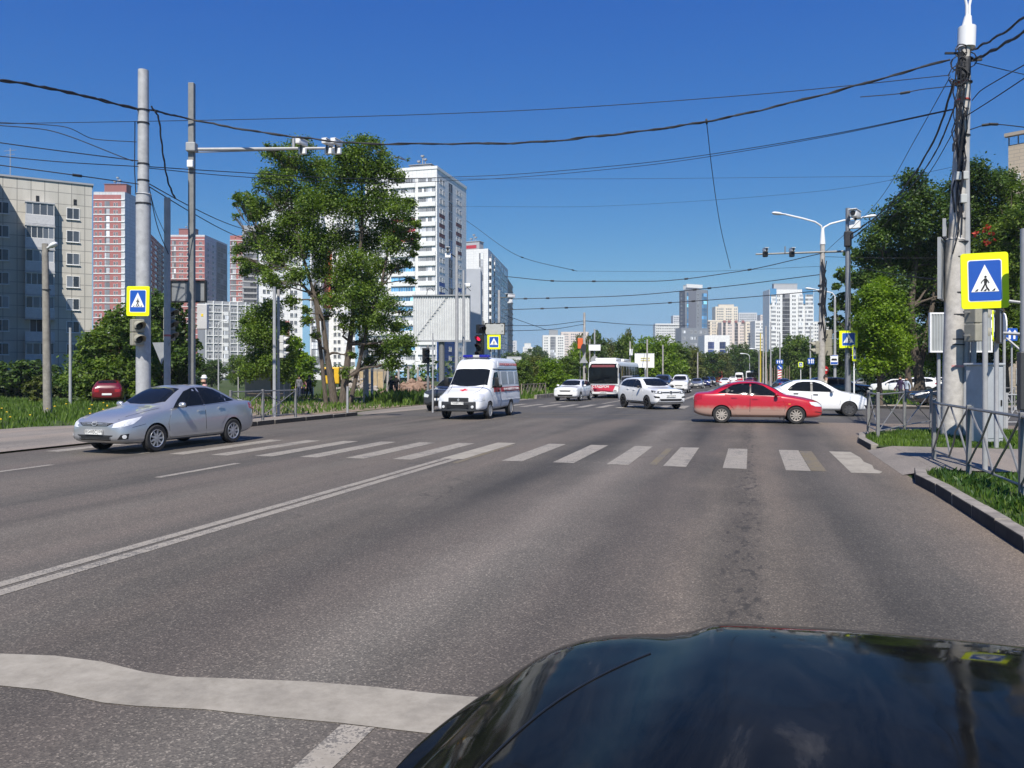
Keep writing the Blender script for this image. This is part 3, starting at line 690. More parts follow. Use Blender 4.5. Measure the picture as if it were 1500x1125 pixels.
def sedan(name, label, paint, loc, heading, sp=SEDAN, r=.315, wx=(.93, 3.53), spokes=9, rimm=None, style='spoke', cat='car', group=None, plate=None, plate2=None,
          detail=True, mirror=None, handle=None, side=None, front='a', roofy=None):
    """heading: rotation about z of the +x nose"""
    root = thing(name, label, cat, loc, heading, group)
    L = sp['L']; fx = [L / 2 - w for w in wx]
    wells = [(x, r * 1.13, .62, r * 1.02) for x in fx]
    me, bvh = body_mesh(sp, wells, paint); link('body', me, root)
    c = Car(root, bvh, L); kx = L / 4.54
    f = {k: pchip(sp[k]) for k in ('zb', 'zs', 'zt', 'wb', 'ws', 'wr')}
    tm = tyre_mesh(r, .2); rm = rim_mesh(r, .2, spokes, rimm or M_ALLOY, style)
    add_wheels(root, fx, f['wb'](wx[0]) - .09, r, .2, tm, rm)
    ay = lambda z, lo: z
    H = max(p[1] for p in sp['zt']) / 1.468
    if side is None:
        side = dict(front=[(1.50, .955), (1.76, 1.13), (2.06, 1.31), (2.36, 1.39), (2.47, 1.395), (2.49, .985)],
                    rear=[(2.54, .99), (2.52, 1.395), (2.85, 1.385), (3.1, 1.335), (3.3, 1.245), (3.32, 1.03)],
                    quarter=[(3.36, 1.035), (3.35, 1.215), (3.5, 1.135), (3.66, 1.06)],
                    door=[(1.36, .30), (1.30, .62), (1.44, .93), (2.51, .965), (2.53, .30)],
                    rdoor=[(2.55, .30), (2.53, .97), (3.42, 1.005), (3.38, .80), (3.12, .52), (3.02, .30)])
        side = {k: [(a * kx, b * H) for a, b in v] for k, v in side.items()}
    if detail:
        for key in ('door', 'rdoor'):
            pts = side[key]; cx_ = sum(p[0] for p in pts) / len(pts); cy_ = sum(p[1] for p in pts) / len(pts)
            big = [(cx_ + (a - cx_) * 1.0 + (.009 if a > cx_ else -.009), cy_ + (b - cy_) + (.009 if b > cy_ else -.009)) for a, b in pts]
            c.both('door_gap', big, M_BLACK, off=.002, grid=.14, thick=.01)
            dl, dr = c.both('door', pts, paint, off=.006, grid=.10, thick=.01)
            hx = max(p[0] for p in pts) - .17 * kx - (.16 if key == 'rdoor' else 0); hz = (max(p[1] for p in pts) - .115)
            hp = [(hx - .1, hz - .018), (hx - .1, hz + .018), (hx + .1, hz + .022), (hx + .1, hz - .014)]
            c.panel('handle', 'left', hp, handle or paint, dl, off=.035, grid=.06, thick=.03); c.panel('handle', 'right', hp, handle or paint, dr, off=.035, grid=.06, thick=.03)
    allw = [p for k in ('front', 'rear', 'quarter') if k in side for p in side[k]]
    if 'rear' in side: dlo = side['front'][:-1] + side['rear'][1:-1] + (side['quarter'][1:] if 'quarter' in side else []) + ([side['rear'][-1]] if 'quarter' not in side else [])
    if 'rear' in side: c.both('window_trim', [(a, b - .008) for a, b in dlo], M_BLACK, off=.003, grid=.12)
    for k in ('front', 'rear', 'quarter'):
        if k in side: c.both('side_window', side[k], M_GLASS, off=.005, grid=.12)
    # windscreen, rear window (seen from above)
    zt = f['zt']
    w0 = sp.get('ws0', 1.33 * kx); w1 = sp.get('ws1', 2.03 * kx); b1 = sp.get('bw1', 3.82 * kx); b0 = sp.get('bw0', 3.22 * kx)
    ya = sp.get('wya', .60); yb = sp.get('wyb', .49)
    c.panel('windscreen', 'top', [(w0 - .03, 0), (w0, .35), (w0 + .13, ya), (w0 + .35 * (w1 - w0), ya - .02), (w1, yb), (w1 - .03, 0), (w1, -yb), (w0 + .35 * (w1 - w0), -ya + .02), (w0 + .13, -ya), (w0, -.35)], M_GLASS, off=.006)
    if b1: c.panel('rear_window', 'top', [(b1, 0), (b1 - .02, .5), (b0, .44), (b0, -.44), (b1 - .02, -.5)], M_GLASS, off=.006)
    if detail:
        # bonnet shut line
        hb = [(.16 * kx, .52), (.55 * kx, .63), (1.18 * kx, .69)]
        for sg in (1, -1):
            c.panel('bonnet_gap', 'top', [(a, sg * b) for a, b in hb] + [(a, sg * (b + .012)) for a, b in hb[::-1]], M_BLACK, off=.003, grid=.2, thick=.006)
        mirrors(root, L / 2 - 1.62 * kx, f['ws'](1.6) + .02, side['front'][0][1] + .03, mirror or paint)
    # tail lamps
    for v in ('left', 'right'):
        c.panel('tail_lamp', v, [(L - .30, f['zs'](L - .3) - .20), (L - .32, f['zs'](L - .3) - .05), (L - .06, f['zs'](L - .1) - .02), (L - .04, f['zs'](L - .1) - .22)], M_RED, off=.008)
    for sg in (1, -1):
        c.panel('tail_lamp', 'back', [(sg * .42, .72 * H), (sg * .42, .9 * H), (sg * .74, .92 * H), (sg * .76, .72 * H)], M_RED, off=.008)
    root['_'] = 1; del root['_']
    return root, c, f

def front_generic(root, c, f, L, plate, plate2, H=1.0, grille=M_BLACK, intake=True, hl=None, z0=0):
    hl = hl or [(-.02, .60), (-.06, .70), (.22, .79), (.46, .79), (.36, .68), (.14, .61)]
    for v, sgn in (('fl', 1), ('fr', -1)):
        o = c.panel('headlight', v, [(sgn * (a + .50), b * H + z0) for a, b in hl], M_LAMP, off=.008, grid=.06)
    c.panel('grille', 'front', [(-.40, .655 * H + z0), (-.34, .58 * H + z0), (.34, .58 * H + z0), (.40, .655 * H + z0)], grille, off=.006, grid=.08)
    if intake: c.panel('bumper_intake', 'front', [(-.55, .40 * H + z0), (-.50, .31 * H + z0), (.50, .31 * H + z0), (.55, .40 * H + z0)], M_BLACK, off=.006, grid=.1)
HD_S = -math.pi / 2                                        # nose towards the camera, along the road
def along(px, py_or_d, frm='d'): pass
# ---------------- silver sedan
SSED = scaled(SEDAN, 1.0, 1.045, 1.0)
SILVER = mat('silver_car_paint', (0.46, 0.47, 0.49), 0.28, 0.6, var=0.02, coat=1.0)
pf = G(235, 661); pr = G(342, 648)
mid = (pf + pr) / 2 + Vector((-.80, -.05, 0)); mid.z = gz(mid.y) + .006
hd = math.atan2((pf - pr).y, (pf - pr).x)
root, c, f = sedan('silver_sedan', 'silver four-door sedan driving past the left pavement poles', SILVER, mid, hd, SSED, spokes=9, rimm=M_ALLOY)
L = SEDAN['L']
for v, sgn in (('fl', 1), ('fr', -1)):
    h = c.panel('headlight', v, [(sgn * a, b) for a, b in [(.40, .60), (.44, .685), (.64, .755), (.98, .835), (.93, .765), (.83, .675), (.62, .615)]], M_LAMP, off=.008, grid=.05)
    for a, b, w in ((.62, .675, .045), (.74, .71, .04)):
        c.panel('lamp_reflector', v, [(sgn * (a + w * math.cos(t)), b + w * math.sin(t)) for t in [i * math.pi / 5 for i in range(10)]], M_LAMP, h, off=.013, grid=.05)
gr = c.panel('grille', 'front', [(-.50, .70), (-.36, .635), (.36, .635), (.50, .70), (.30, .715), (-.30, .715)], M_BLACK, off=.006, grid=.06)
for z in (.652, .676, .698):
    for sg in (1, -1): c.panel('grille_bar', 'front', [(sg * .10, z - .004), (sg * .10, z + .004), (sg * (.36 + (z - .65) * 1.5), z + .006), (sg * (.36 + (z - .65) * 1.5), z - .002)], M_CHROME, gr, off=.014, grid=.1)
c.panel('badge', 'front', [(.075 * math.cos(t), .685 + .052 * math.sin(t)) for t in [i * math.pi / 8 for i in range(16)]], M_CHROME, off=.018, grid=.05)
c.panel('badge_inner', 'front', [(.055 * math.cos(t), .685 + .036 * math.sin(t)) for t in [i * math.pi / 6 for i in range(12)]], M_DKGREY, off=.02, grid=.05)
c.panel('badge_bar', 'front', [(-.012, .652), (.012, .652), (.012, .718), (-.012, .718)], M_CHROME, off=.024, grid=.05)
c.panel('badge_bar', 'front', [(-.05, .69), (.05, .69), (.05, .702), (-.05, .702)], M_CHROME, off=.024, grid=.05)
it = c.panel('bumper_intake', 'front', [(-.52, .435), (-.44, .315), (.44, .315), (.52, .435)], M_BLACK, off=.006, grid=.08)
for z in (.345, .375, .405): c.panel('intake_bar', 'front', [(-.46, z - .005), (.46, z - .005), (.46, z + .005), (-.46, z + .005)], M_DKGREY, it, off=.012, grid=.15)
for v, sgn in (('fl', 1), ('fr', -1)):
    c.panel('fog_lamp_recess', v, [(sgn * a, b) for a, b in [(.52, .34), (.60, .45), (.76, .47), (.74, .35)]], M_BLACK, off=.006, grid=.06)
    c.panel('fog_lamp', v, [(sgn * (.67 + .045 * math.cos(t)), .405 + .045 * math.sin(t)) for t in [i * math.pi / 5 for i in range(10)]], M_LAMP, off=.012, grid=.05)
plate_obj(root, L / 2 + .03, .50, 'В549ВС', txt2='159')
c.panel('bumper_gap', 'left', [(.28, .60), (.62, .66), (.62, .668), (.28, .608)], M_BLACK, off=.003, thick=.006)
c.both('side_moulding', [(1.45, .245), (3.0, .245), (3.0, .262), (1.45, .262)], M_DKGREY, off=.012)
w1 = MB(); w1.tube([(L / 2 - 1.36, .1, 1.045), (L / 2 - 1.5, -.4, 1.12)], .012, 6); w1.build('wiper', M_BLACK, root, local=True)

# ---------------- red sedan with dust
REDP = dusty_paint('red_dusty_paint', (0.44, 0.006, 0.015), (0.33, 0.235, 0.19), .50, .66)
REDC = mat('red_car_paint', (0.42, 0.006, 0.015), 0.3, var=0.03, coat=1.0)
pf = G(1152, 621); pr = G(1046, 619.5)
hd = math.atan2((pf - pr).y, (pf - pr).x); n = Vector((-math.sin(hd), math.cos(hd), 0))
mid = (pf + pr) / 2 + n * .80 + Vector((math.cos(hd), math.sin(hd), 0)) * .26; mid.z = gz(mid.y) + .006
RSED = scaled(SEDAN, 1.0, 1.05, .985)
root, c, f = sedan('red_sedan', 'red sedan with dust along its lower doors crossing the junction', REDP, mid, hd, RSED, rimm=M_DULLALLOY, spokes=10, mirror=REDC, handle=REDC)
for v, sgn in (('fl', 1), ('fr', -1)):
    c.panel('headlight', v, [(sgn * a, b) for a, b in [(.46, .62), (.50, .735), (.70, .785), (.92, .80), (.90, .70), (.80, .64)]], M_LAMP, off=.008, grid=.05)
g_ = c.panel('grille', 'front', [(-.36, .70), (-.30, .60), (.30, .60), (.36, .70)], M_BLACK, off=.006, grid=.06)
c.panel('grille_bar', 'front', [(-.34, .642), (.34, .642), (.34, .66), (-.34, .66)], M_CHROME, g_, off=.014)
c.panel('bumper_intake', 'front', [(-.55, .43), (-.5, .32), (.5, .32), (.55, .43)], M_BLACK, off=.006, grid=.1)
for v, sgn in (('fl', 1), ('fr', -1)): c.panel('bumper_slot', v, [(sgn * a, b) for a, b in [(.56, .40), (.56, .42), (.80, .46), (.84, .44)]], M_BLACK, off=.006, grid=.06)
plate_obj(root, RSED['L'] / 2 + .03, .52, 'К287ЕМ', txt2='59')
for v in ('left', 'right'): c.panel('side_indicator', v, [(1.12, .70), (1.12, .735), (1.20, .735), (1.20, .70)], M_AMBER, off=.012, grid=.05)
c.both('side_moulding', [(1.4, .50), (3.25, .50), (3.25, .515), (1.4, .515)], REDP, off=.014)
for sg in (1, -1):
    mf = MB(); mf.box((0, 0, 0), (.02, .2, .2)); o = mf.build('mud_flap', M_BLACK, root, local=True); o.location = (RSED['L'] / 2 - 1.34, sg * .74, .2)

# ---------------- white sedan behind it
WHITE = mat('white_car_paint', (0.78, 0.78, 0.78), 0.3, var=0.02, coat=1.0)
LZ = 1.04
pf = A(1242, 34.4); hd2 = hd + R(1.5)
e = Vector((math.cos(hd2), math.sin(hd2), 0)); n = Vector((-e.y, e.x, 0))
LOGAN = variant(SEDAN, L=4.35,
    zb=[(0, .33), (.1, .25), (.5, .22), (3.8, .22), (4.2, .28), (4.35, .4)],
    zs=[(0, .66), (.05, .70), (.2, .79), (.5, .87), (1.0, .94), (1.3, .97), (2, .985), (3, 1.01), (3.7, 1.05), (4.1, 1.06), (4.28, 1.03), (4.35, .95)],
    zt=[(0, .71), (.05, .76), (.2, .86), (.5, .945), (1.0, 1.035), (1.15, 1.06), (1.5, 1.27), (1.85, 1.455), (2.15, 1.51), (2.6, 1.517), (3.0, 1.49), (3.35, 1.38), (3.7, 1.19), (4.1, 1.13), (4.28, 1.09), (4.35, 1.0)],
    wb=[(0, .62), (.05, .72), (.15, .79), (.35, .84), (.7, .865), (3.6, .865), (4.0, .83), (4.25, .77), (4.35, .66)],
    ws=[(0, .54), (.05, .64), (.15, .71), (.4, .78), (.8, .81), (3.3, .815), (3.9, .77), (4.2, .72), (4.35, .6)],
    wr=[(0, .42), (.2, .54), (.8, .63), (1.15, .68), (1.6, .60), (2.0, .57), (2.8, .57), (3.2, .58), (3.7, .62), (4.1, .6), (4.35, .48)],
    ws0=1.22, ws1=1.88, bw1=3.60, bw0=3.08)
mid = pf + n * .78 - e * (4.35 / 2 - .88); mid.z = gz(mid.y) + .006
sd = dict(front=[(1.42, 1.0), (1.65, 1.16), (1.95, 1.345), (2.22, 1.425), (2.30, 1.43), (2.32, 1.025)],
          rear=[(2.41, 1.03), (2.39, 1.43), (2.7, 1.43), (2.95, 1.39), (3.2, 1.24), (3.36, 1.10), (3.3, 1.06)],
          door=[(1.25, .32), (1.2, .64), (1.34, .97), (2.35, 1.0), (2.37, .32)], rdoor=[(2.39, .32), (2.37, 1.005), (3.34, 1.04), (3.28, .82), (3.02, .56), (2.92, .32)])
LOGAN = scaled(LOGAN, 1.0, LZ, 1.0); sd = {k: [(a, b * LZ) for a, b in v] for k, v in sd.items()}
root, c, f = sedan('white_sedan', 'white sedan with tinted windows and black steel wheels behind the red car', WHITE, mid, hd2, LOGAN, wx=(.84, 3.47), r=.312, rimm=M_STEELW, spokes=8, style='wide', mirror=WHITE, handle=M_BLACK, side=sd)
for v, sgn in (('fl', 1), ('fr', -1)):
    c.panel('headlight', v, [(sgn * a, b) for a, b in [(.44, .70), (.48, .80), (.70, .86), (.96, .89), (.92, .79), (.80, .72)]], M_LAMP, off=.008, grid=.05)
    c.panel('fog_lamp_recess', v, [(sgn * a, b) for a, b in [(.50, .34), (.58, .46), (.80, .50), (.72, .35)]], M_BLACK, off=.006, grid=.06)
c.panel('grille', 'front', [(-.46, .70), (-.40, .60), (.40, .60), (.46, .70)], M_BLACK, off=.006)
c.panel('bumper_intake', 'front', [(-.5, .45), (-.45, .32), (.45, .32), (.5, .45)], M_BLACK, off=.006)
plate_obj(root, 4.35 / 2 + .03, .53, 'Т306АХ', txt2='159')
c.panel('window_sticker', 'top', [(1.5, .10), (1.5, .42), (1.58, .42), (1.58, .10)], M_SIGNW, off=.012)

# ---------------- white suv turning
SUV = dict(L=4.49, rr=.06,
    zb=[(0, .40), (.1, .30), (.5, .25), (3.9, .26), (4.3, .34), (4.49, .46)],
    zs=[(0, .86), (.05, .93), (.2, .99), (.5, 1.02), (1.0, 1.06), (1.3, 1.08), (2, 1.10), (3, 1.13), (3.8, 1.17), (4.3, 1.17), (4.44, 1.12), (4.49, 1.0)],
    zt=[(0, .92), (.05, 1.0), (.2, 1.07), (.5, 1.10), (1.0, 1.15), (1.2, 1.18), (1.6, 1.42), (1.95, 1.59), (2.3, 1.655), (3.0, 1.665), (3.6, 1.65), (4.05, 1.60), (4.25, 1.45), (4.44, 1.2), (4.49, 1.06)],
    wb=[(0, .76), (.05, .84), (.15, .885), (.35, .91), (.7, .92), (3.8, .92), (4.2, .88), (4.4, .81), (4.49, .72)],
    ws=[(0, .68), (.05, .77), (.15, .82), (.4, .85), (.8, .87), (3.5, .86), (4.1, .82), (4.4, .75), (4.49, .66)],
    wr=[(0, .46), (.2, .6), (.8, .68), (1.2, .72), (1.7, .66), (2.1, .62), (3.4, .62), (4.0, .62), (4.3, .62), (4.49, .54)],
    ws0=1.26, ws1=1.98, bw1=4.28, bw0=3.92, wya=.66, wyb=.55)
SUVSIDE = dict(front=[(1.5, 1.11), (1.75, 1.28), (2.05, 1.46), (2.35, 1.545), (2.42, 1.55), (2.44, 1.13)], rear=[(2.53, 1.135), (2.51, 1.555), (3.0, 1.555), (3.3, 1.54), (3.32, 1.16)],
          quarter=[(3.38, 1.165), (3.37, 1.545), (3.62, 1.52), (3.98, 1.40), (4.02, 1.22)],
          door=[(1.32, .36), (1.26, .7), (1.40, 1.07), (2.47, 1.1), (2.49, .36)], rdoor=[(2.51, .36), (2.49, 1.11), (3.36, 1.14), (3.34, .90), (3.08, .62), (2.98, .36)])
hs = math.atan2(-math.cos(R(35.65)), math.sin(R(35.65)))
e = Vector((math.cos(hs), math.sin(hs), 0)); n = Vector((-e.y, e.x, 0))
pn = G(950, 599.5)
mid = pn + n * .80 - e * (4.49 / 2 - .90); mid.z = gz(mid.y) + .006
root, c, f = sedan('white_suv', 'white suv with black wheels turning in front of the bus', WHITE, mid, hs, SUV, wx=(.90, 3.58), r=.355, rimm=M_BLKALLOY, spokes=5, side=SUVSIDE, mirror=M_BLACK, handle=WHITE)
for v, sgn in (('fl', 1), ('fr', -1)):
    h = c.panel('headlight', v, [(sgn * a, b) for a, b in [(.42, .83), (.42, .94), (.62, .965), (1.0, 1.0), (.96, .90), (.72, .84)]], M_DKGREY, off=.008, grid=.05)
    for a in (.52, .70, .82): c.panel('lamp_reflector', v, [(sgn * (a + .05 * math.cos(t)), .90 + .035 * math.sin(t)) for t in [i * math.pi / 5 for i in range(10)]], M_LAMP, h, off=.014, grid=.05)
    c.panel('fog_lamp_recess', v, [(sgn * a, b) for a, b in [(.50, .60), (.54, .68), (.84, .72), (.76, .61)]], M_BLACK, off=.006, grid=.06)
g_ = c.panel('grille', 'front', [(-.52, .935), (-.52, .85), (.52, .85), (.52, .935)], M_BLACK, off=.006)
for z in (.87, .915): c.panel('grille_bar', 'front', [(-.5, z - .006), (.5, z - .006), (.5, z + .006), (-.5, z + .006)], M_CHROME, g_, off=.014)
c.panel('badge', 'front', [(.085 * math.cos(t), .892 + .085 * math.sin(t)) for t in [i * math.pi / 8 for i in range(16)]], M_CHROME, off=.02, grid=.05)
c.panel('badge_inner', 'front', [(.062 * math.cos(t), .892 + .062 * math.sin(t)) for t in [i * math.pi / 6 for i in range(12)]], M_DKGREY, off=.024, grid=.05)
c.panel('bumper_intake', 'front', [(-.62, .56), (-.80, .36), (.80, .36), (.62, .56)], M_BLACK, off=.006)
c.panel('bumper_trim', 'front', [(-.78, .40), (-.70, .50), (-.62, .50), (-.58, .45), (.58, .45), (.62, .50), (.70, .50), (.78, .40)], mat('silver_trim', (.6, .6, .62), .35, .5, var=.03), off=.014)
c.both('sill_cladding', [(1.3, .27), (3.1, .27), (3.1, .42), (1.3, .42)], M_DKGREY, off=.014)
plate_obj(root, 4.49 / 2 + .02, .70, 'М871ОС', txt2='159')

# ---------------- ambulance van
VAN = dict(L=5.5, rr=.10,
    zb=[(0, .42), (.08, .36), (.5, .34), (5.2, .40), (5.5, .46)],
    zs=[(0, .84), (.05, .90), (.3, .98), (.8, 1.08), (1.1, 1.16), (1.6, 1.20), (5.3, 1.22), (5.5, 1.2)],
    zt=[(0, .90), (.05, .98), (.3, 1.08), (.8, 1.20), (1.02, 1.27), (1.1, 1.34), (1.5, 1.78), (1.72, 2.02), (1.8, 2.10), (2.0, 2.34), (2.25, 2.46), (2.6, 2.5), (5.1, 2.5), (5.4, 2.44), (5.5, 2.3)],
    wb=[(0, .78), (.05, .86), (.15, .91), (.4, .95), (.9, .98), (5.2, .98), (5.4, .96), (5.5, .9)],
    ws=[(0, .66), (.05, .74), (.2, .80), (.6, .86), (1.1, .92), (1.6, .945), (5.2, .95), (5.5, .88)],
    wr=[(0, .5), (.2, .62), (.8, .74), (1.1, .80), (1.7, .80), (2.1, .80), (5.1, .80), (5.5, .72)],
    ws0=1.06, ws1=1.74, bw1=None, wya=.80, wyb=.74)
VANW = mat('ambulance_white', (0.76, 0.77, 0.78), 0.35, var=0.03, coat=0.6)
M_VANGLASS = mat('frosted_van_glass', (0.36, 0.38, 0.40), 0.15, var=0.05)
M_REDB = mat('ambulance_red', (0.42, 0.012, 0.02), 0.4, var=0.05)
M_BLUEL = mat('beacon_blue', (0.02, 0.02, 0.28), 0.12, var=0.05, coat=1.0)
pl = G(713, 613.5)
mid = pl + Vector((-.82, 5.5 / 2 - 1.05, 0)); mid.z = gz(mid.y) + .006
va = dict(front=[(1.42, 1.24), (1.60, 1.50), (1.90, 1.86), (2.30, 1.90), (2.34, 1.22)], door=[(1.34, .46), (1.28, 1.2), (1.38, 1.24), (2.40, 1.20), (2.42, .46)], rdoor=[(2.46, .46), (2.46, 1.2), (3.5, 1.2), (3.5, .46)])
root, c, f = sedan('ambulance_van', 'white ambulance van with red cross and blue roof beacons', VANW, mid, HD_S, VAN, wx=(1.02, 3.92), r=.345, rimm=mat('steel_wheel_grey', (.45, .44, .42), .5, .3, var=.15), spokes=8, style='wide', cat='ambulance', side=va, mirror=M_BLACK, handle=M_BLACK)
for a0, a1 in ((2.72, 3.55), (3.72, 4.55), (4.70, 5.28)):
    q = c.both('side_window', [(a0, 1.36), (a0, 1.86), (a0 + .04, 1.90), (a1 - .04, 1.90), (a1, 1.86), (a1, 1.36)], M_VANGLASS, off=.006, grid=.15)
c.both('red_stripe', [(1.55, 1.06), (1.60, 1.24), (2.36, 1.24), (2.36, 1.06)], M_REDB, off=.012, grid=.15)
for v in ('left', 'right'):
    rb = c.panel('red_stripe', v, [(2.50, 1.06), (2.50, 1.25), (5.40, 1.25), (5.40, 1.06)], M_REDB, off=.012, grid=.15)
    sg = 1 if v == 'left' else -1
    def side_text(body, size, s0, z, m, yy):
        T = Matrix.Translation((VAN['L'] / 2 - s0, sg * yy, z)) @ (Matrix.Rotation(math.pi, 4, 'Z') if sg > 0 else Matrix.Identity(4)) @ Matrix.Rotation(R(90), 4, 'X')
        return text_mesh(body, size, m, T, .002, bold=.002)
    link('lettering', side_text('СКОРАЯ МЕДИЦИНСКАЯ ПОМОЩЬ', .13, 3.95, 1.155, M_SIGNW, .988), rb)
    rt = c.panel('roof_panel', v, [(2.45, 2.08), (2.45, 2.2), (2.62, 2.34), (5.2, 2.34), (5.36, 2.2), (5.36, 2.08)], VANW, off=.012, grid=.15)
    h_, n_ = c.hit(c.frame(v), 3.9, 2.2)
    tl = link('lettering', side_text('СКОРАЯ МЕДИЦИНСКАЯ ПОМОЩЬ', .15, 3.9, 2.2, M_REDB, abs(h_.y) + .03), rt)
    c.panel('door_gap', v, [(2.44, .46), (2.44, 2.0), (2.46, 2.0), (2.46, .46)], M_BLACK, off=.008)
    c.panel('body_rib', v, [(2.5, .70), (2.5, .73), (5.4, .73), (5.4, .70)], VANW, off=.02)
# rain gutter
c.both('roof_gutter', [(1.86, 1.99), (1.86, 2.02), (5.42, 2.02), (5.42, 1.99)], M_DKGREY, off=.02, thick=.03)
for v, sgn in (('fl', 1), ('fr', -1)):
    h = c.panel('headlight', v, [(sgn * a, b) for a, b in [(.50, .74), (.50, .86), (.70, .98), (.86, 1.03), (1.04, .98), (1.02, .78), (.8, .74)]], M_LAMP, off=.01, grid=.06)
    for a, b in ((.66, .85), (.86, .87)): c.panel('lamp_reflector', v, [(sgn * (a + .07 * math.cos(t)), b + .07 * math.sin(t)) for t in [i * math.pi / 5 for i in range(10)]], M_LAMP, h, off=.016, grid=.05)
g_ = c.panel('grille', 'front', [(-.42, .70), (-.42, .88), (.42, .88), (.42, .70)], M_DKGREY, off=.006)
for z in (.74, .78, .82): c.panel('grille_bar', 'front', [(-.38, z - .006), (.38, z - .006), (.38, z + .006), (-.38, z + .006)], M_BLACK, g_, off=.012)
c.panel('badge', 'front', [(0, .725), (.05, .79), (0, .86), (-.05, .79)], M_CHROME, off=.02, grid=.05)
bump = MB(); poly = [(.12, -.86), (.30, -.66), (.36, -.3), (.37, 0), (.36, .3), (.30, .66), (.12, .86), (-.55, .985), (-.6, .985), (-.6, .93), (-.1, .8), (-.1, -.8), (-.6, -.93), (-.6, -.985), (-.55, -.985)]
bump.prism([(x + 5.5 / 2 - .26, y) for x, y in poly], .34, .72)
bo = bump.build('bumper', mat('bumper_grey', (.032, .035, .04), .55, var=.15), root, local=True); md = bo.modifiers.new('bevel', 'BEVEL'); md.width = .035; md.segments = 2
sl = MB(); sl.box((5.5 / 2 + .112, 0, .545), (.02, .9, .14)); sl.build('bumper_intake', M_BLACK, root, local=True)
for sg in (1, -1):
    fl = MB(); fl.lathe([(0, .02), (.055, .015), (.06, 0)], 12, Matrix.Translation((5.5 / 2 + .075, sg * .60, .52)) @ Matrix.Rotation(R(90), 4, 'Y')); fl.build('fog_lamp', M_LAMP, root, True, True)
plate_obj(root, 5.5 / 2 + .135, .66, 'Т408РУ', txt2='159')
bm_ = MB(); bm_.cbox((0, .36, 0), (.30, .46, .12), .045, mi=0); bm_.cbox((0, -.36, 0), (.30, .46, .12), .045, mi=0); bm_.cbox((0, 0, 0), (.26, .28, .10), .02, mi=1); bm_.box((0, 0, -.07), (.12, 1.0, .05), mi=1)
o = bm_.build('roof_beacon', [M_BLUEL, mat('beacon_grey', (.5, .5, .5), .4, var=.05)], root, True, True); o.location = (5.5 / 2 - 2.22, 0, 2.54)
crs = [(-.045, -.15), (.045, -.15), (.045, -.045), (.15, -.045), (.15, .045), (.045, .045), (.045, .15), (-.045, .15), (-.045, .045), (-.15, .045), (-.15, -.045), (-.045, -.045)]
c.panel('red_cross', 'top', [(.62 + b * 1.15, a * 1.0) for a, b in crs], mat('cross_red', (.65, .01, .03), .4, var=.02), off=.012, grid=.05)
for sg in (1, -1):
    mm = MB(); mm.cbox((0, sg * .17, .06), (.08, .18, .36), .03); mm.tube([(0, 0, -.1), (0, sg * .15, -.08)], .015, 6); mm.tube([(0, 0, .2), (0, sg * .15, .2)], .015, 6)
    o = mm.build('truck_mirror', M_BLACK, root, True, True); o.location = (5.5 / 2 - 1.5, sg * .92, 1.42)
ex = MB(); ex.box((0, 0, 0), (3.6, 1.5, .16)); o = ex.build('chassis', M_BLACK, root, local=True); o.location = (-.3, 0, .36)

# ---------------- city bus
BUS = dict(L=11.6, rr=.10,
    zb=[(0, .34), (.1, .30), (.5, .28), (11.2, .3), (11.6, .4)], zs=[(0, 1.15), (.1, 1.18), (11.6, 1.18)],
    zt=[(0, 2.72), (.06, 2.80), (.2, 2.87), (.6, 2.9), (11.2, 2.9), (11.6, 2.75)],
    wb=[(0, 1.14), (.05, 1.19), (.2, 1.24), (.5, 1.25), (11.3, 1.25), (11.6, 1.15)], ws=[(0, 1.13), (.05, 1.18), (.2, 1.235), (.5, 1.245), (11.3, 1.245), (11.6, 1.14)],
    wr=[(0, 1.06), (.05, 1.12), (.2, 1.17), (.5, 1.19), (11.3, 1.19), (11.6, 1.05)])
BUSW = mat('bus_white', (0.76, 0.76, 0.75), 0.4, var=0.04, coat=0.4)
BUSR = mat('bus_red', (0.56, 0.03, 0.07), 0.45, var=0.05, coat=0.4)
def make_bus(name, label, loc, hd, paint, group=None, detail=True):
    root = thing(name, label, 'bus', loc, hd, group)
    L = BUS['L']; me, bvh = body_mesh(BUS, [(L / 2 - 2.6, .52, 1.0, .5), (L / 2 - 8.6, .52, 1.0, .5)], paint); link('body', me, root)
    c = Car(root, bvh, L)
    add_wheels(root, [L / 2 - 2.6, L / 2 - 8.6], 1.08, .47, .28, tyre_mesh(.47, .28), rim_mesh(.47, .28, 8, M_ALLOY, 'wide'))
    return root, c
pb = A(883.5, 61.5); bl = Vector((pb.x, pb.y + BUS['L'] / 2, 0)); bl.z = gz(pb.y) + .006
root, c = make_bus('city_bus', 'white city bus with red front panel waiting at the far crossing', bl, HD_S, BUSW)
L = BUS['L']
ws_ = c.panel('windscreen', 'front', [(-1.13, 1.12), (-1.13, 2.5), (-1.05, 2.68), (1.05, 2.68), (1.13, 2.5), (1.13, 1.12)], M_GLASS, off=.012, grid=.2)
ds = c.panel('destination_sign', 'front', [(-.9, 2.40), (-.9, 2.58), (.9, 2.58), (.9, 2.40)], mat('dark_red_display', (.22, .06, .07), .4, var=.35, scale=20), off=.03, grid=.3)
c.panel('front_red_panel', 'front', [(-.93, 1.02), (-.72, .52), (.74, .52), (.95, 1.02)], BUSR, off=.012, grid=.2)
T = Matrix.Translation((L / 2 + .02, 0, .90)) @ Matrix(((0, 0, 1, 0), (1, 0, 0, 0), (0, 1, 0, 0), (0, 0, 0, 1)))
link('front_lettering', text_mesh('СТАДИОН', .26, M_SIGNW, T @ Matrix.Translation((-.2, 0, 0)), .012, bold=.006), root)
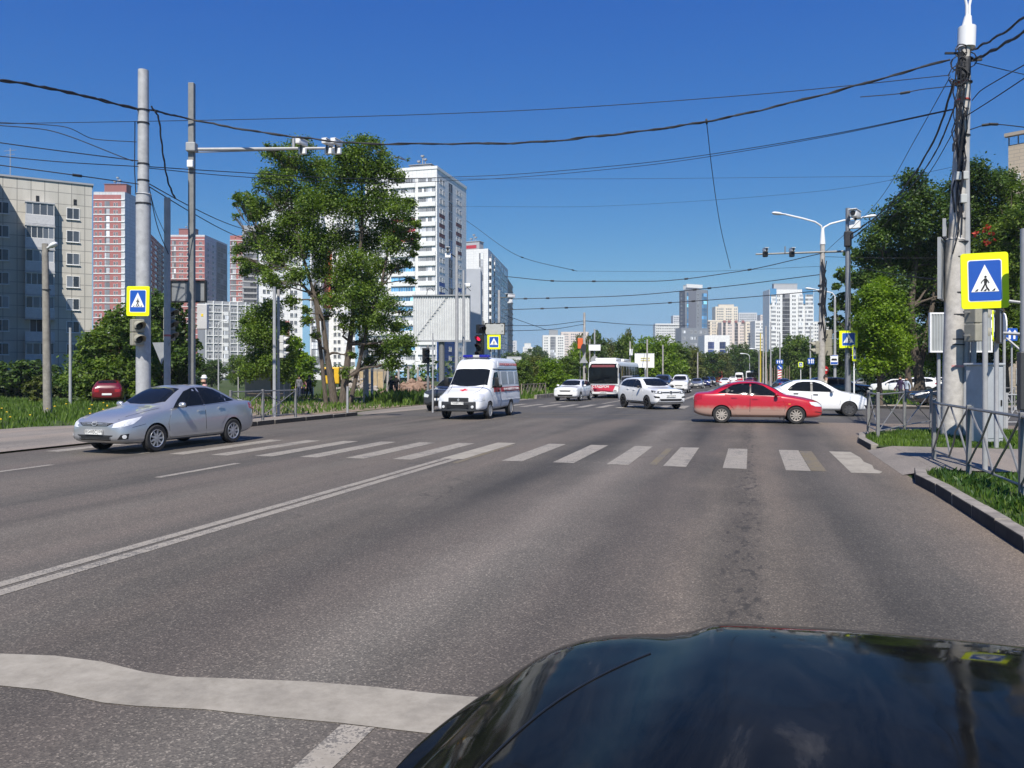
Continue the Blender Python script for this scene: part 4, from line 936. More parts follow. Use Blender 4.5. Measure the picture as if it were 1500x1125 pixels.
for sg in (1, -1):
    for k in (0, 1): c.panel('headlight', 'front', [(sg * (.86 + .12 * k) + .045 * math.cos(t), .60 + .045 * math.sin(t)) for t in [i * math.pi / 5 for i in range(10)]], M_DKGREY, off=.02, grid=.05)
c.panel('bumper_gap', 'front', [(-1.15, .50), (-1.15, .515), (1.15, .515), (1.15, .50)], M_DKGREY, off=.004)
plate_obj(root, L / 2 + .02, .47, 'АО394', txt2='59')
for v in ('left', 'right'):
    k = 0
    for a0, a1 in ((.35, 1.25), (1.4, 2.3), (2.45, 3.9), (4.05, 5.4), (5.55, 6.9), (7.05, 8.4), (8.55, 9.9), (10.0, 11.2)):
        low = v == 'right' and a0 in (.35, 5.55)
        c.panel('side_window', v, [(a0, 1.2 if not low else .4), (a0, 2.48), (a1, 2.48), (a1, 1.2 if not low else .4)], M_GLASS, off=.008, grid=.3)
    c.panel('skirt_panel', v, [(.1, .36), (.1, .95), (1.9, .95), (1.9, .36)], BUSR, off=.006, grid=.2)
pod = MB(); pod.cbox((0, 0, 0), (2.6, 1.7, .26), .1); pod.cbox((-4, 0, .0), (3.2, 1.8, .22), .08)
o = pod.build('roof_unit', BUSW, root, True, True); o.location = (L / 2 - 2.4, 0, 3.0)
for sg in (1, -1):
    mirr = MB(); mirr.cbox((.22, sg * 1.32, 2.15), (.12, .2, .42), .03); mirr.tube([(0, sg * 1.15, 2.6), (.22, sg * 1.32, 2.55), (.22, sg * 1.32, 2.3)], .02, 6)
    o = mirr.build('wing_mirror', M_BLACK, root, True, True); o.location = (L / 2 - .1, 0, 0)
wp = MB(); wp.tube([(0, .15, 1.14), (.03, .75, 1.32)], .02, 6); wp.tube([(0, -.6, 1.14), (.03, -.05, 1.32)], .02, 6); o = wp.build('wiper', M_BLACK, root, local=True); o.location = (L / 2 + .02, 0, 0)

# ---------------- white hatchback by the bus
HATCH = variant(SUV, L=4.3, bw1=4.1, bw0=3.75)
HATCH = scaled(SUV, .96, .885, .96); HATCH.update(ws0=1.2, ws1=1.9, bw1=4.1, bw0=3.75, rr=.06)
HS = {k: [(a * .96, b * .885) for a, b in v] for k, v in SUVSIDE.items()}
pc = A(831, 54.5)
root, c, f = sedan('white_hatchback', 'white hatchback rolling up beside the city bus', WHITE, (pc.x, pc.y + 2.1, gz(pc.y) + .006), HD_S - R(4), HATCH, wx=(.86, 3.44), r=.31, spokes=5, side=HS, detail=True, handle=WHITE)
front_generic(root, c, f, HATCH['L'], None, None, H=1.12)
plate_obj(root, HATCH['L'] / 2 + .02, .50, None)
# ================================================================== BUILDINGS
M_FRAME = mat('white_window_frame', (0.72, 0.72, 0.71), 0.5, var=0.05)
M_FRAMEG = mat('grey_window_frame', (0.22, 0.22, 0.23), 0.5, var=0.05)
def pane_mat(name, col, rough=0.12):
    """glass whose panes differ a little, as curtains and rooms do"""
    m = bpy.data.materials.new(name); m.use_nodes = True; nt = m.node_tree; b = nt.nodes['Principled BSDF']
    g = N(nt, 'ShaderNodeNewGeometry'); oi = N(nt, 'ShaderNodeObjectInfo')
    ad = N(nt, 'ShaderNodeMath', operation='ADD'); nt.links.new(g.outputs['Random Per Island'], ad.inputs[0]); nt.links.new(oi.outputs['Random'], ad.inputs[1])
    fr = N(nt, 'ShaderNodeMath', operation='FRACT'); nt.links.new(ad.outputs[0], fr.inputs[0])
    r = ramp(nt, fr.outputs[0], [(0, tuple(c * .45 for c in col)), (.6, col), (.86, tuple(min(1, c * 1.8 + .02) for c in col)), (.97, tuple(min(1, c * 3 + .09) for c in col))])
    nt.links.new(r.outputs[0], b.inputs['Base Color']); b.inputs['Roughness'].default_value = rough
    return m
M_PANE = pane_mat('window_glass', (0.06, 0.07, 0.085))
M_PANEG = pane_mat('balcony_glass', (0.27, 0.28, 0.30), 0.22)
M_PANEB = pane_mat('blue_glass', (0.08, 0.25, 0.46), 0.15)
M_PANEN = pane_mat('navy_glass', (0.03, 0.05, 0.16), 0.12)
M_PANER = pane_mat('red_glass', (0.33, 0.02, 0.04), 0.15)
M_PANEK = pane_mat('dark_loggia', (0.035, 0.035, 0.04), 0.5)
TM = {}
def win_tmpl(w, h, nx, nz=1, glass=None, frame=None, fr=.07, dp=.09):
    glass = glass or M_PANE; frame = frame or M_FRAME
    key = (round(w, 2), round(h, 2), nx, nz, glass.name, frame.name)
    if key in TM: return TM[key]
    mb = MB()
    for x in (-w / 2 + fr / 2, w / 2 - fr / 2): mb.box((x, -dp / 2, h / 2), (fr, dp, h))
    for z in (fr / 2, h - fr / 2): mb.box((0, -dp / 2, z), (w - 2 * fr, dp * .96, fr))
    for i in range(1, nx): mb.box((-w / 2 + w * i / nx, -dp * .45, h / 2), (fr * .8, dp * .9, h - 2 * fr))
    for i in range(1, nz): mb.box((0, -dp * .42, h * i / nz), (w - 2 * fr, dp * .84, fr * .7))
    for i in range(nx): mb.box((-w / 2 + w * (i + .5) / nx, -.02, h / 2), (w / nx, .04, h - fr), mi=1)
    me = mb.mesh('window', [frame, glass])
    TM[key] = (mb, me, [frame, glass]); return TM[key]

class Facade:
    def __init__(s, p0, p1):
        s.p0 = Vector((p0[0], p0[1], 0)); d = Vector((p1[0], p1[1], 0)) - s.p0; s.L = d.length; s.e = d / s.L
        s.n = Vector((s.e.y, -s.e.x, 0))
        s.M = Matrix.Translation(s.p0) @ Matrix(((s.e.x, -s.n.x, 0, 0), (s.e.y, -s.n.y, 0, 0), (0, 0, 1, 0), (0, 0, 0, 1)))
    def x(s, px):                     # distance along the wall of the point seen at a pixel column
        k = (px - CX) / F; r = Vector(plan(k, 1.0)); 
        # p0 + e*t = r*q
        det = s.e.x * -r.y + s.e.y * r.x
        return (-s.p0.x * -r.y + -s.p0.y * r.x) / det
class Building:
    def __init__(s, name, label, cat='building', base=None, group=None):
        s.root = thing(name, label, cat, base, 0, group); s.base = Vector(base); s.n = 0; s.rest = {}; s.bld = name
    def put(s, t, M, name='window', lim=100):
        if s.n < lim:
            o = link(name, t[1], s.root); o.matrix_local = Matrix.Translation(-s.base) @ M; s.n += 1
        else:
            key = tuple(m.name for m in t[2])
            if key not in s.rest: s.rest[key] = (MB(), t[2])
            s.rest[key][0].join(t[0], M)
    def wall(s, poly, z0, z1, m, name='wall', roof=None):
        mb = MB(); n = len(poly); uv = []; acc = 0
        for i in range(n):
            a = poly[i]; b = poly[(i + 1) % n]; Ld = math.hypot(b[0] - a[0], b[1] - a[1])
            mb.add([(a[0], a[1], z0), (b[0], b[1], z0), (b[0], b[1], z1), (a[0], a[1], z1)], [(0, 1, 2, 3)], 0)
            uv += [acc, z0, acc + Ld, z0, acc + Ld, z1, acc, z1]; acc += Ld
        mb.add([(p[0], p[1], z1) for p in poly], [tuple(range(n))], 1 if roof else 0); 
        for p in poly: uv += [p[0], p[1]]
        mb.uv = uv
        return mb.build(name, [m, roof] if roof else m, s.root)
    def slab(s, f, x0, x1, z0, z1, out, m, name, inn=0.0, mb=None):
        own = mb is None; mb = mb or MB()
        T = f.M @ Matrix.Translation(((x0 + x1) / 2, -(out - inn) / 2 - inn * 0, (z0 + z1) / 2))
        mb.box((0, 0, 0), (x1 - x0, out, z1 - z0), M=f.M @ Matrix.Translation(((x0 + x1) / 2, -out / 2, (z0 + z1) / 2)))
        if own:
            uv = []; mb.uv = None
            return mb.build(name, m, s.root)
    def finish(s):
        for i, (k, (mb, ms)) in enumerate(s.rest.items()):
            o = mb.build('window', ms, s.root); o['kind'] = 'stuff'
def foot(pl, pc, pr):
    PL, PC, PR = (Vector(A(*p)).to_2d() for p in (pl, pc, pr)); return [tuple(PL), tuple(PC), tuple(PR), tuple(PL + PR - PC)]
def deep(pl, pc, dp):
    PL, PC = (Vector(A(*p)).to_2d() for p in (pl, pc)); e = (PC - PL).normalized(); b = Vector((-e.y, e.x)) * dp
    return [tuple(PL), tuple(PC), tuple(PC + b), tuple(PL + b)]
def topz(py, d): return CAMH + (HZ - py) / F * d

W_WHITE = panel_wall('white_cladding', (0.80, 0.80, 0.79), (0.74, 0.74, 0.74), (0.42, 0.43, 0.45), 1.2, 0.98, 0.02, 0.35)
W_GREYC = panel_wall('pale_grey_cladding', (0.60, 0.61, 0.63), (0.55, 0.56, 0.58), (0.33, 0.34, 0.36), 2.4, 1.5, 0.05, 0.4)
W_PANEL = panel_wall('concrete_panels', (0.56, 0.53, 0.47), (0.50, 0.48, 0.43), (0.26, 0.25, 0.23), 1.45, 1.42, 0.045, 0.9)
W_RED = panel_wall('red_brick_panel', (0.40, 0.145, 0.135), (0.36, 0.13, 0.12), (0.30, 0.12, 0.11), 0.8, 0.35, 0.02, 0.4, 0.5)
W_DKRED = panel_wall('accent_and_shaded_red', (0.20, 0.06, 0.055), (0.17, 0.05, 0.05), (0.14, 0.05, 0.05), 0.8, 0.35, 0.02, 0.4, 0.5)  # red with one tower's shade put into the colour; also accent panels
W_BEIGE = panel_wall('beige_brick', (0.52, 0.43, 0.33), (0.47, 0.39, 0.30), (0.36, 0.31, 0.26), 0.9, 0.32, 0.03, 0.6, 0.5)
W_CREAM = mat('cream_render', (0.72, 0.64, 0.52), 0.9, var=0.06, scale=.1)
W_PINK = mat('pinkish_render', (0.68, 0.59, 0.53), 0.9, var=0.06, scale=.1)
W_OFFW = mat('off_white_render', (0.72, 0.71, 0.68), 0.9, var=0.06, scale=.1)
W_TGREY = mat('tower_grey', (0.20, 0.22, 0.25), 0.7, var=0.1, scale=.1)
W_GRYLOW = mat('grey_render', (0.30, 0.31, 0.33), 0.85, var=0.1, scale=.3)
W_NAVY = panel_wall('navy_cladding', (0.018, 0.07, 0.24), (0.022, 0.085, 0.28), (0.01, 0.03, 0.1), 3.0, 1.5, 0.06, 0.4)
W_LBLUE = mat('light_blue_cladding', (0.22, 0.42, 0.60), 0.7, var=0.06)
W_ORANGE = mat('orange_cladding', (0.55, 0.13, 0.05), 0.7, var=0.08)
M_ROOF = mat('roof_felt', (0.10, 0.10, 0.105), 0.95, var=0.2)
M_TRIMW = mat('white_trim', (0.74, 0.74, 0.73), 0.7, var=0.05)

def roof_bits(b, f, x, z, w=5, h=2.6, m=None, mast=True, back=4):
    mb = MB(); c = f.M @ Vector((x, back, z + h / 2)); a = math.atan2(f.e.y, f.e.x)
    mb.box(c, (w, 4, h), a); mb.box(c + Vector((0, 0, h / 2 + .1)), (w + .5, 4.5, .2), a)
    mb.build('roof_house', m or M_TRIMW, b.root)
    if mast:
        mb = MB(); 
        for k, hh in ((0, 3.2), (.9, 2.1), (-1.2, 1.6)):
            q = f.M @ Vector((x + k, back, z + h)); mb.tube([q, q + Vector((0, 0, hh))], .14, 6); mb.box(q + Vector((0, 0, hh)), (.9, .9, .5), a)
        mb.build('roof_vents', M_SIGNBACK, b.root)

# --- grey panel block, nearest on the left
b = Building('panel_block', 'grey concrete panel apartment block with glazed balconies at far left', base=A(60, 99))
poly = deep((-60, 93.9), (135, 101), 12); f = Facade(poly[0], poly[1]); zt_ = topz(272, 101)
b.wall(poly, -2, zt_, W_PANEL, roof=M_ROOF)
up_ = MB(); up_.box((0, 0, 0), (f.L + .3, 12.3, .22), M=f.M @ Matrix.Translation((f.L / 2, 6, zt_ + .1))); up_.build('parapet_cap', W_GRYLOW, b.root)
# wing that stands forward on the far left and shades the wall
xw = f.x(-6); q0 = f.M @ Vector((xw, -.2, 0)); q1 = f.M @ Vector((xw, -22, 0)); q2 = f.M @ Vector((xw - 14, -22, 0)); q3 = f.M @ Vector((xw - 14, -.2, 0))
b.wall([tuple(q.to_2d()) for q in (q3, q2, q1, q0)], -2, zt_ - .1, W_PANEL, 'wing_wall', M_ROOF)
M_PARA = mat('balcony_parapet', (0.50, 0.51, 0.53), 0.8, var=0.12)
for k in range(9):
    zs_ = topz(322, 100) - k * 2.83
    t = win_tmpl(1.45, 1.45, 2)
    for px in (107, 3):
        o = b.put(t, f.M @ Matrix.Translation((f.x(px), 0, zs_)))
        b.slab(f, f.x(px) - .8, f.x(px) + .8, zs_ - .06, zs_, .18, M_TRIMW, 'sill')
    x0, x1 = f.x(37), f.x(80); wB = x1 - x0
    mb = MB(); mb.box((0, 0, 0), (wB, 1.1, .14), M=f.M @ Matrix.Translation(((x0 + x1) / 2, -.56, zs_ - 1.12)))
    mb.box((0, 0, 0), (wB, .07, 1.05), M=f.M @ Matrix.Translation(((x0 + x1) / 2, -1.1, zs_ - .52)))
    for xx in (x0 + .04, x1 - .04): mb.box((0, 0, 0), (.07, 1.0, 1.05), M=f.M @ Matrix.Translation((xx, -.56, zs_ - .52)))
    mb.build('balcony', M_PARA, b.root)
    if k not in (5, 7):
        b.put(win_tmpl(wB - .1, 1.45, 5 if k % 2 else 4, 1), f.M @ Matrix.Translation(((x0 + x1) / 2, -1.02, zs_ + .02)))
        sd_ = MB(); 
        for xx in (x0 + .05, x1 - .05): sd_.box((0, 0, 0), (.05, 1.0, 1.45), M=f.M @ Matrix.Translation((xx, -.52, zs_ + .73)))
        sd_.build('balcony_glass', M_PANE, b.root)
    else:
        b.put(win_tmpl(2.2, 1.9, 3, 1, M_PANEK), f.M @ Matrix.Translation(((x0 + x1) / 2, 0, zs_ - .3)))
    mb = MB(); mb.box((0, 0, 0), (wB + .1, 1.2, .1), M=f.M @ Matrix.Translation(((x0 + x1) / 2, -.6, zs_ + 1.54))); mb.build('balcony_slab', M_PARA, b.root)
for px in (55, 110):
    mb = MB(); mb.box((0, 0, 0), (.35, .06, .7), M=f.M @ Matrix.Translation((f.x(px), -.02, zt_ - 2.3))); mb.build('roof_vent_hole', M_BLACK, b.root)
mb = MB(); q = f.M @ Vector((f.x(14), 3, zt_)); mb.tube([q, q + Vector((0, 0, 4.2))], .05, 6); mb.tube([q + Vector((-1, 0, 3.9)), q + Vector((1, 0, 3.9))], .03, 5); mb.tube([q + Vector((-.7, 0, 3.4)), q + Vector((.7, 0, 3.4))], .03, 5); mb.build('antenna', M_SIGNBACK, b.root)
q = f.M @ Vector((f.x(77), 4, zt_)); mb = MB(); mb.cbox(q + Vector((0, 0, .35)), (1.6, 1.6, .7), .1); mb.build('chimney', W_GRYLOW, b.root)
b.finish()

def tower(name, label, fp, z1, wall, fh, nfl, ztop_off, front=(), side=(), roof=M_ROOF, skin=None, sskin=None, trim=None, fcols=None, cat='building', z0=-4, lim=100):
    """front / side: list of (px0, px1, kind, ...) columns repeated on every floor"""
    A0 = fp[0]; b = Building(name, label, cat, (fp[1][0], fp[1][1], gz(fp[1][1])))
    b.wall(fp, z0, z1, wall, roof=roof)
    fs = [Facade(fp[0], fp[1]), Facade(fp[1], fp[2])]
    for fi, (f, cols, sk) in enumerate(zip(fs, (front, side), (skin, sskin))):
        if sk:
            for (m, x0, x1, za, zb) in sk:
                xa = f.x(x0) if x0 is not None else 0; xb = f.x(x1) if x1 is not None else f.L
                poly = [tuple((f.M @ Vector((x, y, 0))).to_2d()) for x, y in ((xa, .02), (xa, -.12), (xb, -.12), (xb, .02))]
                b.wall(poly, za, zb, m, 'cladding', None)
        if trim:
            mb = MB()
            for k in range(nfl + 1):
                z = z1 - ztop_off - k * fh + 2.0
                if z > z0 + 4: mb.box((0, 0, 0), (f.L * .995, .30, trim[0]), M=f.M @ Matrix.Translation((f.L / 2, -.15, z)))
            if fi in trim[2]: mb.build('floor_bands', trim[1], b.root)
        for c in cols:
            xa, xb = f.x(c[0]), f.x(c[1]); kind = c[2]; n = c[3] if len(c) > 3 else 1
            out = .13 if sk else 0.0
            for k in range(nfl):
                z = z1 - ztop_off - k * fh
                if z < z0 + 3: continue
                if kind == 'win':
                    wv = (xb - xa) / n
                    for i in range(n): b.put(win_tmpl(wv * .72, fh * .5, 2), f.M @ Matrix.Translation((xa + wv * (i + .5), -out, z - fh * .25)), lim=lim)
                elif kind == 'band':
                    g = c[4] if len(c) > 4 else M_PANEG
                    if callable(g): g = g(k)
                    b.put(win_tmpl(xb - xa, fh * .48, n, 1, g), f.M @ Matrix.Translation(((xa + xb) / 2, -out, z - fh * .24)), lim=lim)
                elif kind == 'full':
                    g = c[4] if len(c) > 4 else M_PANEK
                    if callable(g): g = g(k)
                    b.put(win_tmpl(xb - xa, fh * .92, n, 2, g, M_FRAMEG), f.M @ Matrix.Translation(((xa + xb) / 2, -out, z - fh * .46)), lim=lim)
                elif kind == 'balc':
                    g = c[4] if len(c) > 4 else M_PANEG
                    b.put(win_tmpl(xb - xa, fh * .55, n, 1, g), f.M @ Matrix.Translation(((xa + xb) / 2, -.9, z - fh * .2)), lim=lim)
            if kind == 'balc':
                mb = MB()
                for k in range(nfl):
                    z = z1 - ztop_off - k * fh
                    if z > z0 + 3: mb.box((0, 0, 0), (xb - xa, .95, fh * .42), M=f.M @ Matrix.Translation(((xa + xb) / 2, -.48, z - fh * .42)))
                mb.build('balcony_fronts', c[5] if len(c) > 5 else M_TRIMW, b.root)
    return b, fs

# --- red and white tower behind it
fp = foot((137, 325), (183, 325), (207, 339)); z1 = topz(281, 325)
b, (f, f2) = tower('red_tower', 'tall red and white tower just right of the grey panel block', fp, z1, W_GREYC, 3.0, 24, 5.2,
    front=[(139, 143, 'win'), (145, 150, 'win'), (153.5, 161, 'full', 3, M_PANEG), (166, 173.5, 'win', 2)], skin=[(W_RED, 137, 177.5, -4, z1 - 1.2)], trim=(.34, M_TRIMW, (0,)))
roof_bits(b, f, f.L * .62, z1, 9, 3.5, W_RED); b.finish()
# --- red one seen edge on, its shade put into the wall colour
fp = foot((203, 398), (216, 400), (247, 470)); z1 = topz(338, 400)
b, (f, f2) = tower('shaded_red_tower', 'shaded red tower half hidden behind the thick left pole', fp, z1, W_DKRED, 3.0, 24, 4.5, side=[(219, 223, 'win'), (226, 230, 'win', 1), (232, 236, 'full', 2, M_PANEK), (238, 244, 'win', 2)], trim=(.45, mat('dull_trim', (.4, .38, .37), .8, var=.1), (1,)))
b.finish()
fp = foot((249, 430), (300, 430), (333, 462)); z1 = topz(344, 430)
b, (f, f2) = tower('red_slab_tower', 'red and white tower with dark gridded right side behind the thin square pole', fp, z1, W_GREYC, 3.0, 25, 4.6,
    front=[(252, 258, 'full', 2, M_PANEG), (262, 269, 'win', 2), (273, 279, 'win'), (291, 297, 'win')], skin=[(W_RED, 249, 300, -4, z1 - 1)], trim=(.32, M_TRIMW, (0,)),
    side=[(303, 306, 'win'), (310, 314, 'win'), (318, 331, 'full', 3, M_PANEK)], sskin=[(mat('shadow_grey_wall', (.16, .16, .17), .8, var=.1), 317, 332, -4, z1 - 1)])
roof_bits(b, f, f.L * .45, z1, 9, 3.5, W_RED); b.finish()
fp = foot((337, 430), (357, 430), (362, 440)); z1 = topz(345, 430)
b, (f, f2) = tower('pink_tower', 'narrow pink and white tower left of the big tree', fp, z1, W_RED, 3.0, 25, 4.6, front=[(338, 346, 'full', 3, M_PANEG), (349, 355, 'win', 2)], trim=(.32, M_TRIMW, (0,)))
b.finish()
fp = foot((355, 418), (377, 420), (382, 432)); z1 = topz(331, 420)
b, (f, f2) = tower('loggia_tower', 'dark tower of stacked loggias just left of the big tree', fp, z1, W_GRYLOW, 3.0, 25, 4.4, front=[(357, 376, 'full', 4, M_PANEK)], trim=(.9, mat('loggia_front', (.36, .35, .34), .8, var=.1), (0,)))
b.finish()
# --- grey ten storey block
fp = deep((301, 283), (372, 292), 14); z1 = topz(441, 285)
b, (f, f2) = tower('grey_block', 'low grey ten storey block with white floor lines behind the left poles', fp, z1, W_GRYLOW, 2.78, 10, 3.2,
    front=[(305, 310, 'win'), (315, 323, 'win', 2), (327, 334, 'balc', 4), (338, 346, 'win', 2), (350, 357, 'win', 2), (361, 368, 'balc', 4)], trim=(.3, M_TRIMW, (0,)))
mb = MB()
for px in (301.5, 312.5, 325.5, 336.5, 348, 359.5, 371): mb.box((0, 0, 0), (.35, .4, z1), M=f.M @ Matrix.Translation((f.x(px), -.2, z1 / 2)))
mb.build('pilasters', M_TRIMW, b.root); b.finish()
# --- white pair behind the tree
fp = foot((379, 312), (470, 320), (474, 330)); z1 = topz(299, 312)
b, (f, f2) = tower('white_slab', 'white tower with light blue stripe seen through the left of the big tree', fp, z1, W_WHITE, 3.0, 21, 4.0,
    front=[(384, 396, 'win', 2), (402, 416, 'band', 6), (424, 436, 'win', 2), (456, 468, 'full', 4, M_PANEG)], skin=[(W_LBLUE, 443, 454, 6, z1 - 6), (W_RED, 418, 424, -3, 22)])
roof_bits(b, f, f.L * .4, z1, 8, 3); b.finish()
fp = foot((474, 330), (556, 322), (562, 340)); z1 = topz(303, 326)
b, (f, f2) = tower('white_orange_tower', 'white tower with orange panels seen through the right of the big tree', fp, z1, W_WHITE, 3.0, 21, 4.0,
    front=[(488, 500, 'win', 2), (505, 520, 'band', 6), (526, 534, 'full', 3, M_PANEG), (538, 552, 'win', 2)], skin=[(W_ORANGE, 475, 486, 28, 52), (W_LBLUE, 520.5, 525.5, 4, z1 - 5)])
b.finish()
# --- tall white tower
fp = foot((535, 246), (640, 240), (683, 267)); z1 = topz(247, 240)
cm = lambda k: M_PANER if k in (4, 5, 6) else (M_PANEB if k in (9, 10, 11, 12, 13, 15, 17) else M_PANEG)
b, (f, f2) = tower('white_tower', 'tallest white tower with red and blue balcony panes behind the billboard', fp, z1, W_WHITE, 2.98, 20, 3.2,
    front=[(573, 608.5, 'band', 10, cm), (612.5, 638.5, 'band', 9), (540, 568, 'band', 9)],
    side=[(643.5, 651.5, 'win', 2), (657, 662.5, 'full', 2, lambda k: M_PANEN if k in (6, 7, 10) else M_PANEK), (668, 676, 'win', 2)], lim=120)
mb = MB()
for k in range(20):
    z = z1 - 3.2 - k * 2.98
    for x0, x1 in ((540, 568), (573, 608.5), (612.5, 638.5)):
        mb.box((0, 0, 0), (f.x(x1) - f.x(x0), .5, 1.3), M=f.M @ Matrix.Translation(((f.x(x0) + f.x(x1)) / 2, -.26, z - 1.4)))
mb.build('balcony_fronts', M_TRIMW, b.root)
acc = [(W_DKRED, 3, 7), (mat('blue_panel', (.03, .08, .3), .6, var=.06), 10, 13)]
for m_, k0, k1 in acc:
    for k in range(k0, k1):
        z = z1 - 3.2 - k * 2.98
        for x0, x1 in ((643.5, 651.5), (668, 676)): b.slab(f2, f2.x(x0), f2.x(x1), z - 2.0, z - .8, .05, m_, 'accent_panel')
b.wall([tuple((f2.M @ Vector((x, y, 0))).to_2d()) for x, y in ((-.1, .05), (-.1, -.3), (f2.L * .62, -.3), (f2.L * .62, .05))], -4, topz(495, 250), W_NAVY, 'navy_base')
for k in range(4):
    for px in (646, 658): b.put(win_tmpl(2.4, 1.6, 4), f2.M @ Matrix.Translation((f2.x(px), -.31, 8.2 - 2.9 * k)))
b.slab(f, f.x(560), f.L, .2, 2.2, 1.2, W_LBLUE, 'base_canopy'); b.slab(f, f.x(560), f.L, -3, .2, .6, M_PANEK, 'shop_front')
roof_bits(b, f, f.x(612), z1, 7, 2.0, M_SIGNBACK); 
mb = MB(); mb.box((0, 0, 0), (f.L + .3, .3, .9), M=f.M @ Matrix.Translation((f.L / 2, -.02, z1 + .4))); mb.box((0, 0, 0), (f2.L + .3, .3, .9), M=f2.M @ Matrix.Translation((f2.L / 2, -.02, z1 + .4))); mb.build('parapet', M_TRIMW, b.root)
b.finish()
# --- second white tower with a glazed side
fp = foot((660, 337), (715, 330), (744, 398)); z1 = topz(364, 330)
b, (f, f2) = tower('white_glazed_tower', 'white tower with stacked glazed balconies right of the tallest tower', fp, z1, W_WHITE, 3.0, 17, 3.0,
    front=[(702, 708, 'full', 3, M_PANEG)], side=[(716.5, 720.5, 'balc', 3), (722, 731, 'balc', 5), (733, 743, 'full', 6, M_PANEG)], sskin=None)
roof_bits(b, f, f.x(688), z1, 7, 3.6, W_WHITE); b.slab(f, f.x(683), f.x(698), z1 + .4, z1 + 1.8, .3, mat('roof_red_band', (.45, .03, .05), .6, var=.05), 'red_band'); b.finish()
fp = foot((655, 300), (704, 300), (706, 312)); z1 = topz(394, 300)
b, (f, f2) = tower('grey_lower_block', 'windowless grey block in front of the white glazed tower', fp, z1, mat('slate_render', (.40, .42, .46), .8, var=.08, scale=.2), 3.0, 12, 3.0); b.finish()
fp = foot((736, 400), (741, 400), (751, 450)); z1 = topz(403, 400)
b, (f, f2) = tower('far_glazed_tower', 'slim dark glazed tower end beside the traffic lights', fp, z1, W_GREYC, 3.0, 16, 3.0, side=[(742, 750, 'full', 5, M_PANEK)], trim=(.6, W_GRYLOW, (1,))); b.finish()
# --- distant blocks
def far(name, label, x0, x1, py, d, m, cols, fh=3.0, d1=None, skin=None, off=3.0, trim=None, lim=100):
    fp = deep((x0, d), (x1, d1 or d), 16); z1 = topz(py, d); nf = int((z1 + 2) / fh)
    b, fs = tower(name, label, fp, z1, m, fh, nf, off, front=cols, skin=skin, trim=trim, z0=-6, lim=lim); return b, fs, z1
b, (f, _), z1 = far('white_far_block', 'white distant block with dark roof house above the left treeline', 795, 827, 491, 900, W_OFFW, [(797, 803, 'win', 3), (806, 814, 'full', 4, M_PANEG), (817, 825, 'win', 3)]); roof_bits(b, f, f.x(811), z1, 10, 6, M_SIGNBACK, False); b.finish()
b, (f, _), z1 = far('beige_far_block', 'beige distant block behind the white one left of the treeline', 822, 862, 486, 960, W_PINK, [(825, 833, 'win', 3), (836, 850, 'win', 5)]); b.finish()
b, (f, _), z1 = far('small_far_tower', 'small grey distant tower right of the traffic lights', 743, 757, 499, 1000, W_GREYC, [(745, 755, 'win', 4)]); b.finish()
b, (f, _), z1 = far('domed_far_block', 'small white distant building with stepped top over the trees', 766, 780, 508, 1100, W_OFFW, [(768, 778, 'win', 4)]); roof_bits(b, f, f.x(773), z1, 9, 5, W_OFFW, False); b.finish()
b, (f, _), z1 = far('white_far_slab', 'wide whitish distant slab left of the blue glass tower', 960, 998, 474, 930, W_OFFW, [(961, 997, 'win', 14)], trim=(.8, M_TRIMW, (0,))); b.finish()
b, (f, _), z1 = far('hazy_slab', 'faint tall slab just behind the blue glass tower', 986, 998, 462, 1150, W_GREYC, [(987, 996, 'win', 4)]); b.finish()
fp = foot((1003.5, 690), (1036, 700), (1037, 715)); z1 = topz(424, 695)
b, (f, f2) = tower('blue_glass_tower', 'slender grey tower with blue glass strips on the skyline', fp, z1, W_TGREY, 3.3, 23, 4.5, front=[(1006, 1017, 'full', 4, M_PANEB), (1021, 1024, 'win'), (1028, 1035.5, 'full', 3, M_PANEB)], z0=-6)
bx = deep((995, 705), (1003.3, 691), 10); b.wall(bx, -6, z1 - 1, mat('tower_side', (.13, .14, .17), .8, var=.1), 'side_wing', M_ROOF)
ff = Facade(bx[0], bx[1]); 
for k in range(22): b.put(win_tmpl(2.6, 1.7, 2), ff.M @ Matrix.Translation((ff.L * .4, 0, z1 - 5 - k * 3.3)))
b.slab(f, f.x(1005), f.x(1028), z1 + 1.2, z1 + 4.2, 1.0, M_TRIMW, 'roof_crown'); roof_bits(b, f, f.L * .4, z1, 14, 3.5, M_TRIMW, False)
b.wall(deep((998, 660), (1038, 668), 10), -6, topz(480, 660), W_TGREY, 'podium', M_ROOF); ff = Facade(*deep((998, 660), (1038, 668), 10)[:2])
for k in range(6):
    for px in (1002, 1013, 1019, 1026, 1033): b.put(win_tmpl(2.6, 2.2, 2, 1, M_PANEG), ff.M @ Matrix.Translation((ff.x(px), 0, 34 - k * 5.2)))
b.finish()
b, (f, _), z1 = far('cream_round_tower', 'tall cream tower with rounded top in the middle of the skyline', 1048, 1081, 449, 940, W_CREAM, [(1050, 1060, 'win', 4), (1063, 1072, 'win', 3), (1075, 1080, 'win', 2)]); roof_bits(b, f, f.L * .5, z1, 18, 2.5, W_CREAM, False); b.finish()
b, (f, _), z1 = far('cream_left_block', 'cream stepped block right next to the blue glass tower', 1033, 1058, 469, 830, W_CREAM, [(1035, 1040, 'full', 2, M_PANEK), (1043, 1049, 'win', 3), (1051, 1057, 'win', 2)], trim=(.5, W_CREAM, (0,))); b.finish()
b, (f, _), z1 = far('pink_mid_block', 'pinkish block with red roof trims below the cream tower', 1057, 1092, 472, 810, W_PINK, [(1059, 1063, 'full', 2, M_PANEK), (1066, 1072, 'win', 3), (1076, 1081, 'full', 2, M_PANEK), (1084, 1090, 'win', 3)])
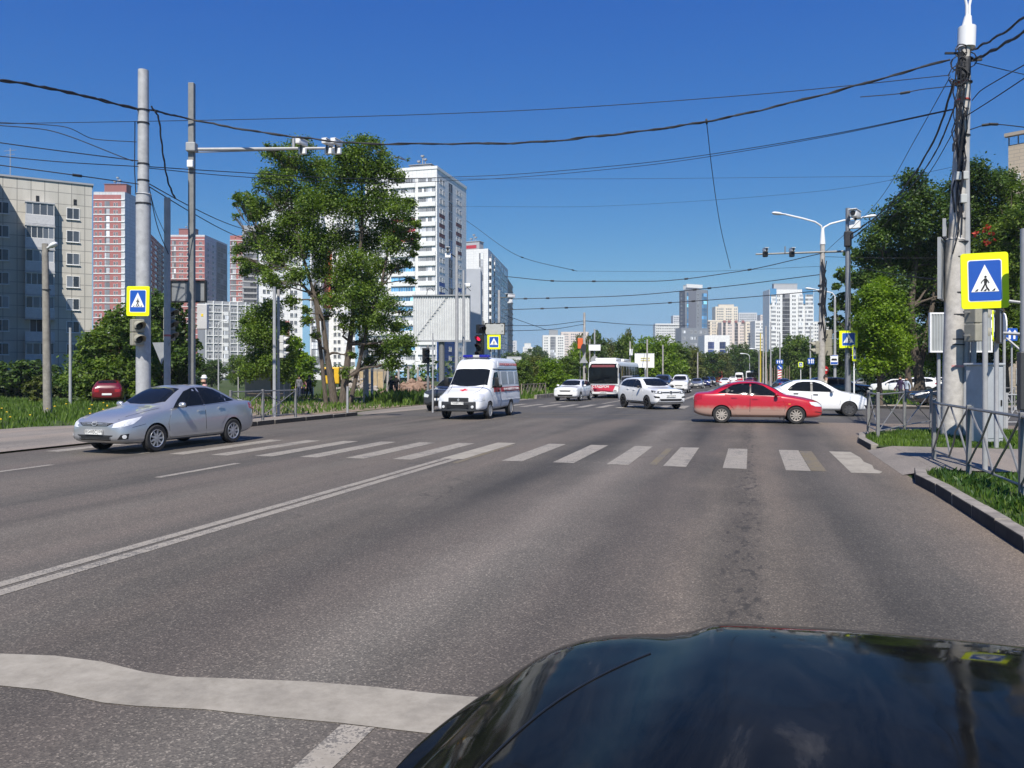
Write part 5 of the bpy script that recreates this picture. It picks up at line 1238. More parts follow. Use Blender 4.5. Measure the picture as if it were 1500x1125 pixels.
for px in (1061, 1068, 1078, 1088): b.slab(f, f.x(px - 2), f.x(px + 2), z1 - .5, z1 + 1.8, 1.2, W_RED, 'roof_dormer')
b.finish()
b, (f, _), z1 = far('cream_end_block', 'plain cream block end left of the white banded block', 1092, 1106, 471, 805, W_CREAM, [(1094, 1104, 'win', 3)]); b.finish()
b, (f, _), z1 = far('banded_block', 'white horizontally banded block left of the white skyline tower', 1106, 1128, 470, 780, W_OFFW, [(1107, 1127, 'band', 10)]); b.finish()
b, (f, _), z1 = far('grey_back_block', 'pale grey block peeping over the cream roofs', 1082, 1109, 458, 1080, W_GREYC, [(1083, 1108, 'win', 9)]); b.finish()
b, (f, _), z1 = far('brick_back_block', 'faint red topped block peeping left of the white skyline tower', 1114, 1129, 461, 1120, W_PINK, [(1115, 1128, 'win', 5)]); b.finish()
b, (f, _), z1 = far('white_office', 'low white office with curved dark windows above the trees', 1032, 1069, 491, 470, W_WHITE, [(1037, 1046, 'full', 4, M_PANEN), (1054, 1063, 'full', 4, M_PANEN)], fh=4.5, off=6); b.finish()
b, (f, _), z1 = far('white_skyline_tower', 'broad white tower with dark middle strip on the right skyline', 1127, 1192, 424, 610, W_WHITE, [(1129, 1136, 'balc', 4), (1138, 1143, 'win', 2), (1146, 1157, 'full', 3, M_PANEK), (1160, 1166, 'win', 2), (1169, 1176, 'balc', 4), (1179, 1190, 'balc', 5)], fh=3.1, off=5)
roof_bits(b, f, f.x(1152), z1, 18, 4.5, W_WHITE, False)
for x0, x1 in ((1127.5, 1137), (1175, 1191)): b.slab(f, f.x(x0), f.x(x1), z1 - 11, z1 + .6, .8, M_PANEB, 'corner_glass')
b.finish()
b, (f, _), z1 = far('white_right_block', 'narrow white block seen right of the skyline tower', 1188, 1215, 471, 720, W_OFFW, [(1190, 1199, 'win', 3), (1203, 1212, 'win', 3)]); b.finish()
# --- brick block at the right edge
fp = foot((1477, 72), (1640, 66), (1660, 80)); z1 = topz(213, 72)
b, (f, f2) = tower('brick_block', 'beige brick block with roof railing behind trees at far right', fp, z1, W_BEIGE, 2.9, 7, 3.4, front=[(1505, 1530, 'win', 1), (1550, 1575, 'win', 1), (1488, 1497, 'win', 1)])
b.slab(f, -.2, f.L, z1 + .7, z1 + 1.0, .5, W_BEIGE, 'roof_cornice'); mb = MB()
for i in range(12): q = f.M @ Vector((i * f.L / 11, .2, z1)); mb.tube([q, q + Vector((0, 0, .8))], .06, 6)
mb.build('roof_posts', W_GRYLOW, b.root); b.finish()
# ================================================================== TREES
L_POP = leaf_mat('poplar_leaves', [(0.055, 0.105, 0.014), (0.11, 0.185, 0.022), (0.20, 0.28, 0.05)], 0.4)
L_DARK = leaf_mat('dark_leaves', [(0.028, 0.06, 0.012), (0.055, 0.11, 0.017), (0.105, 0.165, 0.028)], 0.35)  # dark foliage; deep shade in the park tree is put into this colour
L_LIME = leaf_mat('lime_leaves', [(0.09, 0.17, 0.01), (0.15, 0.25, 0.014), (0.23, 0.34, 0.03)], 0.45)
L_MID = leaf_mat('mid_green_leaves', [(0.055, 0.105, 0.014), (0.10, 0.17, 0.02), (0.17, 0.235, 0.04)], 0.4)
L_OLIVE = leaf_mat('olive_leaves', [(0.07, 0.09, 0.02), (0.115, 0.14, 0.03), (0.17, 0.19, 0.05)], 0.35)
L_REDL = leaf_mat('red_leaves', [(0.30, 0.02, 0.02), (0.42, 0.04, 0.03), (0.5, 0.08, 0.05)], 0.3)

def leaf_cloud(clumps, n, leaf, seed, per=14, flat=0.8, spread=0.34, shell=0.45):
    """clumps: (x, y, z, rx, ry, rz); leaves gather in sprigs through each clump"""
    rg = np.random.default_rng(seed); C = np.array(clumps, float)
    wgt = C[:, 3] * C[:, 5]; wgt = wgt / wgt.sum(); ns = max(1, n // per)
    idx = rg.choice(len(C), ns, p=wgt)
    d = rg.normal(size=(ns, 3)); d /= np.linalg.norm(d, axis=1)[:, None]
    rad = (shell + (1 - shell) * rg.random(ns) ** 0.6) * np.where(rg.random(ns) < .18, 1.22, 1.0)
    sc = C[idx, :3] + d * C[idx, 3:6] * rad[:, None]
    sz = np.minimum(C[idx, 3], C[idx, 5]) * spread
    k = rg.poisson(per, ns); k = np.clip(k, 3, per * 3)
    own = np.repeat(np.arange(ns), k); m = len(own)
    p = sc[own] + rg.normal(size=(m, 3)) * (sz[own][:, None] * np.array([.55, .55, .42])) * .8
    nrm = rg.normal(size=(m, 3)); nrm[:, 2] = np.abs(nrm[:, 2]) + flat * .5; nrm += d[own] * .5
    nrm /= np.linalg.norm(nrm, axis=1)[:, None]
    t = np.cross(nrm, rg.normal(size=(m, 3))); t /= np.linalg.norm(t, axis=1)[:, None] + 1e-9
    b = np.cross(nrm, t); s = leaf * rg.uniform(.55, 1.3, m)[:, None]
    V = np.empty((m, 4, 3)); V[:, 0] = p - t * s * .6; V[:, 1] = p + b * s * .36 - nrm * s * .06; V[:, 2] = p + t * s * .6; V[:, 3] = p - b * s * .36 - nrm * s * .06
    return V.reshape(-1, 3), m
def leaf_mesh(name, V, m, mt):
    me = bpy.data.meshes.new(name)
    me.vertices.add(len(V)); me.vertices.foreach_set('co', V.ravel())
    me.loops.add(m * 4); me.loops.foreach_set('vertex_index', np.arange(m * 4))
    me.polygons.add(m); me.polygons.foreach_set('loop_start', np.arange(0, m * 4, 4)); me.polygons.foreach_set('loop_total', np.full(m, 4))
    me.update(); me.validate(); me.materials.append(mt); return me
def limb(mb, a, b, r0, r1, wob, rg, k=5):
    a = Vector(a); b = Vector(b); pts = []
    for i in range(k + 1):
        t = i / k; p = a.lerp(b, t); w = wob * math.sin(t * math.pi)
        pts.append(p + Vector((rg.uniform(-w, w), rg.uniform(-w, w), rg.uniform(-w, w) * .4 + w * .5)))
    mb.tube(pts, [r0 + (r1 - r0) * i / k for i in range(k + 1)], 7)
def tree_at(name, label, px, d, trunks, clumps, leaf, n, mt, seed, depth_sc=1.0, group=None, per=14, spread=.34, extra=None, limbs=True, cat='tree', shell=.45, bark=None):
    """trunks: polylines of (px, py, radius_m); clumps: (px, py, r_px[, depth offset m, vertical squash])"""
    base = A(px, d); rg = random.Random(seed); root = thing(name, label, cat, base, 0, group)
    mb = MB(); nodes = []
    for tr in trunks:
        pts = [W(q[0], q[1], d + (q[3] if len(q) > 3 else 0)) for q in tr]; pts[0].z = min(pts[0].z, base.z - .05)
        mb.tube(pts, [q[2] for q in tr], 10); nodes += [(p, q[2]) for p, q in zip(pts[1:], tr[1:])]
    C = []
    for c in clumps:
        off = c[3] if len(c) > 3 else rg.uniform(-1, 1) * depth_sc
        p = W(c[0], c[1], d + off); r = c[2] * d / F; sq = c[4] if len(c) > 4 else .82
        C.append((p.x, p.y, p.z, r, r, r * sq))
        if limbs and nodes:
            nd = min(nodes, key=lambda q: (q[0] - p).length + max(0, q[0].z - p.z) * 2)
            limb(mb, nd[0], p, min(.09, nd[1] * .55), .02, .25, rg)
            for _ in range(3): limb(mb, p.lerp(nd[0], .35), p + Vector((rg.uniform(-r, r), rg.uniform(-r, r), rg.uniform(-.3, 1) * r)) * .8, .03, .008, .12, rg, 4)
    mb.build('trunk', bark or M_BARK, root, True)
    V, m = leaf_cloud(C, n, leaf, seed, per=per, spread=spread, shell=shell)
    me = leaf_mesh('crown', V - np.array(base), m, mt); link('crown', me, root)
    return root, C

# the two-trunked tree left of centre
big = [(402, 224, 16), (425, 238, 24), (445, 215, 15), (458, 255, 26), (396, 262, 18), (414, 292, 24), (392, 215, 8), (362, 293, 15), (380, 303, 18), (350, 290, 8), (372, 315, 12), (345, 300, 6),
       (352, 364, 12), (372, 352, 18), (392, 360, 20), (350, 380, 8), (408, 380, 18), (365, 388, 12),
       (520, 222, 22), (545, 210, 13), (560, 222, 10), (500, 252, 28), (540, 250, 26), (565, 242, 18), (582, 258, 12), (480, 290, 28), (520, 300, 32), (556, 292, 26), (583, 305, 18), (600, 296, 9),
       (588, 340, 16), (606, 356, 10), (575, 358, 18), (605, 372, 6), (440, 322, 26), (432, 362, 22), (462, 350, 26), (500, 350, 28), (540, 352, 26), (552, 388, 20), (580, 390, 12), (595, 385, 8),
       (432, 402, 18), (502, 400, 24), (520, 430, 24), (490, 440, 16), (570, 445, 15), (556, 470, 20), (582, 480, 14), (528, 470, 20), (580, 505, 16), (596, 515, 9), (560, 512, 18), (540, 500, 14), (448, 470, 9), (500, 480, 9), (515, 520, 7),
       (415, 262, 16), (440, 285, 20), (385, 335, 14), (412, 345, 20), (418, 325, 16), (455, 300, 22), (600, 320, 12), (610, 345, 8), (385, 395, 12), (408, 420, 12), (538, 450, 20), (598, 500, 12), (540, 530, 13), (575, 530, 14), (520, 380, 22), (565, 330, 22), (470, 240, 14), (500, 228, 12), (425, 215, 12),
       (470, 398, 18), (548, 425, 16), (462, 428, 10), (480, 462, 9), (470, 375, 16), (498, 420, 16), (505, 465, 10), (535, 410, 18), (345, 318, 7), (358, 400, 8), (395, 410, 12), (425, 440, 12), (445, 455, 9), (460, 490, 8), (610, 330, 7), (600, 410, 8), (592, 455, 10), (505, 545, 8), (470, 440, 10), (380, 275, 10), (530, 204, 8), (595, 235, 6), (612, 362, 6)]
tree_at('poplar_tree', 'tall ragged poplar with two dark trunks beside the earth patch', 497, 47,
        [[(490, 592, .25), (484, 550, .2), (479, 520, .16), (473, 470, .12), (460, 430, .10), (445, 380, .09), (430, 320, .07), (420, 250, .03)],
         [(502, 592, .27), (506, 555, .21), (512, 505, .17), (518, 455, .13), (524, 400, .12), (530, 340, .09), (530, 270, .06), (540, 225, .03)],
         [(512, 505, .14), (540, 470, .09), (558, 420, .08), (572, 350, .05)], [(478, 500, .13), (462, 440, .1), (425, 395, .06), (380, 365, .03)]],
        big, .125, 125000, L_POP, 11, 2.0, spread=.8, shell=.1, per=26)
tree_at('poplar_sapling', 'smaller loose poplar left of the tall ragged poplar', 402, 50, [[(400, 592, .12), (398, 540, .1), (392, 490, .06), (388, 455, .03)]],
        [(382, 465, 22), (398, 450, 14), (370, 490, 20), (396, 495, 24), (412, 480, 14), (378, 525, 20), (402, 535, 22), (420, 520, 14), (362, 470, 10), (365, 545, 14), (418, 548, 14)], .13, 24000, L_POP, 12, 1.4, spread=.7, shell=.2)
tree_at('young_maple', 'low dense green tree between the left traffic pole and poplar', 430, 62, [[(428, 588, .14), (428, 560, .1), (430, 530, .06)]],
        [(428, 505, 16), (418, 528, 20), (442, 530, 18), (430, 552, 24), (412, 560, 16), (448, 560, 14)], .2, 11000, L_LIME, 13, 1.2)
# trees behind the silver car
tree_at('hedge_maple', 'wide bright green maple behind the crossing sign pole', 190, 52, [[(190, 612, .2), (188, 560, .15), (185, 510, .1)], [(190, 590, .12), (160, 540, .08), (150, 500, .05)]],
        [(185, 470, 26), (160, 490, 24), (140, 505, 22), (205, 490, 26), (175, 515, 30), (130, 535, 28), (150, 550, 28), (195, 540, 30), (215, 525, 26), (115, 560, 22), (172, 570, 24), (210, 575, 22), (140, 580, 20)], .21, 28000, L_MID, 14, 2.5)
tree_at('tall_hedge_tree', 'dark tree rising between the left traffic signal poles', 240, 56, [[(238, 605, .2), (240, 560, .15), (242, 490, .08)]],
        [(240, 440, 20), (225, 455, 22), (255, 455, 20), (240, 480, 28), (262, 485, 20), (225, 505, 26), (255, 515, 28), (240, 545, 30), (272, 530, 22), (268, 565, 24), (232, 575, 24), (285, 505, 12)], .22, 20000, L_DARK, 15, 2.0)
tree_at('shade_bush_tree', 'deep green bushy tree below the panel block by the concrete post', 40, 62, [[(40, 600, .2), (40, 560, .12)]],
        [(20, 548, 24), (45, 545, 22), (72, 552, 20), (95, 560, 20), (10, 575, 26), (40, 575, 28), (75, 580, 24), (-15, 555, 24), (100, 580, 18), (-30, 580, 24)], .30, 9000, L_DARK, 16, 2.0)
tree_at('lilac_bush', 'pale flowering bush at the foot of the lamp post', 62, 48, [[(62, 600, .06), (60, 580, .03)]],
        [(48, 570, 13), (62, 560, 12), (72, 575, 12), (56, 588, 14)], .22, 1800, L_OLIVE, 17, 1.0, cat='bush')
# right hand side
tree_at('park_tree', 'huge dark tree towering behind the right crossing', 1350, 54, [[(1352, 592, .36), (1345, 545, .30), (1338, 500, .27), (1334, 450, .22), (1340, 390, .18), (1352, 320, .1)], [(1336, 465, .2), (1310, 400, .12), (1290, 350, .07)], [(1338, 430, .2), (1385, 350, .12), (1420, 290, .06)]],
        [(1335, 262, 16), (1350, 285, 22), (1320, 300, 18), (1300, 325, 22), (1278, 350, 18), (1330, 330, 30), (1365, 310, 26), (1400, 280, 24), (1425, 250, 22), (1410, 310, 32), (1445, 275, 28), (1470, 265, 20), (1450, 320, 34), (1380, 350, 36), (1320, 370, 34), (1285, 385, 26), (1262, 375, 14), (1350, 390, 36), (1420, 365, 38), (1460, 380, 36),
         (1300, 420, 30), (1340, 430, 30), (1385, 405, 36), (1430, 420, 36), (1270, 410, 18), (1370, 450, 30), (1310, 455, 24), (1410, 460, 32), (1450, 455, 30), (1385, 490, 26), (1325, 480, 16)], .165, 100000, L_DARK, 21, 3.2, spread=.65, shell=.25)
tree_at('lime_tree', 'sunlit yellow green tree leaning over the white sedan', 1288, 47, [[(1290, 598, .16), (1288, 560, .13), (1286, 500, .1), (1290, 440, .05)]],
        [(1292, 418, 14), (1278, 432, 18), (1302, 438, 20), (1285, 460, 24), (1310, 465, 20), (1268, 470, 16), (1292, 492, 26), (1318, 500, 18), (1270, 505, 18), (1300, 522, 24), (1280, 535, 18), (1320, 530, 14), (1258, 450, 9)], .155, 30000, L_LIME, 22, 1.8, spread=.6, shell=.3)
tree_at('edge_tree', 'tall tree with reddish leaf sprays behind the big crossing sign', 1475, 50, [[(1475, 596, .25), (1472, 540, .2), (1468, 450, .15), (1470, 350, .08)]],
        [(1490, 285, 22), (1475, 320, 26), (1505, 320, 28), (1460, 350, 26), (1495, 360, 30), (1475, 395, 30), (1520, 390, 34), (1450, 420, 24), (1495, 430, 32), (1475, 465, 28), (1520, 470, 34), (1450, 490, 20), (1490, 505, 26), (1540, 340, 34), (1560, 420, 40), (1540, 500, 30)], .17, 42000, L_MID, 23, 2.2, spread=.55)
bs = A(1450, 49); V, m = leaf_cloud([tuple(W(x, y, 46)) + (r * .04, r * .04, r * .03) for x, y, r in ((1436, 342, 8), (1448, 335, 8), (1456, 346, 8), (1425, 352, 6), (1444, 352, 8))], 90, .2, 5, per=5)
ro = link('red_leaf_sprays', leaf_mesh('red_leaf_sprays', V - np.array(A(1475, 50)), m, L_REDL), bpy.data.objects['edge_tree'])
tree_at('understory_tree', 'small leafy tree behind the main right concrete pole', 1372, 60, [[(1375, 590, .1), (1372, 540, .07)]],
        [(1362, 485, 16), (1378, 500, 18), (1360, 512, 18), (1385, 525, 16), (1368, 532, 16), (1350, 500, 10)], .26, 5200, L_LIME, 24, 1.5)
tree_at('mid_right_tree', 'slim tree between the two right lamp poles', 1243, 85, [[(1243, 575, .2), (1243, 500, .12), (1246, 420, .05)]],
        [(1248, 370, 10), (1238, 400, 14), (1252, 410, 14), (1236, 440, 16), (1255, 450, 16), (1230, 475, 16), (1248, 490, 20), (1225, 510, 16), (1240, 525, 20), (1262, 505, 14), (1220, 450, 8), (1225, 420, 7)], .36, 8500, L_MID, 25, 2.5)

# background: three crowns, then copies of different size
def template(name, label, mt, seed, nl, leaf, lobes=13, tall=1.0):
    rg = random.Random(seed); C = []
    for i in range(lobes):
        z = .22 + .68 * (i + .5) / lobes; rr = .36 * math.sin(math.pi * min(.97, (z - .02))) ** .7
        a = i * 2.4 + rg.uniform(-.4, .4); q = rg.uniform(.35, 1) * rr
        r = rg.uniform(.13, .21); C.append((math.cos(a) * q, math.sin(a) * q, z, r, r, r * .85))
    C.append((0, 0, .45, .26, .26, .26)); C.append((0, 0, .70, .2, .2, .18)); C.append((.05, 0, .25, .3, .3, .16))
    root = thing(name, label, 'tree', (0, 0, 0)); mb = MB()
    mb.tube([(0, 0, -.02), (.01, 0, .2), (0, .01, .5), (.01, 0, .8)], [.032, .026, .018, .006], 8); mb.build('trunk', M_BARK, root, True)
    V, m = leaf_cloud(C, nl, leaf, seed, per=12, spread=.42); link('crown', leaf_mesh('crown', V, m, mt), root)
    return root
TPL = [template('roadside_tree', None, L_MID, 31, 9000, .042), template('roadside_maple', None, L_LIME, 32, 9000, .042), template('roadside_willow', None, L_OLIVE, 33, 8500, .04), template('roadside_oak', None, L_DARK, 34, 9000, .042)]
used_t = [False] * 4
def bg(k, px, d, wpx, top, label, cat='tree', low=0.0):
    o = TPL[k] if not used_t[k] else copy_tree(TPL[k]); used_t[k] = True
    p = A(px, d); h = (HZ - top) / F * d + CAMH - p.z; w = wpx / F * d
    o.location = (p.x, p.y, p.z - h * low); o.scale = (w * 1.15, w * 1.15, h * (1 + low) / .97); o.rotation_euler = (0, 0, (px * 7.3) % 6.28)
    o['label'] = label; o['category'] = cat; o['group'] = 'trees lining the far road'
for t in (
    (0, 762, 76, 46, 527, 'mid green bush tree just right of the ambulance roof'), (2, 784, 84, 50, 520, 'olive tree second right of the ambulance'),
    (1, 806, 78, 56, 527, 'bright lime bush above the white hatchback'), (0, 832, 84, 50, 522, 'mid green tree directly behind the white hatchback'),
    (1, 846, 96, 44, 505, 'bright lime tree left of the city bus roof'), (2, 851, 112, 36, 489, 'tall olive tree behind the signpost beside the bus'),
    (3, 872, 118, 40, 487, 'dark tree straight behind the city bus'), (2, 893, 122, 40, 497, 'olive tree over the rear of the city bus'),
    (0, 914, 116, 44, 492, 'mid green tree left of the white hoarding'), (2, 920, 130, 20, 481, 'slim pointed olive tree poking above the treeline'),
    (1, 945, 108, 60, 496, 'broad lime green tree behind the white hoarding'), (1, 972, 102, 56, 494, 'broad lime green tree behind the white suv roof'),
    (0, 992, 112, 50, 502, 'mid green tree under the blue glass tower'), (2, 1014, 124, 46, 507, 'olive tree below the low white office'),
    (3, 1036, 150, 46, 516, 'dark tree behind the white minibus'), (2, 1056, 170, 42, 515, 'olive tree over the distant tanker'),
    (3, 1080, 190, 40, 504, 'dark pointed tree above the distant buses'), (0, 1098, 200, 40, 512, 'mid green tree right above the rear of the red bus'),
    (3, 1120, 170, 44, 514, 'dark tree behind the row of pale posts'), (3, 1142, 150, 44, 508, 'dark tree behind the blue lane signs'),
    (0, 1168, 130, 56, 491, 'tall mid green tree under the white skyline tower'), (3, 1194, 110, 50, 503, 'dark tree behind the lane arrow sign'), (3, 1216, 100, 44, 500, 'dark tree behind the bus stop sign'),
    (3, 748, 230, 36, 516, 'dark distant tree left behind the green bushes'), (3, 786, 260, 40, 508, 'dark distant tree under the small white building'), (0, 770, 240, 30, 517, 'mid green distant tree right of the traffic light'),
    (3, 1330, 95, 70, 470, 'dark tree filling the shade behind the parked white cars'), (3, 1290, 100, 60, 480, 'dark tree behind the sunlit lime tree'), (3, 1395, 92, 70, 460, 'dark tree behind the grey control cabinet'), (3, 1450, 90, 70, 470, 'dark tree at the back of the right edge'),
    (3, 310, 120, 44, 528, 'dark tree below the grey ten storey block'), (0, 350, 110, 40, 520, 'mid green tree left behind the bus stop shelter')):
    bg(*t)
# far wood that reads as one mass
Cw = []
rg = random.Random(9)
for i in range(150):
    px = rg.uniform(690, 1330); d = rg.uniform(300, 420); p = A(px, d); h = rg.uniform(5, 9); Cw.append((p.x, p.y, p.z + h * .5, 6, 6, h * .6))
for i in range(70):
    px = rg.uniform(-80, 700); d = rg.uniform(150, 230); p = A(px, d); h = rg.uniform(3, 5); Cw.append((p.x, p.y, p.z + h * .5, 4, 4, h * .6))
V, m = leaf_cloud(Cw, 26000, 1.0, 77, per=10, spread=.5)
tag(link('distant_wood', leaf_mesh('distant_wood', V, m, L_DARK)), 'low dark distant wood along the skyline foot', 'wood', kind='stuff')
# ================================================================== STREET FURNITURE
def polez(p, py, d): return CAMH + (HZ - py) / F * d
def pole(name, label, cat, px, d, top, rb, rt, m, group=None, n=14, lean=0.0, square=False, z=0.0, cap=True):
    base = A(px, d, z); root = thing(name, label, cat, base, 0, group); zt = polez(px, top, d)
    mb = MB()
    if square: mb.cbox((base.x, base.y, (base.z + zt) / 2), (rb * 2, rb * 2, zt - base.z), .015, rz=YAW)
    else:
        tp = A(px + lean, d); mb.tube([(base.x, base.y, base.z - .1), (tp.x, tp.y, zt)], [rb, rt], n)
    mb.build('pole', m, root, not square)
    return root, base, zt
def rounded(w, h, r, n=4):
    pts = []
    for cx, cy, a0 in ((w / 2 - r, h / 2 - r, 0), (-w / 2 + r, h / 2 - r, 90), (-w / 2 + r, -h / 2 + r, 180), (w / 2 - r, -h / 2 + r, 270)):
        for i in range(n + 1): a = R(a0 + 90 * i / n); pts.append((cx + r * math.cos(a), cy + r * math.sin(a)))
    return pts
FACE = Matrix(((1, 0, 0, 0), (0, 0, -1, 0), (0, 1, 0, 0), (0, 0, 0, 1)))       # sign plane xy -> world xz, front towards -y
def flat(poly, y0, th, m, name, parent):
    mb = MB(); mb.prism(poly, -th, 0, M=Matrix.Translation((0, -y0, 0)) @ FACE); return mb.build(name, m, parent, local=True)
MAN = [[(.02, .30, .045)], [(-.02, .24), (.06, .24), (.08, .08), (.05, .0), (-.03, .0), (-.04, .1)], [(-.03, .01), (.02, .01), (-.03, -.12), (-.12, -.27), (-.17, -.25), (-.09, -.1)], [(.0, .01), (.05, .01), (.08, -.1), (.17, -.25), (.12, -.28), (.03, -.13)],
       [(-.02, .23), (-.03, .16), (-.10, .10), (-.13, .03), (-.16, .05), (-.12, .13)], [(.05, .23), (.12, .14), (.16, .05), (.13, .03), (.09, .11), (.03, .17)]]
def crossing_sign(name, label, c, yaw, w, h, two_sided=False, tilt=0.0, group=None):
    """blue crossing sign on a fluorescent board"""
    root = thing(name, label, 'road sign', c, yaw, group); root.rotation_euler = (0, tilt, yaw)
    flat(rounded(w, h, .05), 0, .025, M_FLUO, 'board', root)
    bw, bh = w * .68, h * .72; oy = -h * .0
    flat([(x, y + oy) for x, y in rounded(bw + .03, bh + .03, .04)], .004, .004, M_SIGNW, 'white_border', root)
    flat([(x, y + oy) for x, y in rounded(bw, bh, .035)], .008, .004, M_BLUE, 'blue_field', root)
    ty = -bh * .28 + oy; tt = bh * .40 + oy
    flat([(-bw * .43, ty), (bw * .43, ty), (0, tt)], .012, .004, M_SIGNW, 'white_triangle', root)
    s = bh * .62; f = MB(); M = Matrix.Translation((0, -.016, 0)) @ FACE
    cx, cy = .0, ty + .30 * s
    hc = MAN[0][0]; f.prism([(cx + (hc[0] + hc[2] * math.cos(t)) * s, cy + (hc[1] + hc[2] * math.sin(t)) * s) for t in [i * math.pi / 6 for i in range(12)]], -.004, 0, M=M)
    for p in MAN[1:]:
        q = [(cx + x * s, cy + y * s) for x, y in p]
        if sum(q[i - 1][0] * q[i][1] - q[i][0] * q[i - 1][1] for i in range(len(q))) < 0: q.reverse()
        f.prism(q, -.004, 0, M=M)
    for x in (-.30, -.02, .26): f.prism([(x * s * 1.1 - .02, ty + .012), (x * s * 1.1 + .05 * s, ty + .012), (x * s * 1.1 + .09 * s, ty + .05), (x * s * 1.1 + .02, ty + .05)], -.004, 0, M=M)
    f.build('walking_figure', M_INK, root, local=True)
    bk = MB(); bk.box((0, .03, h * .25), (w * .8, .03, .05)); bk.box((0, .03, -h * .25), (w * .8, .03, .05)); bk.build('bracket', M_GALV, root, local=True)
    return root
def traffic_light(name, label, c, yaw, n=3, s=.30, m=None, lit=None, visor=.22, lens=None):
    root = thing(name, label, 'traffic light', c, yaw); m = m or M_BEIGE; H = n * s * 1.12
    hb = MB()
    for i in range(n): hb.cbox((0, 0, H / 2 - s * .56 - i * s * 1.12), (s, s * .62, s * 1.08), .025)
    hb.box((0, s * .1, 0), (s * .7, s * .4, H * .98)); hb.build('housing', m, root, local=True)
    for i in range(n):
        z = H / 2 - s * .56 - i * s * 1.12
        on = lit == i
        lm = mat('red_light_on', (.9, .02, .05), .3, var=0, emit=(1, .02, .08, 1.3)) if on else mat('unlit_lens', (.02, .02, .022), .2, var=.1)
        d = MB(); d.lathe([(0, .012), (s * .33, .006), (s * .35, 0)], 18, Matrix.Translation((0, -s * .31, z)) @ Matrix.Rotation(R(90), 4, 'X')); d.build('lens', lm, root, True, True)
        v = MB(); vs = []; fs = []; K = 12
        for t in range(K + 1):
            a = R(-25 + 230 * t / K); ca, sa = math.cos(a), math.sin(a)
            ln = visor * s / .3 * (.45 + .55 * max(0, math.sin(a)))
            for r_ in (s * .41, s * .385): vs += [(r_ * ca, -s * .31, z + r_ * sa), (r_ * ca, -s * .31 - ln, z + r_ * sa - ln * .12)]
        for t in range(K):
            o = t * 4; q = o + 4
            fs += [(o, o + 1, q + 1, q), (o + 2, q + 2, q + 3, o + 3), (o + 1, o + 3, q + 3, q + 1)]
        v.add(vs, fs); v.build('visor', m, root, True, True)
    br = MB(); br.box((0, s * .45, H * .32), (.05, s * .5, .05)); br.box((0, s * .45, -H * .32), (.05, s * .5, .05)); br.build('bracket', M_GALV, root, local=True)
    return root
def lamp_head(mb, c, dirv, L=.75, w=.28, h=.17, mi=0):
    d = Vector(dirv).normalized(); a = math.atan2(d.y, d.x); pit = math.asin(max(-1, min(1, d.z)))
    M = Matrix.Translation(c) @ Matrix.Rotation(a, 4, 'Z') @ Matrix.Rotation(-pit, 4, 'Y') @ Matrix.Rotation(R(90), 4, 'Y') @ Matrix.Diagonal((h / w, 1, 1, 1))
    mb.lathe([(0, -L * .5), (w * .22, -L * .48), (w * .26, -L * .25), (w * .42, -L * .08), (w * .5, L * .12), (w * .46, L * .32), (w * .3, L * .45), (0, L * .5)], 14, M, mi)
M_LAMPW = mat('lamp_shell_white', (0.78, 0.78, 0.78), 0.35, var=.04)
def board_back(name, label, c, yaw, w, h, ribs=0, m=None, frame=.05, fm=None, cat='board', depth_=.08, holes=False):
    root = thing(name, label, cat, c, yaw); mb = MB()
    for x in (-w / 2 + frame / 2, w / 2 - frame / 2): mb.box((x, 0, 0), (frame, depth_, h))
    for z in (-h / 2 + frame / 2, h / 2 - frame / 2): mb.box((0, 0, z), (w - 2 * frame, depth_ * .98, frame))
    mb.build('frame', fm or M_SIGNBACK, root, local=True)
    p = MB(); p.box((0, depth_ * .1, 0), (w - frame * 1.2, depth_ * .5, h - frame * 1.2)); 
    for i in range(ribs): p.box((-w / 2 + w * (i + .5) / ribs, -depth_ * .28, 0), (w / ribs * .45, depth_ * .36, h - frame * 2.2))
    p.build('panel', m or M_SIGNBACK, root, local=True); return root
def camera_unit(name, label, c, yaw, box=True, s=1.0):
    root = thing(name, label, 'traffic camera', c, yaw); mb = MB()
    mb.cbox((0, 0, .16 * s), (.17 * s, .52 * s, .17 * s), .03); mb.box((0, -.05 * s, .26 * s), (.2 * s, .56 * s, .02 * s)); mb.build('camera_body', M_LAMPW, root, True, True)
    l = MB(); l.lathe([(0, .02), (.06 * s, .02), (.065 * s, 0)], 12, Matrix.Translation((0, -.27 * s, .16 * s)) @ Matrix.Rotation(R(90), 4, 'X')); l.build('lens', M_BLACK, root, True, True)
    if box:
        b = MB(); b.cbox((0, -.05 * s, -.12 * s), (.27 * s, .12 * s, .2 * s), .02); b.build('flash_box', M_SIGNW, root, local=True)
    k = MB(); k.tube([(0, .05, -.2 * s), (0, .05, .1 * s)], .03 * s, 6); k.build('mount', M_BLACK, root, local=True)
    return root

# ---- left side of the road
d1 = 24.5
b1 = A(210, d1); r1 = thing('thick_steel_pole', 'thick stepped steel pole by the left pavement, paint flaking at its foot', 'pole', b1)
zs1 = polez(0, 285, d1); zt1 = polez(0, 103, d1)
mb = MB(); mb.tube([(b1.x, b1.y, -.05), (b1.x, b1.y, zs1)], .215, 18); mb.tube([(b1.x, b1.y, zs1), (b1.x, b1.y, zs1 + .03)], [.24, .20], 18); mb.tube([(b1.x, b1.y, zs1), (b1.x, b1.y, zt1)], [.165, .155], 18)
M_P1 = mat('flaking_pole_paint', (0.40, 0.405, 0.415), .5, var=.2, scale=5, bump=.15)
mb.build('pole', M_P1, r1, True)
mb = MB(); 
for py in (163, 182, 242, 266, 300): z = polez(0, py, d1); rr = .23 if py > 285 else .175; mb.tube([(b1.x, b1.y, z), (b1.x, b1.y, z + .05)], rr, 16)
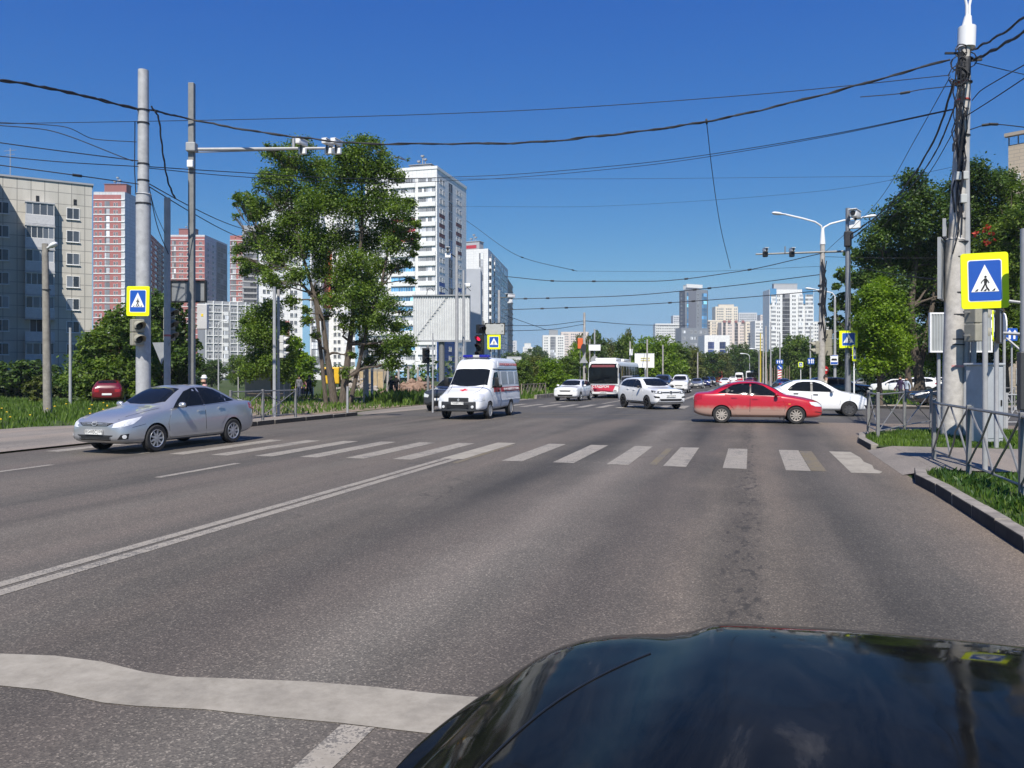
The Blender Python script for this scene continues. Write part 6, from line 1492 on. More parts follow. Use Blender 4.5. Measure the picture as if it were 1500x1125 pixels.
q = Vector((b1.x, b1.y, 0)); 
mb.tube([q + Vector((-.17, -.12, polez(0, 285, d1))), q + Vector((-.2, -.14, polez(0, 250, d1))), q + Vector((-.15, -.18, polez(0, 180, d1)))], .015, 5)
mb.build('pole_bands', M_CABLE, r1)
def front(px, py, d): return W(px, py, d)
crossing_sign('crossing_sign', 'fluorescent bordered crossing sign mounted on the thick steel pole', W(202, 441, d1 - .3), R(8), .75, .90, tilt=R(1))
traffic_light('pedestrian_signal', 'beige two lamp pedestrian signal under the crossing sign on the thick pole', W(201, 487, d1 - .36), R(62), 2, .36, visor=.3)
r2, b2, zt2 = pole('square_steel_mast', 'tall square steel mast carrying the long camera arm', 'pole', 281, 27, 122, .095, .095, M_GALV, square=True)
arm0 = W(281, 219, 27); arm1 = W(498, 217, 27.4)
mb = MB(); mb.tube([arm0, arm1], [.06, .045], 8); mb.tube([arm0 + Vector((0, 0, -.1)), W(420, 219.5, 27.3)], .02, 6); mb.tube([W(430, 219, 27.3), W(430, 203, 27.3)], .05, 6); mb.build('camera_arm', M_STEEL, r2)
mb = MB(); mb.cbox(W(281, 216, 26.9), (.32, .3, .3), .03, rz=YAW); mb.cbox(W(279, 240, 26.8), (.2, .14, .24), .02, rz=YAW, mi=1); mb.build('junction_box', [M_SIGNBACK, M_SIGNW], r2)
for i, (px, lb) in enumerate(((442, 'white traffic camera first along the arm over the poplar'), (480, 'white traffic camera second along the arm over the poplar'), (493, 'white traffic camera at the very tip of the arm'))):
    camera_unit('traffic_camera', lb, W(px, 216, 27.2), R(160) + YAW, True, 1.0)
board_back('light_box_back', 'dark framed light box seen from behind on the square mast', W(276, 427, 27.4), YAW, 1.24, .76, 0, mat('lightbox_panel', (.20, .21, .22), .5, var=.2), .05, M_BLACK, 'light box', .14)
rb = thing('control_box', 'pale grey control box with yellow sticker hung on the square mast', 'control box', W(297, 464, 27.2), YAW)
mb = MB(); mb.cbox((0, 0, 0), (.36, .2, .86), .03); mb.build('box', mat('pale_grey_box', (.5, .5, .5), .5, var=.1), rb, local=True)
mb = MB(); mb.box((.02, -.105, .05), (.07, .01, .09)); mb.build('sticker', mat('sticker_yellow', (.75, .55, .03), .5, var=0), rb, local=True)
mb = MB(); [mb.box((-.17, -.103, z), (.05, .01, .02)) for z in (-.3, -.1, .1, .3)]; mb.build('hinge', M_BLACK, rb, local=True)
r3, b3, zt3 = pole('signal_pole', 'slim round steel pole between the thick pole and the square mast', 'pole', 245, 26, 290, .105, .10, M_STEEL)
mb = MB(); mb.tube([W(245, 490, 26), W(245, 493, 26)], .108, 12); mb.build('red_band', mat('faded_red', (.4, .1, .1), .6, var=.2), r3)
traffic_light('traffic_signal', 'beige three lamp signal on the slim round pole, turned to the right', W(248, 475, 26.35), R(75), 3, .33, visor=.3)
tg = thing('triangular_sign', 'grey back of a triangular sign low on the slim pole', 'road sign', W(237, 515, 26.1), R(170))
flat([(-.42, .3), (.42, .3), (0, -.42)], 0, .02, M_SIGNBACK, 'plate', tg)
r0, b0, z0_ = pole('concrete_lamp_post', 'weathered grey concrete lamp post with one white lamp at far left', 'lamp post', 70, 36, 357, .19, .13, M_CONCD, lean=-4)
mb = MB(); lamp_head(mb, W(76, 360, 36), Vector((CA, SA, .55)), .55, .32, .22); mb.build('lamp', M_LAMPW, r0, True)
mb = MB(); mb.tube([W(67, 372, 36), W(72, 366, 36)], .03, 6); mb.tube([W(68, 424, 36), W(68, 425, 36)], .18, 12); mb.build('lamp_bracket', M_CABLE, r0)
pole('white_post', 'thin white post standing in grass right of the concrete lamp post', 'post', 103, 46, 480, .085, .07, M_STEEL)
r4, b4, _ = pole('twin_pole', 'pair of pale thin poles behind the left railing', 'pole', 402, 33, 420, .07, .065, M_STEEL)
mb = MB(); p = A(408, 33.4); mb.tube([p, (p.x, p.y, polez(0, 424, 33.4))], .06, 10); mb.build('second_tube', M_CONC, r4, True)
traffic_light('back_signal', 'white backed traffic signal on the pair of thin poles', W(414, 508, 33.2), R(100), 3, .28, m=mat('pale_signal', (.55, .55, .52), .5, var=.08), visor=.22)
r5, b5, z5 = pole('poplar_lamp_post', 'pale concrete lamp post standing against the ragged poplar', 'lamp post', 536, 50, 375, .19, .12, M_CONC)
mb = MB(); mb.tube([W(536, 378, 50), W(535, 355, 50), W(529, 342, 50), W(518, 337, 50)], .045, 8); lamp_head(mb, W(511, 338, 50), Vector((-CA, -SA, .1)), .7, .3, .18); mb.build('lamp', M_LAMPW, r5, True)
pts = [(545, 60, 536), (568, 64, 533), (584, 68, 534), (598, 66, 536), (612, 70, 538)]
for i, (px, d, tp) in enumerate(pts):
    pole('grey_stub_post', 'plain grey post in the row of posts on the earth bank', 'post', px, d, tp, .1, .1, M_CONC, group='posts on the earth bank')
pole('end_post', 'short steel post at the end of the left railing', 'post', 509, 36, 566, .05, .05, M_STEEL)
pole('thin_white_pole', 'very thin white pole rising left of the ambulance', 'pole', 634, 37.5, 488, .045, .035, M_STEEL)
traffic_light('dark_pedestrian_signal', 'black two lamp pedestrian signal left of the ambulance', W(624, 521, 41.6), R(35), 2, .36, M_BLACK, visor=.3)
pole('signal_post', 'grey post of the black pedestrian signal left of the ambulance', 'post', 627, 42, 505, .075, .07, M_GALV)
for px, d, tp, lb in ((320, 95, 470, 'far grey street lamp left of the sapling'), (364, 80, 500, 'short white street lamp behind the bus shelter'), (424, 85, 508, 'pale street lamp behind the low maple')):
    r, b, z = pole('street_lamp', lb, 'street lamp', px, d, tp + 6, .09, .06, M_STEEL); mb = MB(); mb.tube([(b.x, b.y, z - .05), W(px + 1, tp + 2, d), W(px + 7, tp, d)], .05, 6); lamp_head(mb, W(px + 10, tp, d), (CA, SA, .1), .6, .25, .16); mb.build('lamp', M_LAMPW, r, True)

def fence(name, label, posts, h=1.15, style='x', m=None, z=.0, group=None, post_r=.04, panels=None):
    """posts: ground points; X-braced steel railing"""
    m = m or M_GALV; root = thing(name, label, 'railing', posts[0], 0, group)
    for p in posts:
        mb = MB(); mb.cbox(p + Vector((0, 0, h / 2)), (post_r * 2, post_r * 2, h + .04), .008, rz=YAW * .3); mb.build('post', m, root)
    for i, (a, b) in enumerate(zip(posts, posts[1:])):
        mb = MB(); up = Vector((0, 0, 1)); t, lo = h - .04, .20
        mb.tube([a + up * t, b + up * t], .026, 6); mb.tube([a + up * lo, b + up * lo], .018, 6); mb.build('rail', m, root)
        mb = MB(); mid = (a + b) / 2; n = (b - a).normalized(); nn = Vector((-n.y, n.x, 0)) * .012
        if style == 'x':
            mb.tube([a + up * t + nn, b + up * lo + nn], .014, 5); mb.tube([a + up * lo - nn, b + up * t - nn], .014, 5); mb.box(mid + up * (t + lo) / 2, (.09, .05, .09), math.atan2(n.y, n.x))
        else:
            bend = .06 if style == 'bent' else 0
            for (p, q, s_) in ((a + up * t, mid + up * lo, 1), (mid + up * lo, b + up * t, -1), (a + up * lo, mid + up * t, -1), (mid + up * t, b + up * lo, 1)):
                o = nn * s_; k = p.lerp(q, .5) + Vector((bend * random.uniform(-1, 1), bend * random.uniform(-1, 1), bend * random.uniform(-1, 1)))
                mb.tube([p + o, p.lerp(q, .25).lerp(k, .3) + o, k + o, q + o], .017, 5)
        mb.build('brace', m, root)
    return root
fence('pavement_railing', 'grey cross braced railing behind the silver sedan', [A(338, 27.6, .05), A(385, 29.3, .05), A(433, 31, .05)], 1.15)
fence('far_left_railing', 'weathered wooden looking railing at the far left corner', [A(764, 62), A(773, 64), A(782, 66), A(791, 68), A(799, 70)], 1.1, 'v', mat('weathered_rail', (.24, .20, .16), .9, var=.3))

# bus stop shelters, truck, rubble, hoarding on the left waste ground
def shelter(name, label, px0, px1, d, h, m):
    a, b = A(px0, d), A(px1, d); root = thing(name, label, 'bus shelter', a); n = (b - a).normalized(); bk = Vector((-n.y, n.x, 0)) * 1.5; up = Vector((0, 0, h))
    mb = MB(); c = (a + b) / 2 + bk / 2 + up; mb.cbox(c, ((b - a).length + .7, 2.1, .16), .03, rz=math.atan2(n.y, n.x)); mb.build('roof', mat('shelter_roof', (.03, .03, .032), .6, var=.2), root)
    for p in (a, b, a + bk, b + bk): mb = MB(); mb.tube([p, p + up], .04, 8); mb.build('post', m, root)
    mb = MB(); mb.box((a + b) / 2 + bk + up * .5, ((b - a).length, .03, h * .8), math.atan2(n.y, n.x)); mb.build('back_wall', mat('shelter_glass', (.22, .24, .25), .2, var=.1), root)
    mb = MB(); mb.box((a + b) / 2 + bk * .7 + up * .22, ((b - a).length * .8, .35, .06), math.atan2(n.y, n.x)); mb.build('bench', M_BARK, root)
shelter('bus_shelter', 'dark roofed bus shelter on the waste ground at left', 349, 416, 56, 2.0, M_STEEL)
shelter('small_shelter', 'small white framed shelter left of the poplar trunks', 431, 452, 64, 2.1, M_SIGNW)
tk = thing('yellow_truck', 'yellow tipper truck parked behind the poplar trunks', 'truck', A(520, 96), YAW + R(178))
M_YEL = mat('truck_yellow', (.72, .42, .015), .45, var=.1)
mb = MB(); mb.cbox((2.6, 0, 1.75), (1.9, 2.3, 2.0), .12); mb.build('cab', M_YEL, tk, local=True)
mb = MB(); mb.box((3.56, 0, 2.15), (.04, 2.0, .8)); [mb.box((2.8, s * 1.16, 2.15), (1.1, .04, .75)) for s in (1, -1)]; mb.build('cab_windows', M_GLASS, tk, local=True)
mb = MB(); mb.box((-1, 0, .95), (5.6, 1.0, .3)); mb.build('chassis', M_BLACK, tk, local=True)
mb = MB(); mb.add([(-3.8, -1.2, 1.2), (1.4, -1.2, 1.2), (1.4, 1.2, 1.2), (-3.8, 1.2, 1.2), (-4.1, -1.25, 2.5), (1.5, -1.25, 2.5), (1.5, 1.25, 2.5), (-4.1, 1.25, 2.5)], [(3, 2, 1, 0), (4, 5, 6, 7), (0, 1, 5, 4), (1, 2, 6, 5), (2, 3, 7, 6), (3, 0, 4, 7)]); mb.build('tipper_body', mat('dusty_tipper', (.30, .25, .19), .85, var=.25), tk, local=True)
tm_ = tyre_mesh(.5, .3)
for x in (2.5, -1.4, -2.7):
    for s in (1, -1): o = link('wheel', tm_, tk); o.location = (x, s * 1.0, .5)
hb = thing('site_hoarding', 'tan plywood hoarding panels behind the rubble heap', 'hoarding', A(520, 92))
mb = MB(); a, b = A(518, 92), A(562, 90); n = (b - a); c = (a + b) / 2 + Vector((0, 0, 1.1)); mb.box(c, (n.length, .06, 2.2), math.atan2(n.y, n.x)); mb.build('panels', mat('plywood', (.46, .34, .2), .8, var=.2), hb)
mb = MB(); [mb.tube([a.lerp(b, t), a.lerp(b, t) + Vector((0, -.1, 2.3))], .05, 6) for t in (0, .2, .4, .6, .8, 1)]; mb.build('hoarding_posts', M_CONCD, hb)
def heap(name, label, px, d, w, h, n, m, seed, s0=.5):
    rg = random.Random(seed); mb = MB(); c = A(px, d)
    for i in range(n):
        r = rg.random() ** .7; a = rg.uniform(0, 6.28); x, y = c.x + math.cos(a) * r * w, c.y + math.sin(a) * r * w * .6; z = c.z + h * (1 - r) * rg.uniform(.6, 1)
        M = Matrix.Translation((x, y, z)) @ Matrix.Rotation(rg.uniform(0, 6), 4, Vector((rg.random() + .1, rg.random(), rg.random())).normalized()); s = s0 * rg.uniform(.3, 1)
        mb.cbox((0, 0, 0), (s, s * rg.uniform(.4, .9), s * rg.uniform(.3, .7)), s * .1, M=M)
    o = mb.build(name, m); tag(o, label, 'rubble', kind='stuff')
heap('rubble', 'heap of grey broken rubble on the waste ground', 524, 74, 3.0, 1.6, 160, mat('rubble_grey', (.36, .32, .28), .95, var=.35), 4)
heap('earth_heap', 'brown earth heap with slabs left of the ambulance', 610, 66, 3.6, 1.5, 220, mat('rubble_brown', (.25, .165, .12), .95, var=.35), 6, .8)

# ---- billboard and poles behind the ambulance
bb = thing('billboard', 'large corrugated steel back of a billboard above the ambulance', 'billboard', A(647, 84), YAW - R(3))
Lb = CAMH + (HZ - 466) / F * 84 - A(647, 84).z
M_CORR = mat('corrugated_sheet', (.60, .61, .61), .55, .0, var=.10, scale=2)
mb = MB(); vs = []; n = 96; wv = 5.9; hv = 4.7
for i in range(n + 1):
    x = -wv / 2 + wv * i / n; y = -.22 + (.05 if (i // 2) % 2 else -.05); vs += [(x, y, Lb - hv / 2), (x, y, Lb + hv / 2)]
mb.add(vs, [(2 * i, 2 * i + 2, 2 * i + 3, 2 * i + 1) for i in range(n)]); mb.build('back_sheet', M_CORR, bb, local=True)
mb = MB(); mb.box((0, .12, Lb), (6.0, .5, 4.8)); mb.build('panel_box', mat('billboard_side', (.4, .41, .42), .6, var=.1), bb, local=True)
mb = MB(); mb.box((0, -.30, Lb - hv / 2 - .05), (6.2, .25, .2)); mb.box((0, -.30, Lb + hv / 2 + .02), (6.1, .2, .12)); mb.tube([(-2.9, -.32, Lb - 2.3), (.6, -.32, Lb + 2.2)], .03, 5); mb.build('frame', M_SIGNBACK, bb, local=True)
mb = MB(); mb.tube([(0, .1, -.2), (0, .1, Lb - 2.3)], .3, 14); mb.build('column', M_GALV, bb, True, True)
for x in (-1.6, -.1, 1.1, 2.3):
    mb = MB(); mb.tube([(x, 0, Lb + 2.4), (x + .1, 0, Lb + 3.0), (x + .4, .2, Lb + 3.2), (x + .7, .5, Lb + 2.9)], .035, 6); mb.build('lamp_arm', M_CABLE, bb, local=True)
r6, b6, _ = pole('camera_mast', 'tall pale mast in front of the billboard with cameras at its top', 'pole', 669, 70, 362, .18, .12, M_STEEL)
mb = MB(); mb.tube([W(669, 378, 70), W(661, 372, 70)], .06, 6); mb.build('bracket', M_BLACK, r6)
camera_unit('mast_camera', 'white camera pair at the top of the mast before the billboard', W(656, 371, 69.8), R(20), True, 1.8)
rx, bx_, _ = pole('dome_pole', 'pale pole right of the billboard carrying a dome camera', 'pole', 679, 76, 396, .14, .11, M_STEEL)
mb = MB(); mb.tube([W(679, 416, 76), W(684, 416, 76)], .05, 6); mb.cbox(W(686, 418, 75.8), (.5, .4, .4), .12); mb.build('dome_camera', M_LAMPW, rx)
pole('traffic_light_post', 'post of the red traffic light beside the ambulance roof', 'post', 708, 58.4, 470, .09, .08, M_GALV)
traffic_light('red_traffic_light', 'traffic light showing red above the ambulance', W(703, 507, 58), R(-8), 3, .5, M_BLACK, lit=0, visor=.3)
traffic_light('upper_signal', 'unlit black signal head above the red traffic light', W(704, 482, 58.2), R(40), 1, .6, M_BLACK, visor=.3)
crossing_sign('crossing_sign', 'fluorescent crossing sign right of the red traffic light', W(723.5, 501, 58), R(6), .98, 1.05)
rp, _, _ = pole('sign_pole', 'grey pole with small white camera right of the red traffic light', 'pole', 731, 58.6, 425, .12, .09, M_STEEL)
mb = MB(); mb.tube([W(731, 436, 58.6), W(742, 436, 58.6)], .04, 6); mb.build('bracket', M_BLACK, rp)
camera_unit('pole_camera', 'white camera on the pole right of the red traffic light', W(748, 438, 58.4), R(-30), True, 1.4)
board_back('framed_board', 'grey framed board hanging over the crossing sign near the ambulance', W(725, 482, 58.2), YAW - R(10), 1.5, .9, 3, mat('board_grey', (.42, .43, .42), .6, var=.1), .06, M_BLACK)
board_back('road_board', 'small grey back of a direction board right of the ambulance', W(753, 527, 108), YAW, 2.0, .9, 0, mat('board_pale', (.5, .51, .52), .6, var=.1), .06, cat='road sign')
pole('road_board_post', 'post under the small grey direction board', 'post', 753, 108.5, 531, .07, .07, M_GALV)

# ---- centre background poles
rw, _, _ = pole('wire_pole', 'pale wire pole with sign backs left of the bus', 'pole', 856, 66, 458, .13, .09, M_CONC)
def disc_back(name, label, px, py, d, r, tri=False, yaw=0.0, m=None):
    t = thing(name, label, 'road sign', W(px, py, d), YAW + yaw)
    flat([(r * math.cos(a), r * math.sin(a)) for a in ([R(90), R(210), R(330)] if tri else [i * math.pi / 10 for i in range(20)])], 0, .03, m or M_SIGNBACK, 'plate', t)
    return t
disc_back('dark_round_sign', 'dark round sign tilted on the wire pole left of the bus', 855, 510, 65.7, .36, False, R(50), M_DKGREY)
disc_back('triangle_sign', 'grey triangular sign back on the wire pole left of the bus', 855, 528, 65.7, .42, True)
pole('board_pole', 'pale pole carrying a white board above the bus', 'pole', 871, 76, 482, .09, .07, M_STEEL)
board_back('white_board', 'white board on the pole just above the bus', W(871, 509, 75.7), YAW, 1.15, .62, 0, M_SIGNW, .03, cat='board')
disc_back('round_sign', 'pale round sign back under the white board above the bus', 871, 527, 75.7, .36)
pole('lamp_stub', 'thin pole with small camera between the two sign poles by the bus', 'pole', 864, 82, 497, .07, .05, M_CONC)
ob = thing('orange_banner', 'orange vertical banner left of the wire pole by the bus', 'banner', W(850, 503, 92), YAW); mb = MB(); mb.cbox((0, 0, 0), (.6, .12, 1.2), .02); mb.build('sheet', mat('banner_orange', (.7, .13, .03), .6, var=.08), ob, local=True); mb = MB(); mb.tube([(0, .1, -4.6), (0, .1, .7)], .05, 6); mb.build('banner_post', M_GALV, ob, local=True)
for px, d, tp, lb in ((923, 88, 500, 'pale pole with a white box behind the bus'), (948, 92, 497, 'pale pole cutting across the white hoarding'), (971, 100, 505, 'pale pole above the white suv roof'), (1022, 118, 516, 'pale pole beside the white minibus'), (1052, 190, 531, 'small pale pole by the distant tanker')):
    r, b, z = pole('roadside_pole', lb, 'pole', px, d, tp, .11, .08, M_CONC)
    if px == 923: mb = MB(); mb.cbox(W(924.5, 516, d - .2), (.35, .25, .7), .03); mb.build('box', M_SIGNW, r)
wb_ = board_back('white_hoarding', 'white poster board with faint yellow lines behind the bus', W(944, 528, 95), YAW - R(5), 2.3, 1.7, 0, M_SIGNW, .05, M_SIGNW, cat='hoarding')
for z in (.28, .02): mb = MB(); mb.box((.1, -.06, z), (1.1, .02, .10)); mb.build('yellow_line', mat('faint_yellow', (.7, .62, .25), .6, var=.1), wb_, local=True)
for s in (-.9, .1): mb = MB(); mb.tube([(s, 0, -2.5), (s, 0, -.8)], .06, 6); mb.build('leg', M_SIGNW, wb_, local=True)

# ---- far right of the junction
dP = 49
rL, bL, zL = pole('double_lamp_post', 'concrete lamp post with two outstretched lamps above the white sedan', 'lamp post', 1203, dP, 355, .24, .14, M_CONC, lean=2)
mb = MB(); mb.tube([W(1205, 358, dP), W(1205, 336, dP)], [.17, .09], 10)
for pts_ in ([(1205, 340), (1203, 331), (1194, 325), (1176, 320), (1150, 314)], [(1205, 340), (1207, 333), (1216, 328), (1235, 323), (1262, 319)]): mb.tube([W(x, y, dP) for x, y in pts_], .055, 8)
mb.build('lamp_arms', M_LAMPW, rL, True)
for (x, y, sx) in ((1141, 313, -1), (1273, 317, 1)): mb = MB(); lamp_head(mb, W(x, y, dP), Vector((CA * sx, SA * sx, .12)), .9, .34, .2); mb.build('lamp', M_LAMPW, rL, True)
mb = MB(); mb.tube([W(1107, 372.5, dP + .2), W(1241, 368, dP - .2)], [.05, .07], 8); mb.tube([W(1150, 371, dP), W(1150, 361, dP)], .04, 6); mb.build('mast_arm', M_GALV, rL, True)
mb = MB()
for py in (420, 428, 447, 475): z = polez(0, py, dP); q = A(1203, dP); mb.tube([(q.x, q.y, z), (q.x, q.y, z + .12)], .20, 12)
rg = random.Random(8)
for i in range(9): 
    y0 = rg.uniform(365, 440); pts_ = [W(1206 + rg.uniform(-3, 5), y0 + t * rg.uniform(12, 34), dP - .25) for t in range(4)]; mb.tube(pts_, .03, 5)
mb.build('cable_clutter', M_CABLE, rL)
for px, lb in ((1121, 'black and white camera at the outer end of the right mast arm'), (1160, 'black and white camera halfway along the right mast arm')):
    camera_unit('arm_camera', lb, W(px, 371, dP - .1), R(15), False, 1.15); 
    c_ = [o for o in bpy.data.objects if o.name.startswith('arm_camera')][-1]; mb = MB(); mb.cbox((0, 0, -.06), (.30, .26, .34), .06); mb.build('dark_housing', M_BLACK, c_, local=True)
traffic_light('side_signal', 'beige signal pair jutting left from the double lamp post', W(1196, 509, dP - .1), R(-70), 2, .36, visor=.3)
traffic_light('rear_signal', 'beige backed three lamp signal right of the double lamp post', W(1213, 502, dP + .2), R(165), 3, .48)
rS, bS, zS = pole('dark_steel_mast', 'dark steel mast with cameras right of the double lamp post', 'pole', 1242, 47, 305, .175, .13, mat('dark_mast_steel', (.22, .23, .25), .5, .3, var=.15))
mb = MB(); mb.cbox(W(1243, 345, 46.9), (.5, .4, .4), .05); mb.cbox(W(1242, 350, 46.8), (.4, .3, .9), .05); mb.tube([W(1242, 334, 47), W(1250, 325, 47)], .05, 6); mb.build('cable_box', M_CABLE, rS)
camera_unit('twin_camera', 'white twin camera head on the dark steel mast', W(1253, 323, 46.8), R(-20), True, 2.2)
crossing_sign('crossing_sign', 'fluorescent crossing sign on the dark steel mast past the white sedan', W(1243, 497, 46.6), R(4), 1.0, 1.0)
es = crossing_sign('narrow_crossing_sign', 'crossing sign seen nearly edge on below the mast sign', W(1252, 517, 46.4), R(68), .8, .95)
pole('thin_sign_post', 'thin white post under the edge-on crossing sign past the white sedan', 'post', 1251, 46.6, 524, .04, .04, M_SIGNW)
rl, _, zl = pole('curved_lamp_post', 'pale lamp post with a curved arm behind the double lamp post', 'lamp post', 1223, 76, 437, .14, .10, M_STEEL)
mb = MB(); mb.tube([W(x, y, 76) for x, y in ((1223, 445), (1223, 434), (1219, 429), (1210, 427), (1194, 424))], .06, 8); lamp_head(mb, W(1187, 423, 76), (-CA, -SA, .1), 1.0, .36, .22); mb.build('lamp_arm', M_LAMPW, rl, True)
bs_ = thing('bus_stop_sign', 'white and blue bus stop sign on the curved lamp post', 'road sign', W(1222, 527, 75.6), YAW)
flat(rounded(.72, .92, .04), 0, .03, M_SIGNW, 'board', bs_); flat([(-.33, -.42), (.33, -.42), (.33, -.22), (-.33, -.22)], .004, .006, M_BLUE, 'blue_band', bs_); flat([(-.33, .36), (.33, .36), (.33, .43), (-.33, .43)], .004, .006, M_BLUE, 'top_band', bs_)
flat([(-.26, -.08), (.26, -.08), (.26, .06), (.2, .12), (-.2, .12), (-.26, .06)], .004, .006, M_INK, 'bus_pictogram', bs_)
def blue_lane(name, label, px, py, d, w, h, arrows):
    t = thing(name, label, 'road sign', W(px, py, d), YAW); flat(rounded(w, h, .04), 0, .03, M_BLUE, 'board', t); mb = MB(); M = Matrix.Translation((0, -.01, 0)) @ FACE
    for x, k in arrows:
        mb.prism([(x - .05, -h * .36), (x + .05, -h * .36), (x + .05, h * .1), (x - .05, h * .1)], -.006, 0, M=M); mb.prism([(x - .12 + k * .1, h * .1), (x + .12 + k * .1, h * .1), (x + k * .1, h * .38)], -.006, 0, M=M)
    mb.build('white_arrows', M_SIGNW, t, local=True); return t
blue_lane('lane_sign', 'blue lane arrow sign left of the double lamp post', 1188, 529, 90, .75, .70, [(-.2, -.3), (.05, 0), (.24, 0)])
pole('lane_sign_pole', 'pale pole holding the blue lane arrow sign', 'pole', 1187, 90.4, 478, .09, .07, M_STEEL)
blue_lane('lane_sign', 'small wide blue lane sign above the red and white chevron board', 1142, 530, 95, .85, .5, [(-.25, 0), (0, 0), (.25, 0)])
kr = thing('keep_right_sign', 'round blue arrow sign above the red and white chevron board', 'road sign', W(1142.5, 538, 95), YAW); flat([(.34 * math.cos(i * .314), .34 * math.sin(i * .314)) for i in range(20)], 0, .03, M_BLUE, 'board', kr); flat([(-.2, .12), (-.12, .2), (.1, -.02), (.16, .06), (.2, -.2), (-.06, -.16), (.02, -.1)], .006, .006, M_SIGNW, 'arrow', kr)
cb = thing('chevron_board', 'red and white striped board on the road median', 'road sign', W(1142, 548, 95), YAW); flat([(-.22, -.6), (.22, -.6), (.22, .55), (-.22, .55)], 0, .04, M_SIGNW, 'board', cb)
mb = MB(); M = Matrix.Translation((0, -.008, 0)) @ FACE
for z in (-.5, -.2, .1, .4): mb.prism([(-.21, z - .08), (.21, z + .02), (.21, z + .14), (-.21, z + .04)], -.006, 0, M=M)
mb.build('red_stripes', M_SIGNR, cb, local=True)
pole('median_pole', 'pale pole of the blue lane sign and chevron board', 'pole', 1142.5, 95.4, 488, .09, .07, M_STEEL)
crossing_sign('small_crossing_sign', 'tiny fluorescent crossing sign far beyond the chevron board', W(1173, 534, 108), 0, .62, .7)
pole('small_sign_post', 'post of the tiny far crossing sign', 'post', 1173, 108.3, 531, .05, .05, M_SIGNW)
ne = thing('no_entry_sign', 'round red no entry sign behind the pedestrian in beige', 'road sign', W(1208, 542, 58), YAW); flat([(.3 * math.cos(i * .314), .3 * math.sin(i * .314)) for i in range(20)], 0, .02, M_SIGNR, 'board', ne); flat([(-.2, -.05), (.2, -.05), (.2, .05), (-.2, .05)], .005, .006, M_SIGNW, 'white_bar', ne)
pole('no_entry_post', 'short post of the red no entry sign', 'post', 1208, 58.3, 540, .04, .04, M_GALV)
for px, d, tp, m_, r_, lb in ((1114, 128, 488, mat('yellow_post_paint', (.55, .42, .05), .6, var=.15), .12, 'yellow painted pole among the pale poles'), (1118, 140, 492, M_CONC, .13, 'tan pole right beside the yellow painted pole'), (1122, 132, 478, M_CONC, .16, 'taller tan pole second right of the yellow pole'),
        (1129, 118, 472, M_STEEL, .12, 'grey steel pole right of the tan poles'), (1187.5, 120, 500, M_STEEL, .08, 'thin far pole behind the lane arrow sign')):
    pole('median_post', lb, 'pole', px, d, tp, r_, r_ * .7, m_)
for px, d, tp, lb in ((1082, 210, 524, 'leftmost of three distant street lamps over the buses'), (1098, 185, 521, 'middle of three distant street lamps over the buses'), (1112, 165, 514, 'right of three distant street lamps over the buses')):
    r, b, z = pole('distant_lamp', lb, 'street lamp', px, d, tp, .12, .08, M_STEEL); mb = MB(); mb.tube([W(px, tp + 1, d), W(px - 2, tp - 2, d), W(px - 8, tp - 3, d)], .07, 5); lamp_head(mb, W(px - 10, tp - 3, d), (-CA, -SA, 0), 1.3, .5, .3); mb.build('lamp', M_LAMPW, r, True)
rg = random.Random(2)
for i in range(10):
    px = 1124 + i * 3.6; pole('garden_stake', 'brown wooden stake in the row along the far median', 'stake', px, 100 + rg.uniform(-5, 14), 537 + rg.uniform(-4, 4), .07, .05, mat('stake_wood', (.22, .17, .13), .9, var=.3), group='stakes along the far median', n=6)

# ---- near right
dM = 21.5
bM = A(1393, dM, .1); rM = thing('main_concrete_pole', 'big concrete pole wrapped in black cables at right', 'pole', bM)
mb = MB(); prof = [(1393, 640, .255), (1398, 450, .24), (1399.5, 352, .232)]
mb.tube([W(x, y, dM) if y < 640 else bM - Vector((0, 0, .1)) for x, y, r in prof], [r for *_, r in prof], 18)
mb.tube([W(1399.5, 352, dM), W(1399.7, 349, dM)], [.245, .2], 18)
prof = [(1400.5, 352, .20), (1408, 200, .165), (1414, 66, .14)]
mb.tube([W(x, y, dM) for x, y, r in prof], [r for *_, r in prof], 18); mb.build('concrete_shaft', mat('shaft_concrete', (.46, .435, .405), .9, var=.22, scale=5, bump=.5), rM, True)
mb = MB(); mb.tube([W(1415.5, 70, dM - .0), W(1416.5, 40, dM)], .22, 18); mb.build('collar', M_LAMPW, rM, True)
mb = MB(); mb.tube([W(1416, 42, dM), W(1418, 24, dM)], [.14, .09], 12)
for s in (-1, 1): mb.tube([W(1418 + s * 2, 44, dM), W(1418 + s * 2, 8, dM), W(1418 + s * 5, -6, dM), W(1418 + s * 22, -30, dM), W(1418 + s * 60, -48, dM)], .035, 8); lamp_head(mb, W(1418 + s * 68, -50, dM), (s * CA, s * SA, .2), .7, .3, .18)
mb.build('lamp_arms', M_LAMPW, rM, True)
mb = MB(); mb.tube([A(1413, dM - .15, .1), W(1417, 450, dM - .15), W(1416, 240, dM - .1), W(1419, 110, dM)], [.085, .085, .07, .055], 10); mb.build('cable_conduit', M_STEEL, rM, True)
mb = MB(); mb.tube([A(1424, dM - .3, .1), W(1427, 457, dM - .3)], .07, 8); mb.build('second_conduit', M_STEEL, rM, True)
mb = MB(); rg = random.Random(12)
for i in range(26):                                   # hanging black leads
    y0 = rg.uniform(70, 210); L_ = rg.uniform(25, 170); x0 = 1408 + rg.uniform(-7, 10); dd = dM - .24
    pts_ = [W(x0 + rg.uniform(-5, 5) - (y0 + L_ * t / 5 - 100) * .045, y0 + L_ * t / 5, dd + rg.uniform(-.06, .02)) for t in range(6)]
    mb.tube(pts_, rg.choice((.012, .018, .026)), 5)
